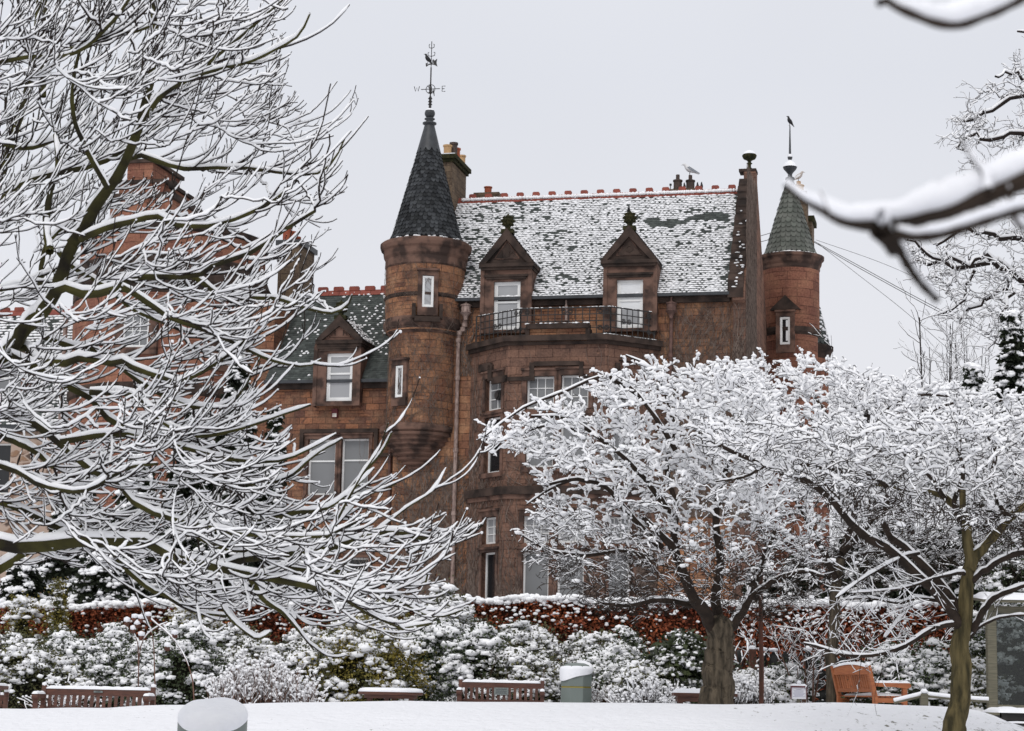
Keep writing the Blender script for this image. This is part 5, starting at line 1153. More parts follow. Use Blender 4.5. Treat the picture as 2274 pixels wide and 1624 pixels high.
# second order: long shoots sweeping outwards and turning up at the ends
pos, d, r, _, t = spawn(PA, RA, 5.0, .08, .98, .30, .85, pup=-.15, R=T.R)
def flow(pos, d, k):      # shoots lean outwards, away from the trunk
    o_ = nrm((pos - np.array([-5.6, 15, 4.4])) * np.array([1, .6, .9])); d = nrm(d) * np.array([1, .7, .8]) + o_ * k; return nrm(d)
d = flow(pos, d, .75)
vis = (pos[:, 0] > -4.9); pos, d, r = pos[vis], d[vis], r[vis]
def clip_crown(P, Rr, keep_out=.2):
    k = in_poly(pix(P[:, -1]), crown) | (T.R.random(len(P)) < keep_out); return P[k], Rr[k]
L = T.R.uniform(.22, .80, len(pos)); P3, R3 = clip_crown(*grow(pos, d, L, np.minimum(r * .9, .0074), .0042, 12, .085, .075, T.R))
T.twigs(P3, R3, .0060, .42, lift=1.05)
T.tipballs(P3, .3, .010)
pos, d, r, _, t = spawn(P3, R3, 6.0, .12, .97, .35, .9, pup=.15, R=T.R); d = flow(pos, d, .4)
L = T.R.uniform(.07, .30, len(pos)); P4, R4 = clip_crown(*grow(pos, d, L, np.minimum(r * .9, .0055), .0037, 7, .11, .10, T.R), .25)
T.twigs(P4, R4, .0045, .4, lift=1.1); T.tipballs(P4, .2, .0085, dz=.8)
pos, d, r, _, t = spawn(P4, R4, 5.0, .2, 1, .4, .9, pup=.4, R=T.R)
L = T.R.uniform(.03, .09, len(pos)); P5, R5 = grow(pos, d, L, np.minimum(r * .9, .0050), .0040, 4, .1, .08, T.R); T.twigs(P5, R5, .0036, .3, S=3, lift=1.1, gap=.3)
left_tree = T.build('bare_tree', 'large bare tree with mossy limbs and snow on every branch before the round tower', 'tree', base)
print('left tree', T.w.n, T.t.n, T.s.n)

# ------------------------------------------------------------------ low spreading snow-laden trees at the right
def spreading_tree(seed, d, base_px, LBs, poly, cx, cw, dw, ntg, name, label, trunk_m, s0=.016, dens3=6.5, dens4=8.0, floor=None, group=None, dark=1, low=None, thin=0):
    T = Tree(seed); m = d / F; LB = []
    for px, r0, r1, dY in LBs: LB.append(limb(px, d, d + dY, r0 * m, r1 * m, 16))
    P1, R1 = T.limbs(LB, 9, .012, .30, dark=dark)
    def Yf(a, b):
        q = max(0.05, 1 - ((a - cx) / cw) ** 2); return d + T.R.uniform(-1, 1) * dw * sqrt(q)
    tg = poly_targets(poly, ntg, Yf, T.R)
    if thin: px_ = pix(tg)[:, 0]; tg = tg[(px_ > thin) | (T.R.random(len(tg)) < .85)]
    if low: tg = np.concatenate([tg, poly_targets(low, 520, Yf, T.R)])
    P2, R2 = connect(P1[:, 5:].reshape(-1, 3), R1[:, 5:].reshape(-1), tg, P1[0, -1], .16, K=10, bend=.10, rmul=.012, rmin=.0055, R=T.R, vskip=False)
    zlo, zhi = np.percentile(P2[:, -1, 2], (6, 80)); zs = lambda P: .10 + 1.05 * sstep(zlo, zhi, P[:, -1, 2] + T.R.normal(size=len(P)) * .3)
    T.twigs(P2, R2, s0 * .9, .35, S=5, tgt='t', gap=.08, lift=.9, sc=zs(P2))
    pos, dd, r, _, t = spawn(P2, R2, dens3, .12, 1, .5, 1.25, pup=.1, R=T.R); dd[:, 2] *= .45; oo = pos - P1[0, -1]; oo[:, 2] *= .35; dd = nrm(nrm(dd) + .65 * nrm(oo))
    L = T.R.uniform(.12, .36, len(pos)); P3, R3 = grow(pos, dd, L, np.minimum(r * .9, .0075), .0050, 8, -.015, .22, T.R); z3 = zs(P3); T.twigs(P3, R3, s0, .35, S=4, gap=.16, h=(.2, .5), lift=.95, sc=z3)
    pos, dd, r, i3, t = spawn(P3, R3, dens4, .12, 1, .5, 1.3, pup=.25, R=T.R); dd[:, 2] *= .7
    L = T.R.uniform(.04, .16, len(pos)); P4, R4 = grow(pos, dd, L, np.minimum(r * .9, .0062), .0044, 6, .03, .28, T.R); T.twigs(P4, R4, s0 * .9, .3, S=3, gap=.4, h=(.25, .6), lift=1.0, sc=z3[i3])
    # snow that has lodged in the forks of the upper sprays
    k = T.R.random(len(P3)) < .75 * z3 ** 2; q = P3[k]; q = np.concatenate([q, q[T.R.random(len(q)) < .5]]); j = T.R.integers(1, 8, len(q)); cc = q[np.arange(len(q)), j]; bs = s0 * T.R.uniform(1.2, 2.8, len(q)); di = q[:, -1] - q[:, 0]
    T.s.add(*blobs(cc + np.array([0, 0, 1.]) * (bs * .55)[:, None], ax_h(bs * 1.5, bs, bs * .75, np.arctan2(di[:, 1], di[:, 0]))))
    print(name, T.w.n, T.t.n, T.s.n)
    b = at(*base_px, d); b = np.array([b[0], d, G(b[0], d)])
    return T.build(name, label, 'tree', b, mw=trunk_m, mt='bark_r', group=group)
def ground_py(px, d):
    x = at(px, 1560, d)[0]; z = G(x, d); return HZ + .0201 * (px - CX) - (z - EYE) / d * F
dA = 29.5; gA = ground_py(1598, dA) + 6
A_l = [([(1592, gA), (1596, 1500), (1600, 1430), (1602, 1385)], 37, 27, 0), ([(1596, 1420), (1570, 1370), (1545, 1335), (1520, 1280), (1500, 1225), (1470, 1190), (1430, 1150)], 17, 5, -1.2), ([(1604, 1410), (1640, 1370), (1665, 1320), (1690, 1260), (1720, 1180)], 15, 5, 1),
       ([(1560, 1350), (1519, 1340), (1462, 1333), (1400, 1345), (1340, 1340)], 8, 3, -1), ([(1470, 1215), (1451, 1200), (1419, 1165), (1383, 1125), (1347, 1082), (1318, 1071), (1275, 1064), (1220, 1075)], 8, 3, -.6),
       ([(1545, 1335), (1533, 1318), (1515, 1272), (1497, 1200), (1500, 1120), (1480, 1040), (1500, 960)], 10, 4, .8), ([(1600, 1400), (1590, 1330), (1600, 1250), (1590, 1150), (1610, 1050), (1640, 960)], 12, 5, .6), ([(1497, 1150), (1420, 1050), (1340, 980), (1260, 930), (1180, 925)], 7, 2.5, -.8),
       ([(1500, 1000), (1450, 920), (1400, 860), (1340, 830)], 6, 2.5, -.2), ([(1450, 1240), (1380, 1225), (1290, 1235), (1230, 1225)], 6, 2.5, .5), ([(1665, 1330), (1720, 1290), (1780, 1270), (1830, 1280)], 8, 3, -.5), ([(1420, 880), (1340, 838), (1250, 872), (1160, 908), (1078, 968)], 4.5, 1.8, -.5), ([(1300, 960), (1220, 945), (1150, 968), (1100, 1005)], 3.5, 1.5, .6), ([(1275, 1064), (1225, 1085), (1170, 1120)], 3.5, 1.5, .2), ([(1300, 1235), (1220, 1222), (1150, 1185)], 4, 1.5, -.5), ([(1500, 960), (1480, 880), (1440, 815), (1390, 790)], 5, 2, .3)]
polyA = [(1062, 985), (1085, 955), (1150, 925), (1260, 885), (1330, 832), (1400, 812), (1480, 815), (1560, 822), (1640, 822), (1700, 850), (1760, 950), (1800, 1100), (1830, 1230), (1800, 1330), (1700, 1390), (1600, 1370), (1500, 1350), (1420, 1380), (1330, 1370), (1270, 1330), (1180, 1270), (1150, 1190), (1210, 1100), (1190, 1020), (1120, 1000)]
spreading_tree(201, dA, (1595, 1560), A_l, polyA, 1430, 420, 1.9, 1350, 'spreading_tree', 'low spreading tree with a stout forked trunk in front of the dark bench table', 'bark_t', s0=.0175, dens3=8, dens4=7, thin=1370, low=[(1180, 1130), (1300, 1150), (1560, 1200), (1800, 1200), (1840, 1330), (1700, 1400), (1560, 1345), (1420, 1385), (1300, 1350), (1190, 1270)])
dC = 36.0; gC = ground_py(1850, dC) + 4
C_l = [([(1848, gC), (1846, 1480), (1852, 1380), (1856, 1300), (1868, 1240)], 14, 10, 0), ([(1862, 1260), (1880, 1200), (1900, 1120), (1890, 1000), (1900, 920)], 9, 4, .5), ([(1858, 1290), (1830, 1230), (1790, 1150), (1740, 1060), (1690, 980)], 8, 3, -.6), ([(1870, 1230), (1940, 1150), (2010, 1050), (2090, 980), (2180, 940)], 8, 3, .6),
       ([(1895, 1060), (1850, 950), (1800, 870), (1740, 830)], 6, 2.5, .3), ([(1895, 1000), (1960, 920), (2030, 880), (2110, 880)], 6, 2.5, -.3), ([(1890, 960), (1905, 880), (1935, 830)], 5, 2, .2), ([(1960, 1020), (2040, 930), (2140, 890), (2230, 890)], 5, 2, .5), ([(1866, 1250), (1920, 1230), (1990, 1225), (2050, 1200)], 5, 2, .4)]
polyC = [(1560, 808), (1700, 800), (1830, 803), (1900, 822), (1960, 845), (2040, 848), (2150, 868), (2274, 885), (2380, 930), (2380, 1150), (2200, 1250), (2050, 1280), (1900, 1300), (1780, 1280), (1680, 1180), (1620, 1050), (1560, 930)]
spreading_tree(202, dC, (1850, 1560), C_l, polyC, 1930, 480, 2.4, 1450, 'spreading_tree', 'low spreading tree with a slim straight grey trunk beside the orange bench', 'bark_t', s0=.0190, dens3=8, dens4=7, low=[(1650, 1150), (1850, 1220), (2050, 1180), (2274, 1150), (2274, 1270), (2050, 1310), (1800, 1320)])
dB = 22.5; gB = ground_py(2130, dB) + 8
B_l = [([(2122, gB), (2124, 1624), (2130, 1520), (2135, 1430), (2142, 1360), (2150, 1290), (2152, 1240), (2148, 1190), (2140, 1130), (2138, 1085)], 28, 6, 0), ([(2150, 1215), (2146, 1170), (2135, 1135), (2105, 1110), (2060, 1092), (2000, 1085), (1940, 1075)], 11, 2.5, .6), ([(2150, 1270), (2170, 1232), (2205, 1190), (2240, 1150), (2290, 1110), (2350, 1060)], 14, 6, .5),
       ([(2135, 1395), (2107, 1347), (2035, 1275), (1964, 1214), (1903, 1179), (1838, 1100), (1767, 1057), (1695, 1032), (1634, 1007), (1598, 989), (1551, 961)], 12, 4, -.8), ([(2138, 1370), (2100, 1310), (2053, 1258), (2007, 1214), (1964, 1176), (1964, 1073), (1838, 1041), (1749, 1026)], 11, 4, .7),
       ([(2145, 1392), (2118, 1387), (2071, 1397), (2018, 1430), (1964, 1451), (1910, 1458), (1856, 1451), (1820, 1437), (1785, 1430)], 6.5, 2.5, -.5), ([(2155, 1290), (2179, 1272), (2233, 1239), (2300, 1222), (2380, 1230)], 9, 4, .2), ([(2160, 1400), (2180, 1365), (2205, 1330), (2245, 1312), (2310, 1290)], 8, 4, -.5),
       ([(2145, 1278), (2132, 1272), (2071, 1286), (2000, 1308), (1892, 1318)], 4, 1.5, -.4), ([(2040, 1230), (2010, 1236), (1964, 1258), (1910, 1290), (1856, 1329)], 4.5, 1.5, -.7), ([(2120, 1340), (2035, 1329), (2000, 1340), (1928, 1329), (1867, 1333)], 4.5, 1.8, .4), ([(2146, 1180), (2120, 1120), (2140, 1050), (2120, 980)], 8, 3, .4),
       ([(1860, 1110), (1830, 1060), (1850, 1000), (1900, 960)], 6, 2, .5), ([(2100, 1110), (2050, 1040), (1990, 1000), (1930, 990)], 6, 2.5, .2), ([(2240, 1150), (2200, 1080), (2210, 1000), (2170, 940)], 7, 3, .6), ([(1700, 1034), (1650, 1060), (1590, 1070)], 4, 2, .3), ([(1964, 1420), (1990, 1385), (2020, 1350)], 3, 1.5, .3), ([(2150, 1420), (2180, 1390), (2230, 1370), (2300, 1365)], 4, 2, .2)]
polyB = [(1545, 950), (1640, 930), (1760, 935), (1900, 945), (2000, 930), (2100, 925), (2274, 930), (2450, 960), (2450, 1200), (2350, 1260), (2270, 1240), (2215, 1195), (2130, 1160), (2040, 1165), (1960, 1185), (1890, 1150), (1820, 1110), (1720, 1060), (1600, 1010)]
spreading_tree(203, dB, (2125, 1640), B_l, polyB, 1980, 520, 2.2, 1350, 'spreading_tree', 'nearest spreading tree with a mossy trunk and long low arching limbs', 'bark_tm', s0=.0130, dens3=8, dens4=7.5, dark=3)
# its low fine twig sprays, bare of heavy snow
T = Tree(204); lows = [LBx for LBx in B_l if LBx[1] < 7]; LB = [limb(px, dB, dB + dY, r0 * dB / F, r1 * dB / F, 16) for px, r0, r1, dY in lows]
P1 = np.array([l[0] for l in LB]); R1 = np.array([l[1] for l in LB])
pos, dd, r, _, t = spawn(P1, R1, 12, .15, 1, .5, 1.3, R=T.R); L = T.R.uniform(.25, .8, len(pos)); P3, R3 = grow(pos, dd, L, np.minimum(r * .6, .004), .0022, 9, .0, .13, T.R); T.twigs(P3, R3, .0045, .4, S=3, gap=.25)
pos, dd, r, _, t = spawn(P3, R3, 6, .2, 1, .4, 1.1, R=T.R); L = T.R.uniform(.08, .3, len(pos)); P4, R4 = grow(pos, dd, L, np.minimum(r * .7, .003), .002, 6, .0, .15, T.R); T.twigs(P4, R4, .004, .3, S=3, gap=.3)
nearB = [o for o in D.objects if o.get('label', '').startswith('nearest spreading')][0]
T.t.build('twigs', MT['bark_r'], nearB); T.s.build('snow', MT['snow_fine'], nearB)

# ------------------------------------------------------------------ oak beyond, upper right
T = Tree(301); dO = 58.0; m = dO / F
ob_ = at(2440, 1500, dO); base = np.array([ob_[0], dO, G(ob_[0], dO) - .1])
LB = [(smooth_poly([base, base + (0, 0, 2.5), at(2430, 1100, dO), at(2420, 800, dO), at(2400, 560, dO), at(2380, 300, dO), at(2370, 60, dO)], 16), np.linspace(.5, .15, 16))]
for px, r0, r1, dY in [([(2425, 720), (2340, 660), (2274, 622), (2233, 602), (2208, 581), (2165, 595), (2100, 580), (2072, 588), (2054, 581), (2010, 590)], 10, 3, 1), ([(2233, 602), (2205, 582), (2180, 570), (2150, 588), (2110, 575), (2060, 560), (2030, 540), (2000, 520)], 6, 2, -1),
                       ([(2420, 520), (2350, 540), (2274, 535), (2220, 530), (2160, 510), (2120, 520), (2080, 545)], 8, 3, -1), ([(2400, 420), (2330, 330), (2274, 296), (2235, 300), (2197, 312), (2161, 301), (2125, 330)], 8, 3, 1), ([(2390, 330), (2330, 250), (2274, 215), (2220, 230), (2170, 260), (2120, 270)], 8, 2.5, 2),
                       ([(2240, 606), (2230, 640), (2190, 665), (2150, 690), (2130, 720)], 5, 2, .6), ([(2250, 640), (2235, 690), (2225, 740), (2190, 780)], 4, 1.5, -.5), ([(2165, 600), (2150, 640), (2120, 680), (2080, 700)], 4, 1.5, .5), ([(2380, 200), (2330, 130), (2290, 90), (2260, 70)], 7, 2.5, 1), ([(2395, 460), (2320, 420), (2250, 410), (2190, 400), (2140, 390)], 7, 2.5, -1.2),
                       ([(2330, 250), (2280, 180), (2240, 160), (2210, 170)], 5, 2, -1)]:
    LB.append(limb(px, dO, dO + dY, r0 * m, r1 * m, 16))
for l in LB[1:]: l[0][1:-1] += T.R.normal(size=(14, 3)) * .055
P1, R1 = T.limbs(LB, 7, .03, .45)
polyO = [(2274, 50), (2230, 110), (2235, 190), (2190, 180), (2160, 220), (2105, 255), (2112, 320), (2140, 370), (2110, 385), (2140, 430), (2170, 480), (2090, 500), (2000, 510), (1985, 560), (2020, 610), (2070, 640), (2100, 690), (2150, 730), (2210, 770), (2260, 720), (2300, 680), (2420, 600), (2420, 100)]
tg = poly_targets(polyO, 420, lambda a, b: dO + T.R.uniform(-3, 3), T.R)
P2, R2 = connect(P1[:, 4:].reshape(-1, 3), R1[:, 4:].reshape(-1), tg, base + (0, 0, 8), .02, K=9, bend=.22, rmul=.022, rmin=.014, R=T.R, rend=.010)
P2[:, 1:-1] += T.R.normal(size=(len(P2), 7, 3)) * .035; T.twigs(P2, R2, .020, .35, S=4, tgt='w', gap=.15)
pos, dd, r, _, t = spawn(P2, R2, 2.8, .15, 1, .5, 1.2, R=T.R); L = T.R.uniform(.25, .8, len(pos)); P3, R3 = grow(pos, dd, L, np.minimum(r * .8, .012), .007, 8, .0, .3, T.R); T.twigs(P3, R3, .015, .3, S=3, gap=.25)
pos, dd, r, _, t = spawn(P3, R3, 3.6, .2, 1, .4, 1.1, R=T.R); L = T.R.uniform(.12, .4, len(pos)); P4, R4 = grow(pos, dd, L, np.minimum(r * .8, .009), .006, 5, .0, .25, T.R); T.twigs(P4, R4, .010, .3, S=3, gap=.35)
T.build('oak_tree', 'tall gnarled bare oak with crooked black limbs rising against the sky', 'tree', base, mw='bark')
print('oak', T.w.n, T.t.n, T.s.n)
# rounded white tree far off, saplings on the skyline
def round_tree(px, py, rpx, d, seed, label):
    T = Tree(seed); c = at(px, py + rpx * .55, d); b = np.array([c[0], d, G(c[0], d)]); r = rpx * d / F
    LB = [(smooth_poly([b, b + (0, 0, (c[2] - b[2]) * .5), c], 10), np.linspace(.25, .1, 10))]
    for i in range(7):
        e_ = c + np.array([T.R.uniform(-1, 1) * r * .8, T.R.uniform(-1, 1) * r * .7, T.R.uniform(.1, .55) * r]); LB.append((smooth_poly([LB[0][0][6], (LB[0][0][8] + e_) / 2 + (0, 0, .3), e_], 10), np.linspace(.09, .03, 10)))
    P1, R1 = T.limbs(LB, 6, .03, .3)
    q = nrm(T.R.normal(size=(260, 3))) * T.R.random((260, 1)) ** .4 * np.array([r, r, r * .62]); q[:, 2] = np.maximum(q[:, 2], -.3 * r)
    P2, R2 = connect(P1[:, 3:].reshape(-1, 3), R1[:, 3:].reshape(-1), c + q, c, .05, K=8, rmul=.02, rmin=.014, R=T.R, rend=.01); T.twigs(P2, R2, .03, .4, S=3, tgt='w')
    pos, dd, rr, _, t = spawn(P2, R2, 4, .3, 1, .3, 1.0, pup=.2, R=T.R); L = T.R.uniform(.25, .6, len(pos)); P3, R3 = grow(pos, dd, L, np.minimum(rr, .012), .008, 6, .04, .2, T.R); T.twigs(P3, R3, .024, .3, S=3, SS=4)
    T.build('round_tree', label, 'tree', b, mw='bark')
round_tree(1915, 838, 85, 92, 401, 'rounded white frosted tree far away just right of the small turret')
round_tree(2020, 870, 60, 80, 402, 'small white frosted tree on the skyline left of the dark evergreen')
def sapling(px, top, base_py, d, seed, label, n=1, spread=20, r=.05, snow=.014):
    T = Tree(seed); LB = []; bx = at(px, base_py, d)
    b = np.array([bx[0], d, G(bx[0], d)])
    for i in range(n):
        e_ = at(px + T.R.uniform(-1, 1) * spread, top + T.R.uniform(0, .4) * abs(base_py - top) * (i > 0), d + T.R.uniform(-.6, .6)); s_ = b + np.array([T.R.uniform(-.3, .3) * (n > 1), T.R.uniform(-.3, .3) * (n > 1), 0])
        LB.append((smooth_poly([s_, s_ * .5 + e_ * .5 + T.R.normal(size=3) * .12, e_], 12), np.linspace(r, r * .35, 12)))
    P1, R1 = T.limbs(LB, 6, snow, .3); k = int(np.clip((12 - 12 * .55), 1, 11))
    pos, dd, rr, _, t = spawn(P1, R1, 1.5, .55, 1, .5, 1.1, pup=.2, R=T.R); L = T.R.uniform(.4, 1.5, len(pos)); P3, R3 = grow(pos, dd, L, rr * .6, .006, 9, .04, .16, T.R); T.twigs(P3, R3, snow * .8, .3, S=4, gap=.2)
    pos, dd, rr, _, t = spawn(P3, R3, 3, .2, 1, .4, 1, pup=.2, R=T.R); L = T.R.uniform(.15, .5, len(pos)); P4, R4 = grow(pos, dd, L, rr * .6, .005, 6, .04, .16, T.R); T.twigs(P4, R4, snow * .7, .3, S=3, gap=.3)
    T.build('sapling', label, 'young tree', b, mw='bark', mt='bark', group='young trees on the skyline')
sapling(2044, 705, 950, 55, 411, 'thin black sapling with a knobbly top standing alone on the skyline', spread=3)
sapling(2100, 715, 950, 56, 412, 'clump of thin upright bare stems under the oak', n=6, spread=40, r=.025)
sapling(2150, 735, 950, 57, 413, 'clump of fine bare saplings left of the dark evergreen', n=7, spread=45, r=.025)
sapling(1846, 745, 950, 50, 414, 'single fine leafless stem poking up right of the small turret', spread=3, r=.012, snow=.006)

# ------------------------------------------------------------------ near branches across the upper right corner
def near_branch(name, label, defs, d, loc_px):
    T = Tree(501 + len(defs)); m = d / F; b = at(*loc_px, d); o = thing(name, label, 'branch', tuple(b)); 
    for px, r0, r1, s_, dY in defs:
        P, Rr = limb(px, d, d + dY, r0 * m, r1 * m, 40); Rr = Rr * (1 + .12 * np.sin(np.linspace(0, 40, 40)) * T.R.uniform(.4, 1, 40)); T.w.add(*tubes(P[None], Rr[None], 12))
        if s_:
            t_ = np.linspace(0, 1, 40); sr = np.interp(t_, np.linspace(0, 1, len(s_)), s_) * m * (1 + .10 * np.sin(t_ * 31) + .05 * T.R.normal(size=40)); hgt = 1.0
            C = P + np.array([0, 0, 1.]) * (Rr * .6 + sr * .93)[:, None]; T.s.add(*tubes(C[None], np.maximum(sr, 1e-4)[None], 14))
    T.w.build('bark', MT['bark_r'], o); T.s.build('snow', MT['snow'], o); return o
near_branch('near_branch', 'thick snow laden branch with a dark knot hanging close in front of the oak', [
    ([(2420, 330), (2274, 400), (2180, 440), (2080, 480), (1960, 500), (1880, 495), (1830, 468), (1790, 448), (1745, 412)], 29, 7, (34, 34, 32, 34, 34, 22, 22, 12, 9), .1),
    ([(1955, 498), (1985, 535), (2010, 580), (2040, 625), (2082, 668)], 14, 8, (16, 12, 9, 8, 5), .05), ([(1990, 520), (2040, 528), (2100, 520), (2180, 495), (2280, 465), (2400, 450)], 12, 8, (7, 11, 13, 13, 10, 8), -.08),
    ([(1960, 505), (1975, 530), (1985, 560)], 32, 14, None, .03), ([(2195, 432), (2190, 395), (2160, 352), (2136, 316)], 7, 4, (10, 9, 7, 2), .02), ([(2240, 415), (2250, 470), (2262, 500), (2300, 520)], 7, 5, (2, 8, 12, 10), .04), ([(2080, 480), (2092, 505), (2100, 522)], 5, 3, None, 0), ([(1845, 478), (1838, 462), (1832, 444), (1822, 425)], 4, 2.5, (2, 3, 3, 2), .01)], 2.0, (2180, 440))
near_branch('near_branch', 'short snowy branch dipping into the top right corner of the sky', [
    ([(1952, 8), (1968, 2), (1990, 16), (2030, 34), (2080, 52), (2128, 56), (2190, 34), (2240, 12), (2330, -40)], 9, 14, (5, 8, 16, 24, 28, 28, 24, 22, 18), .06)], 1.9, (2128, 56))
# ================================================================== hedge, conifers, shrubs
def box_np(x0, x1, y0, y1, z0f, z1f, n=60):
    xs = np.linspace(x0, x1, n); V = []; 
    for x in xs: V += [(x, y0, z0f(x)), (x, y0, z1f(x)), (x, y1, z1f(x)), (x, y1, z0f(x))]
    q = []
    for i in range(n - 1):
        a, b = i * 4, i * 4 + 4; q += [(a, b, b + 1, a + 1), (a + 1, b + 1, b + 2, a + 2), (a + 2, b + 2, b + 3, a + 3)]
    return np.array(V, float), np.array(q)
R_ = np.random.default_rng(77)
hd = 46.2; hx0, hx1 = at(-160, 1500, hd)[0], at(2330, 1500, hd)[0]
_hp = [(-160, 1349), (0, 1347), (300, 1342), (600, 1339), (900, 1335), (1200, 1331), (1500, 1338), (1800, 1340), (2330, 1342)]
_hz = [at(a, b, hd) for a, b in _hp]
hz = lambda x: np.interp(x, [p[0] for p in _hz], [p[2] for p in _hz]) + .03 * np.sin(np.asarray(x) * 2.1) + .025 * np.sin(np.asarray(x) * 5.3)
hedge = thing('beech_hedge', 'long clipped beech hedge of rust coloured leaves topped with snow below the mansion', 'hedge', (0, hd, 1.4))
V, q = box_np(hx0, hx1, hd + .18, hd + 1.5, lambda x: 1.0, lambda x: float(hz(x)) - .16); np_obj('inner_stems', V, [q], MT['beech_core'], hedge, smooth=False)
n = 64000; x = R_.uniform(hx0, hx1, n); top = R_.random(n) < .22; z = np.where(top, hz(x) - R_.random(n) * .12, 1.2 + (hz(x) - 1.25) * R_.random(n) ** .8); y = np.where(top, hd + R_.random(n) * 1.5, hd + .22 * R_.random(n) + .06 * np.sin(x * 3 + z * 4))
V, q = leaves(np.stack([x, y, z], 1), R_.uniform(.06, .10, n), R_.uniform(.02, .034, n), droop=.3); np_obj('beech_leaves', V, [q], MT['beech'], hedge, smooth=False)
n = 5200; x = R_.uniform(hx0, hx1, n); c = np.stack([x, hd + R_.random(n) ** 1.4 * 1.2 - .02, hz(x) + R_.normal(size=n) * .03 - .0], 1); s_ = R_.uniform(.05, .10, n)
b1 = blobs(c, ax_h(s_ * 1.2, s_, s_ * .75, R_.uniform(0, 3, n)))
n = 1700; x = R_.uniform(hx0, hx1, n); z = hz(x) - np.abs(R_.normal(size=n)) * .42; pat = R_.random(n) < np.clip(.55 + .5 * np.sin(x * .9 + 1) + .3 * np.sin(x * 2.3), .12, 1); x, z = x[pat], z[pat]; n = len(x)
s_ = R_.uniform(.025, .06, n); b2 = blobs(np.stack([x, np.full(n, hd - .03) + R_.random(n) * .08, z], 1), ax_h(s_ * 1.25, s_, s_ * .7, R_.uniform(0, 3, n)))
npb = NP(); npb.add(*b1); npb.add(*b2); npb.build('snow', MT['snow_fine'], hedge)

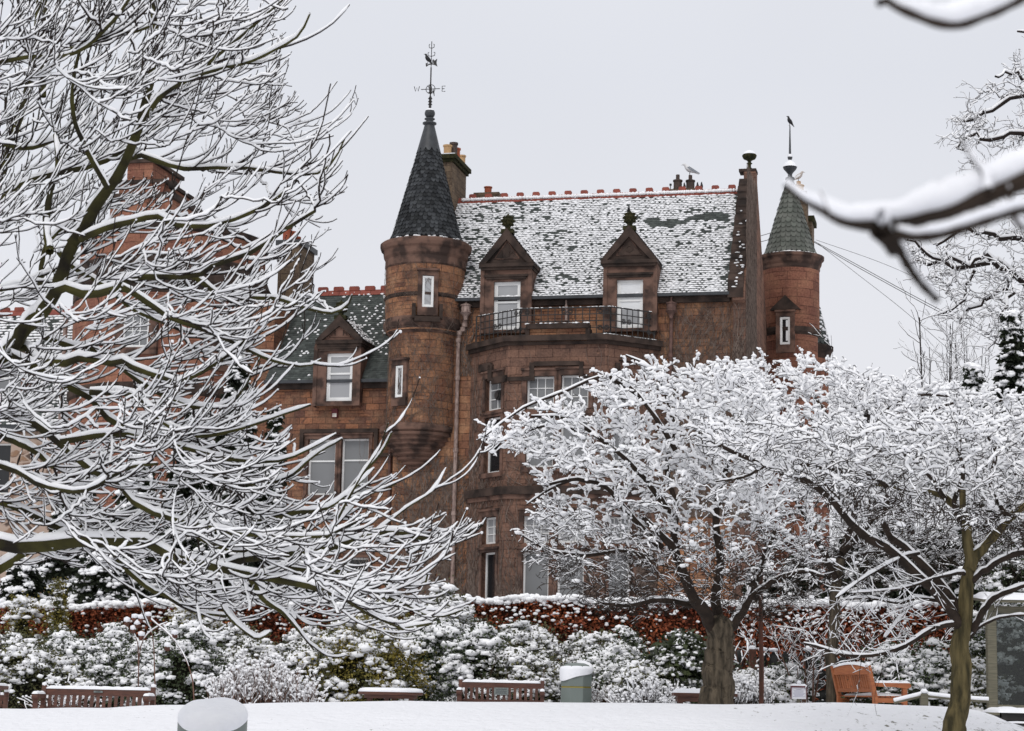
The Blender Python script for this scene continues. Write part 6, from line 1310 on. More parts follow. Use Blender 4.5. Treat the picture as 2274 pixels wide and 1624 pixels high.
def shrub(px, top, hw, d, seed, name, label, leaf='leaf', ncl=150, snow=.8, nleaf=60, ll=.055, blob=.046, group=None, cs=(.11, .25), fl=.5, base_up=0.0, cat='shrub', ry=None, nb=13, stems=0, lw=.36):
    r = np.random.default_rng(seed); c = at(px, 1560, d); x0 = c[0]; zb = G(x0, d); zt = at(px, top, d)[2]; h = zt - zb; rx = hw * d / F; ry = ry or min(rx * .85, 1.0)
    o = thing(name, label, cat, (x0, d, zb), group)
    t = base_up + (1 - base_up) * r.random(ncl) ** .75; ph = r.uniform(0, 2 * pi, ncl); ph = np.where((np.sin(ph) > 0) & (r.random(ncl) < .55), -ph, ph)
    prof = np.sqrt(np.clip(1 - (np.maximum(0, t - .4) / .6) ** 2, 0, 1)) * (.82 + .18 * np.minimum(1, t / .25)); wob = 1 + .16 * np.sin(ph * 3 + seed) + .12 * np.sin(ph * 5 + t * 7 + seed * 2)
    rho = np.where(r.random(ncl) < .25, r.random(ncl) ** .5, r.uniform(.85, 1.05, ncl)); hh = h * (1 + .10 * np.sin(ph * 2 + seed * 1.7) * t)
    C = np.stack([x0 + rx * prof * wob * rho * np.cos(ph), d + ry * prof * wob * rho * np.sin(ph), zb + hh * t], 1); C[:, 2] -= .06
    sz = r.uniform(*cs, ncl)
    L = np.repeat(C, nleaf, 0) + r.normal(size=(ncl * nleaf, 3)) * np.repeat(sz, nleaf)[:, None] * np.array([.75, .75, .55]); L[:, 2] = np.maximum(L[:, 2], zb + .03)
    ls = r.uniform(.7, 1.3, len(L)) * ll
    V, q = leaves(L, ls, ls * lw, droop=.25)
    npb = NP(); npb.add(V, q)
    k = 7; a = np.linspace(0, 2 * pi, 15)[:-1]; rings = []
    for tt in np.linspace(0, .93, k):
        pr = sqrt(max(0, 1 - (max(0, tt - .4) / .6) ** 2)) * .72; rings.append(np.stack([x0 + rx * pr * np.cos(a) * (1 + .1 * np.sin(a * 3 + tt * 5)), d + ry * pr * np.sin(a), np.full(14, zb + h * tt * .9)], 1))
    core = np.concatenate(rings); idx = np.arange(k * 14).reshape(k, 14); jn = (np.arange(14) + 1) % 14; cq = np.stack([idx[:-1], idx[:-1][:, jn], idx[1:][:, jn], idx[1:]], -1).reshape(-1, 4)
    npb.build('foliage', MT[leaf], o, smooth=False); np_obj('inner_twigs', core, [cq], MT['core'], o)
    pr = np.clip(snow * .74 * (.34 + 1.0 * t) * (.25 + .75 * sstep(.05, .5, t)), 0, 1); ks = r.random(ncl) < pr; m = ks.sum()
    if m:
        Cn = np.repeat(C[ks], nb, 0); S = np.repeat(sz[ks], nb); off = r.normal(size=(len(Cn), 3)) * S[:, None] * np.array([.58, .58, .12]); off[:, 2] += S * .52 - (off[:, 0] ** 2 + off[:, 1] ** 2) / np.maximum(S, .01) * .5
        bs = r.uniform(.20, .46, len(Cn)) * S * (blob / .046)
        npb = NP(); npb.add(*blobs(Cn + off, ax_h(bs * r.uniform(.8, 1.9, len(bs)), bs * r.uniform(.7, 1.2, len(bs)), bs * fl * r.uniform(.9, 1.7, len(bs)), r.uniform(0, 3.1, len(Cn))), (.6, 1.3)))
        kp = r.random(len(Cn)) < .8; lv = Cn[kp] + off[kp] + r.normal(size=(kp.sum(), 3)) * np.array([.03, .03, .015]) + np.array([0, -.02, .01]); Vl, ql = leaves(lv, r.uniform(.8, 1.3, len(lv)) * ll, r.uniform(.8, 1.3, len(lv)) * ll * lw, droop=.1)
        kk = r.choice(len(L), min(len(L), int(ncl * 1.5 * snow)), replace=False); kk = kk[(L[kk, 2] - zb) / h > .25 * r.random(len(kk))]; bs = r.uniform(.4, 1., len(kk)) * blob * .7
        npb.add(*blobs(L[kk] + np.array([0, 0, .012]), ax_h(bs * 1.3, bs, bs * .6, r.uniform(0, 3, len(kk)))))
        npb.build('snow', MT['snow_fine'], o); np_obj('shoots', Vl, [ql], MT[leaf], o, smooth=False)
    if stems:
        s0 = np.array([x0, d, zb]) + r.normal(size=(stems, 3)) * np.array([rx * .5, .15, 0]); s0[:, 1] -= ry * .9
        P, Rr = grow(s0, np.stack([r.normal(size=stems) * .25, r.normal(size=stems) * .1, np.ones(stems)], 1), r.uniform(.4, .9, stems) * h, np.full(stems, .008), .004, 8, .02, .08, r)
        V, q = tubes(P, Rr, 4); np_obj('stems', V, [q], MT['stem'], o)
    return o
GS = 'snow covered shrubs between the benches and the hedge'
SH = [  # px, top, halfwidth, distance, leaf, options, label
    (10, 1420, 95, 43.5, 'leaf_o', {}, 'olive shrub heaped with snow at the left edge of the picture'),
    (125, 1418, 85, 43.8, 'leaf', {}, 'snowy dark shrub behind the left end of the slatted red brown bench'),
    (118, 1305, 22, 45.0, 'leaf_y', dict(snow=.55, ncl=70, nleaf=60, cs=(.07, .13)), 'slim yellow green shoot standing above the hedge at the left'),
    (40, 1335, 30, 45.2, 'leaf_y', dict(snow=.6, ncl=60), 'yellowish twiggy bush against the hedge near the left edge'),
    (245, 1402, 60, 44.2, 'leaf', dict(snow=.95), 'white mounded shrub in front of the hedge above the tall dead flower stems'),
    (420, 1340, 75, 44.6, 'leaf_y', dict(snow=.8), 'yellow green shrub reaching the hedge top under the bare tree'),
    (520, 1400, 80, 43.6, 'leaf_o', dict(snow=.9), 'broad snow capped olive shrub behind the dried brown stems'),
    (690, 1412, 85, 43.9, 'leaf_o', dict(snow=.85), 'snowy shrub in front of a rusty gap in the hedge under drooping branches'),
    (845, 1338, 80, 44.4, 'leaf_y', dict(snow=.72), 'tall yellow flecked evergreen shrub left of the dark green one'),
    (985, 1325, 92, 43.2, 'leaf_o', dict(snow=.92, ncl=190), 'big snow piled shrub at the foot of the turret wall'),
    (1165, 1400, 90, 42.4, 'leaf_o', dict(snow=.95, ncl=170), 'pale frosted shrub behind the right half of the middle bench'),
    (1310, 1418, 75, 42.2, 'leaf_o', dict(snow=.95), 'low white shrub directly behind the grey green bin'),
    (1385, 1412, 38, 43.4, 'leaf', dict(snow=.6), 'dark upright evergreen with a white cap right of the grey green bin'),
    (60, 1440, 120, 38.6, 'leaf_o', dict(snow=.8), 'dark based shrub behind the left end of the slatted bench'),
    (200, 1432, 90, 39.2, 'leaf', dict(snow=.75), 'evergreen shrub behind the middle of the left slatted bench'),
    (390, 1402, 105, 38.4, 'leaf', dict(snow=.78, ncl=200), 'large dark green shrub with bright snow pads right of the left bench'),
    (560, 1432, 90, 39.8, 'leaf_o', dict(snow=.9), 'white topped shrub above the dried brown stems'),
    (690, 1448, 60, 39.0, 'leaf_o', dict(snow=.9), 'small snow mound beside the round picnic table'),
    (805, 1392, 110, 39.0, 'leaf_y', dict(snow=.66, ncl=220), 'yellowish evergreen behind the round picnic table with a dark hollow below'),
    (950, 1400, 90, 40.6, 'leaf', dict(snow=.72, ncl=180), 'dark evergreen between the picnic table and the middle bench'),
    (1070, 1405, 85, 39.6, 'leaf', dict(snow=.6, ncl=170, stems=14), 'dark shadowy evergreen with thin bare stems behind the middle bench'),
    (1170, 1448, 80, 39.0, 'leaf_o', dict(snow=.9, stems=10), 'pale shrub between the middle bench and the bin'),
    (1350, 1462, 70, 39.2, 'leaf', dict(snow=.85), 'dark shrub flecked with snow close beside the bin'),
    (1508, 1420, 92, 37.2, 'leaf_g', dict(snow=1.0, ll=.13, blob=.055, nleaf=26, ncl=210, cs=(.08, .15), lw=.3), 'broad leaved rhododendron loaded with snow left of the forked trunk'),
    (1420, 1490, 50, 36.6, 'leaf_o', dict(snow=.95), 'small frosty shrub at the foot of the broad leaved one'),
    (1660, 1505, 50, 38.0, 'leaf_o', dict(snow=.9), 'low frosted shrub between the forked trunk and the rusty pole'),
    (1735, 1490, 45, 38.6, 'leaf', dict(snow=.8), 'small dark shrub on the stone wall beside the notice'),
    (1975, 1450, 62, 35.5, 'leaf', dict(snow=.62, ncl=170), 'dark glossy evergreen right behind the arm of the orange bench'),
    (2075, 1445, 55, 36.5, 'leaf', dict(snow=.7), 'snow flecked bush behind the rail left of the mossy trunk'),
    (2165, 1480, 45, 36.0, 'leaf_o', dict(snow=.75), 'small bush between the mossy trunk and the glazed panel'),
    (2300, 1180, 120, 42.0, 'leaf', dict(snow=.75, ncl=260), 'tall dark evergreen rising at the right edge behind the glazed panel')]
for i, (px, tp, hw, d, lf, kw, lb) in enumerate(SH): shrub(px, tp, hw, d, 600 + i, 'shrub', lb, leaf=lf, group=GS, **kw)
shrub(2250, 1360, 95, 37.2, 690, 'shrub', 'added snow hung evergreen standing in for the trees reflected in the glazed panel', leaf='leaf', group=GS, snow=.55, ncl=200, cs=(.12, .24))  # added behind the pane to imitate trees mirrored in it

def conifer(px, top, hw, d, seed, label, leaf='conif', nfr=240, snow=.62, pw=.75, group='snow laden conifers behind the hedge', nl=70, blob=.075, t0=.05):
    r = np.random.default_rng(seed); x0 = at(px, 1500, d)[0]; zb = G(x0, d); zt = at(px, top, d)[2]; h = zt - zb; rx = hw * d / F
    o = thing('conifer', label, 'tree', (x0, d, zb), group)
    mb = MB(); mb.tube([(x0, d, zb - .1), (x0, d, zb + h * .5), (x0, d, zt - .1)], [.16, .1, .02], 8); mb.build('trunk', MT['bark'], o, smooth=True)
    t = t0 + (1 - t0) * r.random(nfr) ** .8; ph = r.uniform(0, 2 * pi, nfr); ph = np.where((np.sin(ph) > 0) & (r.random(nfr) < .5), -ph, ph)
    rad = rx * np.clip(1.05 - t, .05, 1) ** pw * r.uniform(.75, 1.12, nfr); Lf = np.clip(rad * .6, .25, 1.3) * r.uniform(.8, 1.2, nfr); od = np.stack([np.cos(ph), np.sin(ph), 0 * ph], 1); sd_ = np.stack([-np.sin(ph), np.cos(ph), 0 * ph], 1)
    def along(s, k):  # point on frond k at fraction s
        return np.stack([np.full(len(k), x0), np.full(len(k), d), zb + h * t[k]], 1) + od[k] * (rad[k] - Lf[k] * (1 - s))[:, None] + np.array([0, 0, 1.]) * (Lf[k] * (.10 * s - .5 * s ** 2.2))[:, None]
    k = np.repeat(np.arange(nfr), nl); s = r.random(len(k)); wd = Lf[k] * .34 * (1 - s * .6)
    P = along(s, k) + sd_[k] * (r.normal(size=len(k)) * wd)[:, None]; P[:, 2] -= np.abs(r.normal(size=len(k))) * .10 * Lf[k] + .02; P[:, 2] = np.maximum(P[:, 2], zb)
    ls = r.uniform(.10, .2, len(k)); V, q = leaves(P, ls, ls * .22, droop=.7, outd=od[k] * .6); npb = NP(); npb.add(V, q); npb.build('foliage', MT[leaf], o, smooth=False)
    # dark centre
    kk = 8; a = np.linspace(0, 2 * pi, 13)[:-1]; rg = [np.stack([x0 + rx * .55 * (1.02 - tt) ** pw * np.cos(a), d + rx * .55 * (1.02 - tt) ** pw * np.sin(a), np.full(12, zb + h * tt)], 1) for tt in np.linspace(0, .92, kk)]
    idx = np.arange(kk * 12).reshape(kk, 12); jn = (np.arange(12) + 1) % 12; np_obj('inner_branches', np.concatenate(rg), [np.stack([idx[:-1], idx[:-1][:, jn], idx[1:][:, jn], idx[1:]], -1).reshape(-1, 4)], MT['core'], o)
    nb = 16; has = r.random(nfr) < snow; k = np.repeat(np.arange(nfr)[has], nb); s = r.random(len(k)) ** .8; bs = r.uniform(.5, 1.3, len(k)) * blob
    P = along(s, k) + sd_[k] * (r.normal(size=len(k)) * Lf[k] * .22)[:, None]; P[:, 2] += bs * .4
    V, q = blobs(P, ax_h(bs * 1.35, bs, bs * .62, ph[k])); npb = NP(); npb.add(V, q); npb.build('snow', MT['snow_fine'], o)
    return o
for i, (px, tp, hw, d, kw, lb) in enumerate([
    (500, 782, 105, 55, dict(nfr=300), 'tallest conifer with snowy top reaching the wall left of the wing'), (405, 900, 120, 56, dict(nfr=300), 'broad dark conifer in front of the round tower'), (590, 905, 70, 54, dict(nfr=200), 'narrow snow hung conifer against the left wing wall'),
    (285, 1010, 130, 53, dict(nfr=280), 'dark conifer below the round tower behind the mossy limbs'), (150, 1020, 120, 54, dict(nfr=280), 'wide conifer hiding the lower rubble wall at the left'), (220, 1215, 150, 49, dict(nfr=260, pw=.5), 'low spreading dark conifer with thick snow shelves just behind the hedge'),
    (40, 1245, 90, 50, dict(nfr=200, pw=.5), 'low conifer at the left edge above the hedge'), (480, 1120, 130, 51, dict(nfr=280, pw=.6), 'bushy dark conifer in the middle of the row above the hedge'), (640, 1150, 85, 51, dict(nfr=200, pw=.6), 'rightmost conifer of the row in front of the paired windows'), (700, 1250, 60, 50, dict(nfr=140, pw=.5), 'small conifer beside the lower wing windows')]):
    conifer(px, tp, hw, d, 700 + i, lb, **kw)
conifer(2262, 690, 115, 47, 720, 'dark evergreen with snowy boughs at the right edge below the oak', nfr=330, group=None, pw=.8); conifer(2175, 812, 60, 46, 721, 'short snowy evergreen on the skyline left of the taller dark one', nfr=200, group=None, snow=.9, pw=.6)

for i, (px, tp, hw, lb) in enumerate([(1880, 1190, 80, 'dark evergreen beyond the hedge behind the slim grey trunk'), (1975, 1160, 80, 'snowy evergreen beyond the hedge above the orange bench'), (2075, 1170, 80, 'evergreen beyond the hedge left of the mossy trunk'), (2180, 1130, 90, 'broad evergreen beyond the hedge right of the mossy trunk'), (1780, 1230, 70, 'low evergreen beyond the hedge in front of the right turret wall'), (1690, 1255, 60, 'small evergreen beyond the hedge behind the slim rusty pole')]):
    conifer(px, tp, hw, 48.6 + i % 3 * .3, 740 + i, lb, nfr=260, pw=.4, snow=.5, group='evergreens beyond the hedge at the right')
# dried stems
def stems_plant(px, top, hw, d, n, seed, label, ball=.03, rad=.005, lean=.16, mat='stem', ballp=.9):
    r = np.random.default_rng(seed); x0 = at(px, 1560, d)[0]; zb = G(x0, d); h = at(px, top, d)[2] - zb; rx = hw * d / F; o = thing('dried_stems', label, 'dead plant', (x0, d, zb), 'dead winter plants in the border')
    s0 = np.stack([x0 + r.uniform(-1, 1, n) * rx, d + r.uniform(-.4, .4, n), np.full(n, zb)], 1); dd = np.stack([r.normal(size=n) * lean, r.normal(size=n) * lean, np.ones(n)], 1)
    L = h * np.sqrt(1 - .75 * np.clip((s0[:, 0] - x0) / rx, -1, 1) ** 2) * r.uniform(.6, 1.02, n); P, Rr = grow(s0, dd, L, np.full(n, rad), rad * .6, 8, .0, .06, r)
    pos, d2, rr, _, t = spawn(P, Rr, 2.2, .4, 1, .3, .8, pup=.4, R=r); P2, R2 = grow(pos, d2, r.uniform(.08, .25, len(pos)), np.full(len(pos), rad * .7), rad * .5, 5, .06, .1, r)
    npb = NP(); npb.add(*tubes(P, Rr, 4)); npb.add(*tubes(P2, R2, 3)); npb.build('stems', MT[mat], o)
    c = np.concatenate([P[:, -1], P2[:, -1], P[r.random(n) < .4, 5]]); c = c[r.random(len(c)) < ballp]; bs = r.uniform(.5, 1.3, len(c)) * ball; npb = NP(); npb.add(*blobs(c + np.array([0, 0, 1.]) * bs[:, None] * .5, ax_h(bs * 1.1, bs, bs * .8, np.zeros(len(bs))))); npb.add(*snow_tubes(P2, R2, .010, .4, 4, R=r)); npb.build('snow', MT['snow_fine'], o); return o
stems_plant(590, 1462, 120, 37.0, 420, 801, 'wide clump of brown upright dried stems tipped with snow right of the left bench', ball=.03)
stems_plant(1440, 1500, 70, 35.8, 260, 802, 'reddish brown dried flower stems below the broad leaved shrub', ball=.028, mat='bark_r')
stems_plant(1330, 1510, 55, 37.6, 150, 803, 'russet dead stems beside the foot of the bin', ball=.022, mat='rust')
stems_plant(1655, 1498, 55, 36.0, 220, 804, 'frosty brown stems behind the dark bench table right of the forked trunk', ball=.028, mat='bark_r')
stems_plant(150, 1500, 60, 36.5, 120, 805, 'thin leaning snowy stems at the left end of the slatted bench', ball=.02, lean=.5)
stems_plant(2120, 1512, 35, 36.8, 90, 806, 'straw coloured dead stems against the mossy trunk', ball=.02, lean=.45)
stems_plant(1060, 1490, 70, 38.7, 40, 807, 'few thin red brown bare stems behind the middle bench', ball=.012, lean=.22, mat='bark_r')
stems_plant(2015, 1500, 30, 38.0, 50, 808, 'dead flower stems with snow caps beside the rail post', ball=.026, lean=.3)
# tall dead flower with drooping seed heads
T = Tree(820); d = 35.5
LB = [limb(p, d, d + .1, .014, .007, 14) for p in ([(307, 1570), (308, 1480), (312, 1440), (322, 1415), (345, 1395), (372, 1382)], [(432, 1570), (425, 1500), (400, 1440), (370, 1405), (340, 1380), (322, 1365)], [(345, 1570), (343, 1480), (340, 1420), (330, 1390), (312, 1378)], [(308, 1480), (306, 1430), (296, 1402), (300, 1385)])]
P1, R1 = T.limbs(LB, 6, .014, .4); b = np.array([at(345, 1560, d)[0], d, 0]); b[2] = G(b[0], d)
fl = T.build('dead_flower', 'tall dead plant with drooping snow capped seed heads behind the left bench', 'dead plant', b, mw='stem', wname='stems', group='dead winter plants in the border')
hc = np.array([at(a, c_, d - .1) for a, c_ in ((314, 1416), (388, 1412), (296, 1402), (305, 1390), (312, 1378), (330, 1372), (300, 1376), (372, 1440), (282, 1384))]); k = len(hc)
np_obj('seed_heads', *(lambda V, q: (V, [q]))(*blobs(hc, ax_h(np.full(k, .055), np.full(k, .055), np.full(k, .06), np.zeros(k)))), MT['rust'], fl); np_obj('head_snow', *(lambda V, q: (V, [q]))(*blobs(hc + (0, 0, .06), ax_h(np.full(k, .07), np.full(k, .07), np.full(k, .055), np.zeros(k)))), MT['snow'], fl)
# bare stems in front of the rust hedge at the right
def bare_shrub(px, top, hw, d, n, seed, label, r0=.02, mat='stem', tw=3.0, snow=.006):
    T = Tree(seed); x0 = at(px, 1560, d)[0]; zb = G(x0, d); h = at(px, top, d)[2] - zb; rx = hw * d / F; LB = []
    for i in range(n):
        s_ = np.array([x0 + T.R.normal() * .12, d + T.R.normal() * .12, zb - .05]); e_ = np.array([x0 + T.R.uniform(-1, 1) * rx, d + T.R.uniform(-.5, .5), zb + h * T.R.uniform(.6, 1)]); LB.append((smooth_poly([s_, s_ * .55 + e_ * .45 + (0, 0, h * .15) + T.R.normal(size=3) * .08, e_], 12), np.linspace(r0 * T.R.uniform(.6, 1.1), r0 * .3, 12)))
    P1, R1 = T.limbs(LB, 6, snow, .4); pos, dd, r, _, t = spawn(P1, R1, tw, .25, 1, .4, 1.1, pup=.2, R=T.R); P3, R3 = grow(pos, dd, T.R.uniform(.15, .6, len(pos)), np.minimum(r * .6, .007), .003, 7, .03, .14, T.R); T.twigs(P3, R3, snow * .8, .4, S=3, gap=.15)
    pos, dd, r, _, t = spawn(P3, R3, 4, .2, 1, .4, 1.1, R=T.R); P4, R4 = grow(pos, dd, T.R.uniform(.06, .22, len(pos)), np.minimum(r * .6, .004), .002, 5, .03, .15, T.R); T.twigs(P4, R4, snow * .7, .4, S=3, gap=.2)
    return T.build('bare_shrub', label, 'shrub', (x0, d, zb), mw=mat, mt='bark_r', wname='stems', group='leafless shrubs in front of the rust hedge')
bare_shrub(1585, 1390, 70, 40, 7, 830, 'bare cream stemmed shrub with snowy forks behind the forked trunk', r0=.03, tw=1.2, snow=.02); bare_shrub(1645, 1415, 60, 40.5, 6, 831, 'snow lined forked bush between the trunk and the rusty pole', r0=.028, tw=1.2, snow=.022)
bare_shrub(1790, 1400, 70, 38, 10, 832, 'thicket of thin grey stems behind the notice', r0=.022, tw=4); bare_shrub(1930, 1350, 110, 43, 12, 833, 'twiggy reddish bush before the hedge above the orange bench', mat='bark_r', tw=5); bare_shrub(2060, 1345, 110, 43.5, 12, 834, 'tangled red twigged bush left of the mossy trunk', mat='bark_r', tw=5); bare_shrub(1720, 1360, 90, 43, 10, 835, 'loose twiggy bush left of the grey trunk', mat='bark_r', tw=5); bare_shrub(2190, 1400, 70, 40, 9, 836, 'dark twig tangle right of the mossy trunk', mat='bark_r', tw=5)

# ================================================================== benches, bins, tables and small things
def slab(mb, x0, x1, y0, y1, z, h, n=14):
    """snow pad: rounded ridge along x, uneven thickness"""
    xs = np.linspace(x0, x1, n); sec = []
    for i, x in enumerate(xs):
        k = (.35 if i in (0, n - 1) else 1.0) * rng.uniform(.85, 1.12); hy = (y1 - y0) / 2; cy = (y0 + y1) / 2
        sec.append([(x, cy + hy * sin(a) * (1 if abs(cos(a)) < .95 else 1), z + max(0, cos(a)) ** .6 * h * k) for a in np.linspace(-pi / 2, pi / 2, 8)])
    V = [p for s_ in sec for p in s_]; f = []
    for i in range(n - 1):
        for j in range(7): f.append((i * 8 + j, i * 8 + j + 1, (i + 1) * 8 + j + 1, (i + 1) * 8 + j))
    f += [list(range(8)), list(range((n - 1) * 8, n * 8))[::-1]]
    mb.add(V, f); return mb
def bench(label, pos, W, H, rotz, m, nsl, arch=0.0, plaque=None, group='wooden benches along the path', lean=.08, arm_h=.70):
    o = thing('park_bench', label, 'bench', tuple(pos), group, rotz=rotz, rel=False); lw = lambda mb, nm, p=o, mt=m, sm=False: mb.build(nm, MT[mt], p, world=False, smooth=sm)
    hw = W / 2; yb = .28; sh = .43 * H / .92
    tilt = lambda z: yb + lean * max(0, z - sh) / (H - sh)
    for sx in (-1, 1):
        mb = MB(); x = sx * (hw - .035); P = [(x - .035, x + .035)]
        for z0, z1 in ((0, sh), (sh, H)):
            a0, a1 = tilt(z0), tilt(z1); q = [(x - .035, a0 - .035, z0), (x + .035, a0 - .035, z0), (x + .035, a0 + .035, z0), (x - .035, a0 + .035, z0), (x - .035, a1 - .035, z1), (x + .035, a1 - .035, z1), (x + .035, a1 + .035, z1), (x - .035, a1 + .035, z1)]
            mb.add(q, [(0, 1, 5, 4), (1, 2, 6, 5), (2, 3, 7, 6), (3, 0, 4, 7), (4, 5, 6, 7), (0, 3, 2, 1)])
        lw(mb, 'back_post')
        mb = MB(); mb.box(x - .035, x + .035, -.30, -.225, 0, arm_h - .045); lw(mb, 'front_leg')
        mb = MB(); mb.prism([(-.36, arm_h - .05), (-.37, arm_h - .02), (-.34, arm_h + .02), (.28, arm_h + .015), (.28, arm_h - .045), (-.1, arm_h - .05), (-.3, arm_h - .075)], lambda a, b, d: (d, a, b), x - .045, x + .045); arm = lw(mb, 'armrest')
        mb = MB(); Rz = MB(); slab(Rz, -.36, .27, x - .045, x + .045, arm_h + .016, .045); mb.add([(q[1], q[0], q[2]) for q in Rz.v], Rz.f); lw(mb, 'snow', arm, 'snow', True)
        mb = MB(); mb.box(x - .03, x + .03, -.225, yb - .036, sh - .1, sh - .02); lw(mb, 'side_rail')
    mb = MB()
    for i in range(6): mb.box(-hw + .07, hw - .07, -.30 + i * .095, -.225 + i * .095, sh - .012, sh + .012)
    seat = lw(mb, 'seat'); mb = MB(); slab(mb, -hw + .07, hw - .07, -.3, .22, sh + .013, .05, 20); lw(mb, 'snow', seat, 'snow', True)
    mb = MB(); n = 20; xs = np.linspace(-hw + .07, hw - .07, n); zt = lambda x: H - .05 + arch * (1 - (x / hw) ** 2); yt = tilt(H - .08); V = []
    for x in xs: V += [(x, yt - .022, H - .15), (x, yt + .022, H - .15), (x, yt + .022, zt(x)), (x, yt - .022, zt(x))]
    f = [(i * 4 + j, i * 4 + (j + 1) % 4, (i + 1) * 4 + (j + 1) % 4, (i + 1) * 4 + j) for i in range(n - 1) for j in range(4)] + [(0, 1, 2, 3), ((n - 1) * 4 + 3, (n - 1) * 4 + 2, (n - 1) * 4 + 1, (n - 1) * 4)]
    mb.add(V, f); mb.box(-hw + .07, hw - .07, tilt(sh + .1) - .02, tilt(sh + .1) + .02, sh + .07, sh + .13)
    for i in range(nsl):
        x = -hw + .07 + (W - .14) * (i + .7) / (nsl + .4); z0, z1 = sh + .13, H - .15; w_ = min(.026, (W / nsl) * .26); a0, a1 = tilt(z0), tilt(z1)
        q = [(x - w_, a0 - .012, z0), (x + w_, a0 - .012, z0), (x + w_, a0 + .012, z0), (x - w_, a0 + .012, z0), (x - w_, a1 - .012, z1), (x + w_, a1 - .012, z1), (x + w_, a1 + .012, z1), (x - w_, a1 + .012, z1)]
        mb.add(q, [(0, 1, 5, 4), (1, 2, 6, 5), (2, 3, 7, 6), (3, 0, 4, 7)])
    back = lw(mb, 'backrest'); mb = MB(); s_ = MB(); slab(s_, -hw + .07, hw - .07, yt - .032, yt + .032, 0, .05, 26); mb.add([(q[0], q[1], q[2] + zt(q[0])) for q in s_.v], s_.f)
    for sx in (-1, 1):
        x = sx * (hw - .035); vb, fb = blobs(np.array([[x, tilt(H), H + .015]]), np.array([np.diag([.05, .05, .045])])); mb.add(vb, [list(q) for q in fb])
    lw(mb, 'snow', back, 'snow', True)
    if plaque: 
        mb = MB(); a, b_, c_, d_ = plaque; mb.box(a, b_, tilt(c_) - .04, tilt(c_) - .025, c_, d_); lw(mb, 'plaque', back, 'plaque')
        mb = MB()
        for i in range(3): mb.box(a + .03, b_ - .03, tilt(c_) - .0425, tilt(c_) - .0405, c_ + (d_ - c_) * (.22 + .26 * i), c_ + (d_ - c_) * (.30 + .26 * i))
        lw(mb, 'engraving', back, 'lead')
    return o
def place(px, d): x = at(px, 1560, d)[0]; return np.array([x, d, G(x, d)])
p = place(209, 32.0); zt_ = at(209, 1524, 32.3)[2]; bench('red brown slatted bench with snow on its rails at the left', p, 1.78, zt_ - p[2], radians(1), 'bench', 17, plaque=(-.07, .07, zt_ - p[2] - .10, zt_ - p[2] - .07))
p = place(1112, 37.0); zt_ = at(1112, 1510, 37.3)[2]; bench('dark red brown bench with a grey oval plaque left of the grey green bin', p, 1.56, zt_ - p[2], radians(-1), 'bench', 14, plaque=(-.13, .13, zt_ - p[2] - .27, zt_ - p[2] - .14))
p = place(1936, 35.0); zt_ = at(1890, 1479, 35.0)[2]; bench('varnished orange bench with arched back seen from behind beside the slim grey trunk', p, 1.45, zt_ - p[2], radians(106), 'bench_o', 15, arch=.07, arm_h=.66, lean=.12)
p = place(-46, 34.5); bench('end of a pale brown bench cut off by the left edge', p, .8, at(0, 1545, 34.5)[2] - p[2] + .06, 0, 'bench', 9)
def table(label, px, d, W, top_py, rnd, nleg=3):
    p = place(px, d); z1 = at(px, top_py, d)[2]; o = thing('garden_table', label, 'table', tuple(p)); x, y, zb = p
    mb = MB()
    if rnd: mb.lathe([(W / 2 - .02, z1 - .05), (W / 2, z1 - .045), (W / 2, z1 - .005), (W / 2 - .01, z1), (0, z1)], x, y, 40); mb.lathe([(W / 2 - .1, z1 - .11), (W / 2 - .1, z1 - .05)], x, y, 40)
    else: mb.box(x - W / 2, x + W / 2, y - .25, y + .25, z1 - .05, z1); mb.box(x - W / 2 + .06, x + W / 2 - .06, y - .2, y + .2, z1 - .14, z1 - .05)
    t = mb.build('table_top', MT['bench'], o)
    mb = MB()
    if rnd: mb.lathe([(W / 2, z1), (W / 2 + .005, z1 + .02), (W / 2 - .03, z1 + .055), (W / 2 - .12, z1 + .07), (0, z1 + .075)], x, y, 40)
    else: slab(mb, x - W / 2, x + W / 2, y - .26, y + .26, z1 + .001, .075, 20)
    mb.build('snow', MT['snow'], t, smooth=True)
    for a in ([(-.36, -.2), (.36, -.2), (-.05, -.34), (.05, .34), (-.36, .2), (.36, .2)] if rnd else [(-W / 2 + .12, -.15), (-.08, -.15), (W / 2 - .12, -.15), (-W / 2 + .12, .15), (W / 2 - .12, .15)]):
        mb = MB(); mb.box(x + a[0] - .035, x + a[0] + .035, y + a[1] - .035, y + a[1] + .035, zb - .05, z1 - .05); mb.build('leg', MT['bench'], o)
table('round brown picnic table with a thick snow lid in front of the yellowish evergreen', 867, 35.5, 1.12, 1537, True); table('dark brown bench table with snow behind the forked tree trunk', 1564, 33.5, 1.03, 1540, False)
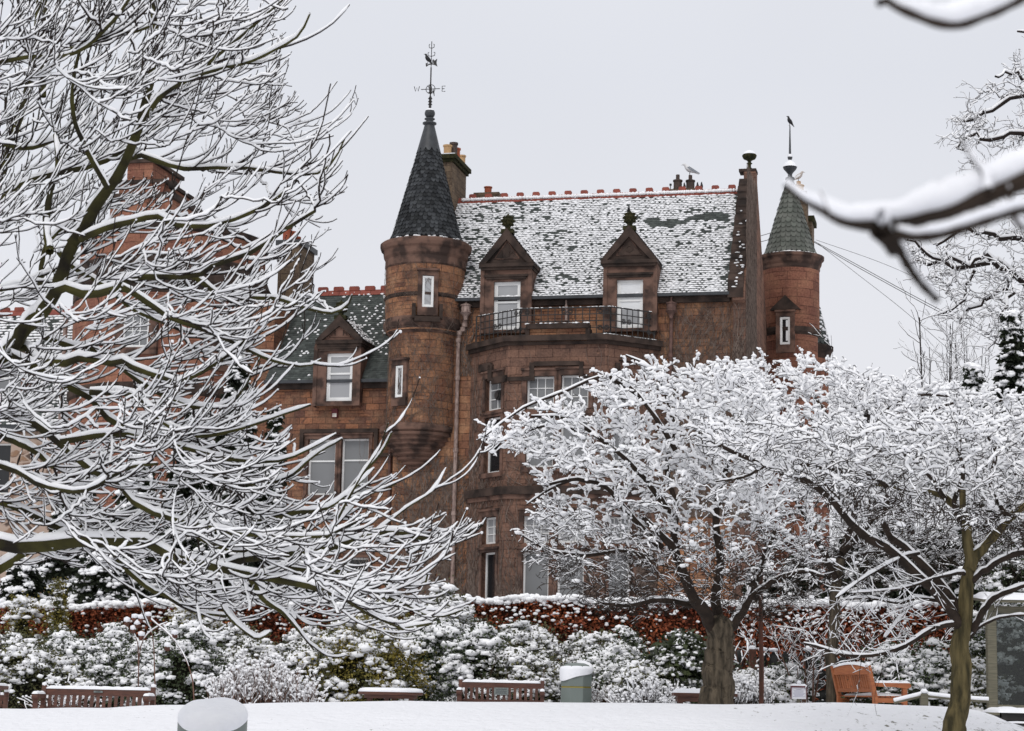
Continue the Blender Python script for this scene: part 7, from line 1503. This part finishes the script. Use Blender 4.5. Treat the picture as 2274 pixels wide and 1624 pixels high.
# bins
p = place(1279, 37.0); z1 = at(1279, 1500, 37)[2]; zb = p[2]; r0 = .298; o = thing('litter_bin', 'grey green faceted litter bin with a domed snowy top beside the middle bench', 'bin', tuple(p), 'litter bins')
zz = lambda y: at(1279, y, 37)[2]
mb = MB(); c8 = [(r0, zb - .1), (r0, zz(1528))]; mb.lathe(c8, p[0], p[1], 8, pi / 8, 2 * pi + pi / 8); body = mb.build('body', MT['bin'], o)
mb = MB(); mb.lathe([(r0 - .012, zz(1529)), (r0 - .012, zz(1524))], p[0], p[1], 8, pi / 8, 2 * pi + pi / 8); mb.build('yellow_band', MT['gold'], o)
mb = MB(); mb.lathe([(r0, zz(1524.5)), (r0, zz(1499)), (r0 * .985, zz(1490)), (r0 * .93, zz(1483)), (r0 * .8, zz(1477)), (r0 * .5, zz(1473)), (0, zz(1472))], p[0], p[1], 8, pi / 8, 2 * pi + pi / 8); lid = mb.build('lid', MT['bin'], o)
mb = MB(); n = 28; V = []; f = []
for j, (rr, zo) in enumerate(((1.015, 0), (1.03, .02), (.98, .055), (.85, .09), (.6, .115), (.3, .125), (0.02, .128))):
    for i in range(n):
        a = i * 2 * pi / n; front = .5 + .5 * cos(a - radians(215)); edge = zz(1486) - front * .20 + .02 * sin(a * 3)
        V.append((p[0] + r0 * rr * cos(a), p[1] + r0 * rr * sin(a), (edge if j == 0 else max(edge + .03, zz(1490)) + zo * .9)))
f = [(j * n + i, j * n + (i + 1) % n, (j + 1) * n + (i + 1) % n, (j + 1) * n + i) for j in range(6) for i in range(n)]; mb.add(V, f); mb.build('snow', MT['snow'], lid, smooth=True)
p = place(474, 17.9); o = thing('litter_bin', 'near round grey green bin with a sloping top buried in snow at the bottom edge', 'bin', tuple(p), 'litter bins'); r0 = 75.5 * 17.9 / F; zc_ = at(474, 1586, 17.9)[2]; sl_ = .36
mb = MB(); n = 48; V = [(p[0] + r0 * cos(i * 2 * pi / n), p[1] + r0 * sin(i * 2 * pi / n), p[2] - .1) for i in range(n)] + [(p[0] + r0 * cos(i * 2 * pi / n), p[1] + r0 * sin(i * 2 * pi / n), zc_ + sl_ * r0 * sin(i * 2 * pi / n) - .05) for i in range(n)]
mb.add(V, [(i, (i + 1) % n, n + (i + 1) % n, n + i) for i in range(n)] + [list(range(n, 2 * n))]); bo = mb.build('body', MT['bin'], o, smooth=False)
mb = MB(); V = []; prof = ((1.0, -.05), (1.012, -.02), (1.0, .01), (.95, .035), (.85, .05), (.6, .06), (.3, .065), (.02, .066))
for rr, zo in prof:
    for i in range(n): a = i * 2 * pi / n; V.append((p[0] + r0 * rr * cos(a), p[1] + r0 * rr * sin(a), zc_ + sl_ * r0 * rr * sin(a) + zo + .006 * sin(a * 5 + rr * 9) * (rr > .1)))
mb.add(V, [(j * n + i, j * n + (i + 1) % n, (j + 1) * n + (i + 1) % n, (j + 1) * n + i) for j in range(len(prof) - 1) for i in range(n)] + [list(range(len(V) - n, len(V)))]); mb.build('snow', MT['snow'], bo, smooth=True)
# slim rusty pole, posts, rail, notice, dry stone wall, timber edge
p = place(1690, 31.0); mb = MB(); P = smooth_poly([p - (0, 0, .1), at(1691, 1480, 31), at(1689, 1380, 31), at(1690, 1290, 31), at(1693, 1220, 31)], 12); mb.tube(P, np.linspace(.042, .028, 12) * (1 + .06 * np.sin(np.arange(12) * 2.1)), 9)
tag(mb.build('slim_pole', MT['rust'], None, smooth=True, pivot=tuple(p)), 'slim rusty brown pole standing right of the forked trunk', 'pole')
def post(px, top, d, w_, label, name='wooden_post', m='wood_g', cap=True, group='short wooden posts'):
    p = place(px, d); zt = at(px, top, d)[2]; o = thing(name, label, 'post', tuple(p), group); mb = MB(); mb.box(p[0] - w_, p[0] + w_, d - w_, d + w_, p[2] - .1, zt); mb.build('shaft', MT[m], o)
    if cap: vb, fb = blobs(np.array([[p[0], d, zt + .02]] * 3) + rng.normal(size=(3, 3)) * .01, ax_h(np.full(3, w_ * 1.15), np.full(3, w_ * 1.15), np.full(3, w_ * .9), np.array([0, .5, 1]))); np_obj('snow', vb, [fb], MT['snow'], o)
    return o
post(1671, 1442, 39, .065, 'post with a pointed snow cap between the forked trunk and the slim pole', m='rust'); post(2052, 1541, 31.6, .055, 'stubby grey green rail post topped with snow right of the orange bench')
rl = thing('low_rail', 'low snow topped wooden rail running from the orange bench to the glazed panel', 'rail', tuple(place(2052, 31.6)))
mb = MB(); sn = MB()
for seg in ([(1985, 1560), (2046, 1545)], [(2058, 1545), (2120, 1552), (2175, 1556)], [(2175, 1556), (2195, 1557)]):
    P = np.array([at(a, b, 31.6) for a, b in seg]); mb.tube(P, .028, 7); sn.tube(P + (0, 0, .03), .034, 8)
b_ = mb.build('rail', MT['wood_g'], rl, smooth=True); sn.build('snow', MT['snow'], b_, smooth=True)
p = place(1774, 33.5); zz = lambda y: at(1774, y, 33.5)[2]; hw = 16 * 33.5 / F; o = thing('notice_board', 'small white printed notice under a maroon top rail beside the grey trunk', 'sign', tuple(p))
mb = MB(); mb.box(p[0] - .025, p[0] + .025, p[1] + .02, p[1] + .07, p[2] - .1, zz(1551)); mb.build('stake', MT['wood_g'], o)
mb = MB(); mb.box(p[0] - hw, p[0] + hw, p[1] - .005, p[1] + .02, zz(1552.5), zz(1527)); pp = mb.build('paper', MT['paper'], o)
mb = MB(); mb.box(p[0] - hw - .01, p[0] + hw + .01, p[1] - .03, p[1] + .05, zz(1527), zz(1523.5)); mb.box(p[0] - hw - .012, p[0] - hw, p[1] - .02, p[1] + .03, zz(1552.5), zz(1527)); mb.box(p[0] + hw, p[0] + hw + .012, p[1] - .02, p[1] + .03, zz(1552.5), zz(1527)); fr = mb.build('frame', MT['maroon'], o)
mb = MB()
for i in range(7):
    w_ = hw * (.35 if i == 0 else .82 * (1 - .12 * (i % 3))); y = 1531.5 + i * 2.6; mb.box(p[0] - w_, p[0] + w_ * (1 if i else 1), p[1] - .0075, p[1] - .0052, zz(y + .8), zz(y))
mb.build('printed_lines', MT['ink'], pp)
mb = MB(); slab(mb, p[0] - hw - .01, p[0] + hw + .01, p[1] - .03, p[1] + .05, zz(1523.5), .035, 8); vb, fb = blobs(np.array([[p[0], p[1], zz(1517)]]), np.array([np.diag([.04, .04, .05])])); mb.add(vb, [list(q) for q in fb]); mb.build('snow', MT['snow'], fr, smooth=True)
wl_ = thing('dry_stone_wall', 'dark wet dry stone wall with upright cope stones behind the notice and slim pole', 'wall', tuple(place(1720, 41.0)))
V = []; r = np.random.default_rng(900); npb = NP(); sb = NP(); x = at(1590, 1560, 41)[0]; xe = at(1890, 1560, 41)[0]; cen = []; axs = []; scn = []
while x < xe:
    for zrow in range(4):
        w_ = r.uniform(.12, .24); z = G(x, 41) + .1 + zrow * .2; cen.append((x + r.normal() * .04, 41 + r.normal() * .04, z)); axs.append((w_, .2, .125))
    ht = r.uniform(.13, .24); cen.append((x, 41, G(x, 41) + .88 + ht * .4)); axs.append((r.uniform(.07, .12), .2, ht))
    if r.random() < .5: scn.append((x, 40.95, G(x, 41) + .88 + ht * 1.35))
    x += .23
cen, axs = np.array(cen), np.array(axs); npb.add(*blobs(cen, ax_h(axs[:, 0], axs[:, 1], axs[:, 2], r.normal(size=len(cen)) * .1))); npb.build('stones', MT['drystone'], wl_, smooth=False)
scn = np.array(scn); k = len(scn); sb.add(*blobs(scn, ax_h(np.full(k, .11), np.full(k, .18), np.full(k, .05), np.zeros(k)))); sb.build('snow', MT['snow'], wl_)
# glazed panel with tall post
d = 34.0; p = place(2203, d); zz = lambda y, px=2203: at(px, y, d)[2]; o = thing('glazed_shelter', 'glazed panel shelter with a square wooden post and snowy roof edge at the right', 'shelter', tuple(p))
mb = MB(); w_ = 9.5 * d / F; mb.box(p[0] - w_, p[0] + w_, d - .08, d + .08, p[2] - .1, zz(1345)); mb.build('post', MT['wood_g'], o)
x1 = at(2420, 1500, d)[0]
gm = D.materials.new('clear_shelter_glass'); gm.use_nodes = True; t = gm.node_tree; t.nodes.clear(); ou = t.nodes.new('ShaderNodeOutputMaterial'); mxs = t.nodes.new('ShaderNodeMixShader'); tr = t.nodes.new('ShaderNodeBsdfTransparent'); gl = t.nodes.new('ShaderNodeBsdfGlossy')  # see-through pane; the shrub behind it plays the reflection
tr.inputs[0].default_value = (.50, .53, .52, 1); gl.inputs['Roughness'].default_value = .04; gl.inputs[0].default_value = (.8, .82, .82, 1); mxs.inputs[0].default_value = .05; t.links.new(tr.outputs[0], mxs.inputs[1]); t.links.new(gl.outputs[0], mxs.inputs[2]); t.links.new(mxs.outputs[0], ou.inputs[0])
mb = MB(); mb.box(p[0] + w_ + .02, x1, d - .006, d + .006, zz(1565), zz(1362)); mb.build('glass_panel', gm, o)
mb = MB(); mb.box(p[0] + w_, p[0] + w_ + .02, d - .03, d + .03, zz(1570), zz(1362)); mb.box(p[0] - w_, x1, d - .07, d + .07, zz(1362), zz(1346)); mb.box(p[0] + w_, x1, d - .05, d + .05, p[2] - .05, zz(1565)); mb.build('frame', MT['wood_g'], o)
mb = MB(); mb.prism([(d - .35, zz(1340)), (d - .35, zz(1334)), (d + 1.2, zz(1315)), (d + 1.2, zz(1321))], lambda a, b, q: (q, a, b), p[0] - .2, x1); rf = mb.build('roof', MT['wood_g'], o); mb = MB(); s_ = MB(); slab(s_, p[0] - .2, x1, d - .37, d + .5, 0, .10, 20); mb.add([(a, b, c + zz(1334) + (b - d + .37) * .09) for a, b, c in s_.v], s_.f); mb.build('snow', MT['snow'], rf, smooth=True)
# black timber edge at the far right with snow
o = thing('raised_bed', 'black timber edging with a ridge of snow at the bottom right corner', 'planter', tuple(place(2290, 28.5))); d = 28.5; zz = lambda y: at(2250, y, d)[2]; xa, xb = at(2222, 1580, d)[0], at(2420, 1580, d)[0]
mb = MB(); 
for y0, y1 in ((1600, 1584), (1618, 1603), (1640, 1621)): mb.box(xa, xb, d - .05, d + .05, zz(y0), zz(y1))
mb.box(xa, xa + .08, d - .06, d + .06, zz(1660), zz(1583)); mb.box(xa + .02, xb, d + .05, d + .9, zz(1660), zz(1590)); tb = mb.build('timber_boards', MT['wood_d'], o)
mb = MB(); slab(mb, xa - .05, xb, d - .1, d + .9, zz(1583.5), .08, 24); slab(mb, xa, xb, d - .06, d - .02, zz(1603) - .02, .03, 12); mb.build('snow', MT['snow'], tb, smooth=True)

# ================================================================== birds and wires
def bird(label, pos, sc, rotz, mat, pitch=0.0, wing=None, group=None, name='bird', long=1.0):
    o = thing(name, label, 'bird', tuple(pos), group, rotz=rotz, rel=False)
    ring = [(-.235 * long, -.12, .012, .008), (-.20 * long, -.10, .030, .014), (-.11, -.035, .045, .040), (-.04, .012, .070, .072), (.03, .055, .076, .084), (.085, .105, .062, .070), (.115, .155, .042, .046), (.138, .195, .042, .042), (.165, .205, .034, .033), (.185, .200, .016, .015), (.235, .188, .004, .004)]
    V = []; n = 14
    for i, (x, z, ry, rz) in enumerate(ring):
        a, b = ring[max(0, i - 1)], ring[min(len(ring) - 1, i + 1)]; t = np.array([b[0] - a[0], b[1] - a[1]]); t /= np.linalg.norm(t); nx, nz_ = -t[1], t[0]
        for k in range(n): an = 2 * pi * k / n; V.append((x + nx * rz * sin(an), ry * cos(an), z + nz_ * rz * sin(an)))
    c, s = cos(pitch), sin(pitch); V = [((x * c - z * s) * sc, y * sc, (x * s + z * c + .13) * sc) for x, y, z in V]
    f = [(i * n + k, i * n + (k + 1) % n, (i + 1) * n + (k + 1) % n, (i + 1) * n + k) for i in range(len(ring) - 1) for k in range(n)] + [list(range(n)), list(range(len(V) - n, len(V)))[::-1]]
    mb = MB(); mb.add(V, f); body = mb.build('body', MT[mat], o, smooth=True, world=False)
    for sy in (-1, 1): 
        mb = MB(); mb.tube([(.02 * sc, sy * .028 * sc, .10 * sc), (.015 * sc, sy * .03 * sc, .0)], .007 * sc, 5); mb.tube([(-.01 * sc, sy * .03 * sc, .004), (.05 * sc, sy * .03 * sc, .004)], .006 * sc, 4); mb.build('leg', MT['pot_dark'], o, world=False)
        if wing:
            q = [(.09, .10, .058), (.02, .115, .075), (-.10, .02, .055), (-.26, -.10, .012), (-.20, -.10, .02), (-.08, -.04, .058), (.03, .03, .078)]; mb = MB()
            p1 = [((x * c - z * s) * sc, sy * (y + .006) * sc, (x * s + z * c + .13) * sc) for x, z, y in q]; p2 = [(a, b * .7, d_) for a, b, d_ in p1]; k = len(q)
            mb.add(p1 + p2, [list(range(k)), list(range(2 * k - 1, k - 1, -1))] + [(i, (i + 1) % k, k + (i + 1) % k, k + i) for i in range(k)]); mb.build('wing', MT[wing], o, world=False)
    return o
GB = 'birds perched on the roofs'
lp = lambda u, v, z: l2w([u, v, z])
pv = PERCH['vane']; bird('black crow perched on the arm of the weather vane', lp(*pv), .95, pi, 'black', .25, None, GB)
ps = PERCH['spire']; bird('black crow on the tip of the right turret spire', lp(*ps), .95, pi, 'black', .35, None, GB)
fz = meas(1396, 471, -.4); bird('black bird on the ball finial of the right dormer', lp(fz[0], -.4, fz[1] - .02), .62, radians(-60), 'black', .5, None, GB)
pg = PERCH['pot']; bird('grey winged white gull standing on the right roof ridge chimney pot', lp(*pg), 1.35, pi, 'gull', -.12, 'gullw', GB, 'gull')
p2_ = PERCH['pot2']; bird('pale buff gull on the chimney pot behind the right turret', lp(p2_[0] - .02, p2_[1], p2_[2]), 1.2, 0, 'pigeon', .0, 'gull', GB, 'gull')
for px, py, lb in ((1520, 420, 'small black bird between the two dark chimney pots'), (1549, 420, 'small black bird just right of the gull chimney pot'), (1558, 420, 'small black bird rightmost on the ridge by the chimney pots')):
    u_, z_ = meas(px, py, RV); bird(lb, lp(u_, RV + .02, RIDGE_Z + .07), .72, radians(-90 + 12 * (px % 3)), 'black', .75, None, GB)
for pts, lb in (([(1676, 528), (1720, 515)], 'short upper cable between the gable and the right turret'), ([(1677, 541), (1712, 531)], 'short lower cable between the gable and the right turret'), ([(1806, 537), (1900, 591), (2080, 690), (2320, 818)], 'darkest overhead cable sloping down from the right turret'), ([(1808, 536), (1905, 589), (2084, 686), (2320, 800)], 'second overhead cable close above the darkest one'),
                 ([(1812, 538), (1900, 606), (2000, 684), (2100, 770)], 'lowest thin overhead cable dropping steeply behind the skyline trees'), ([(1812, 533), (1960, 585), (2120, 655), (2330, 735)], 'uppermost thin overhead cable running behind the oak')):
    Y = 77 if pts[0][0] < 1700 else 84; k = len(pts); P = smooth_poly([at(a, b, Y + (4 if Y == 77 else -12) * i / (k - 1)) for i, (a, b) in enumerate(pts)], 20); mb = MB(); mb.tube(P, .014 if 'darkest' in lb or 'short' in lb else .009, 5)
    tag(mb.build('overhead_cable', MT['iron'], None, smooth=True, pivot=tuple(P[0])), lb, 'cable', 'overhead cables')
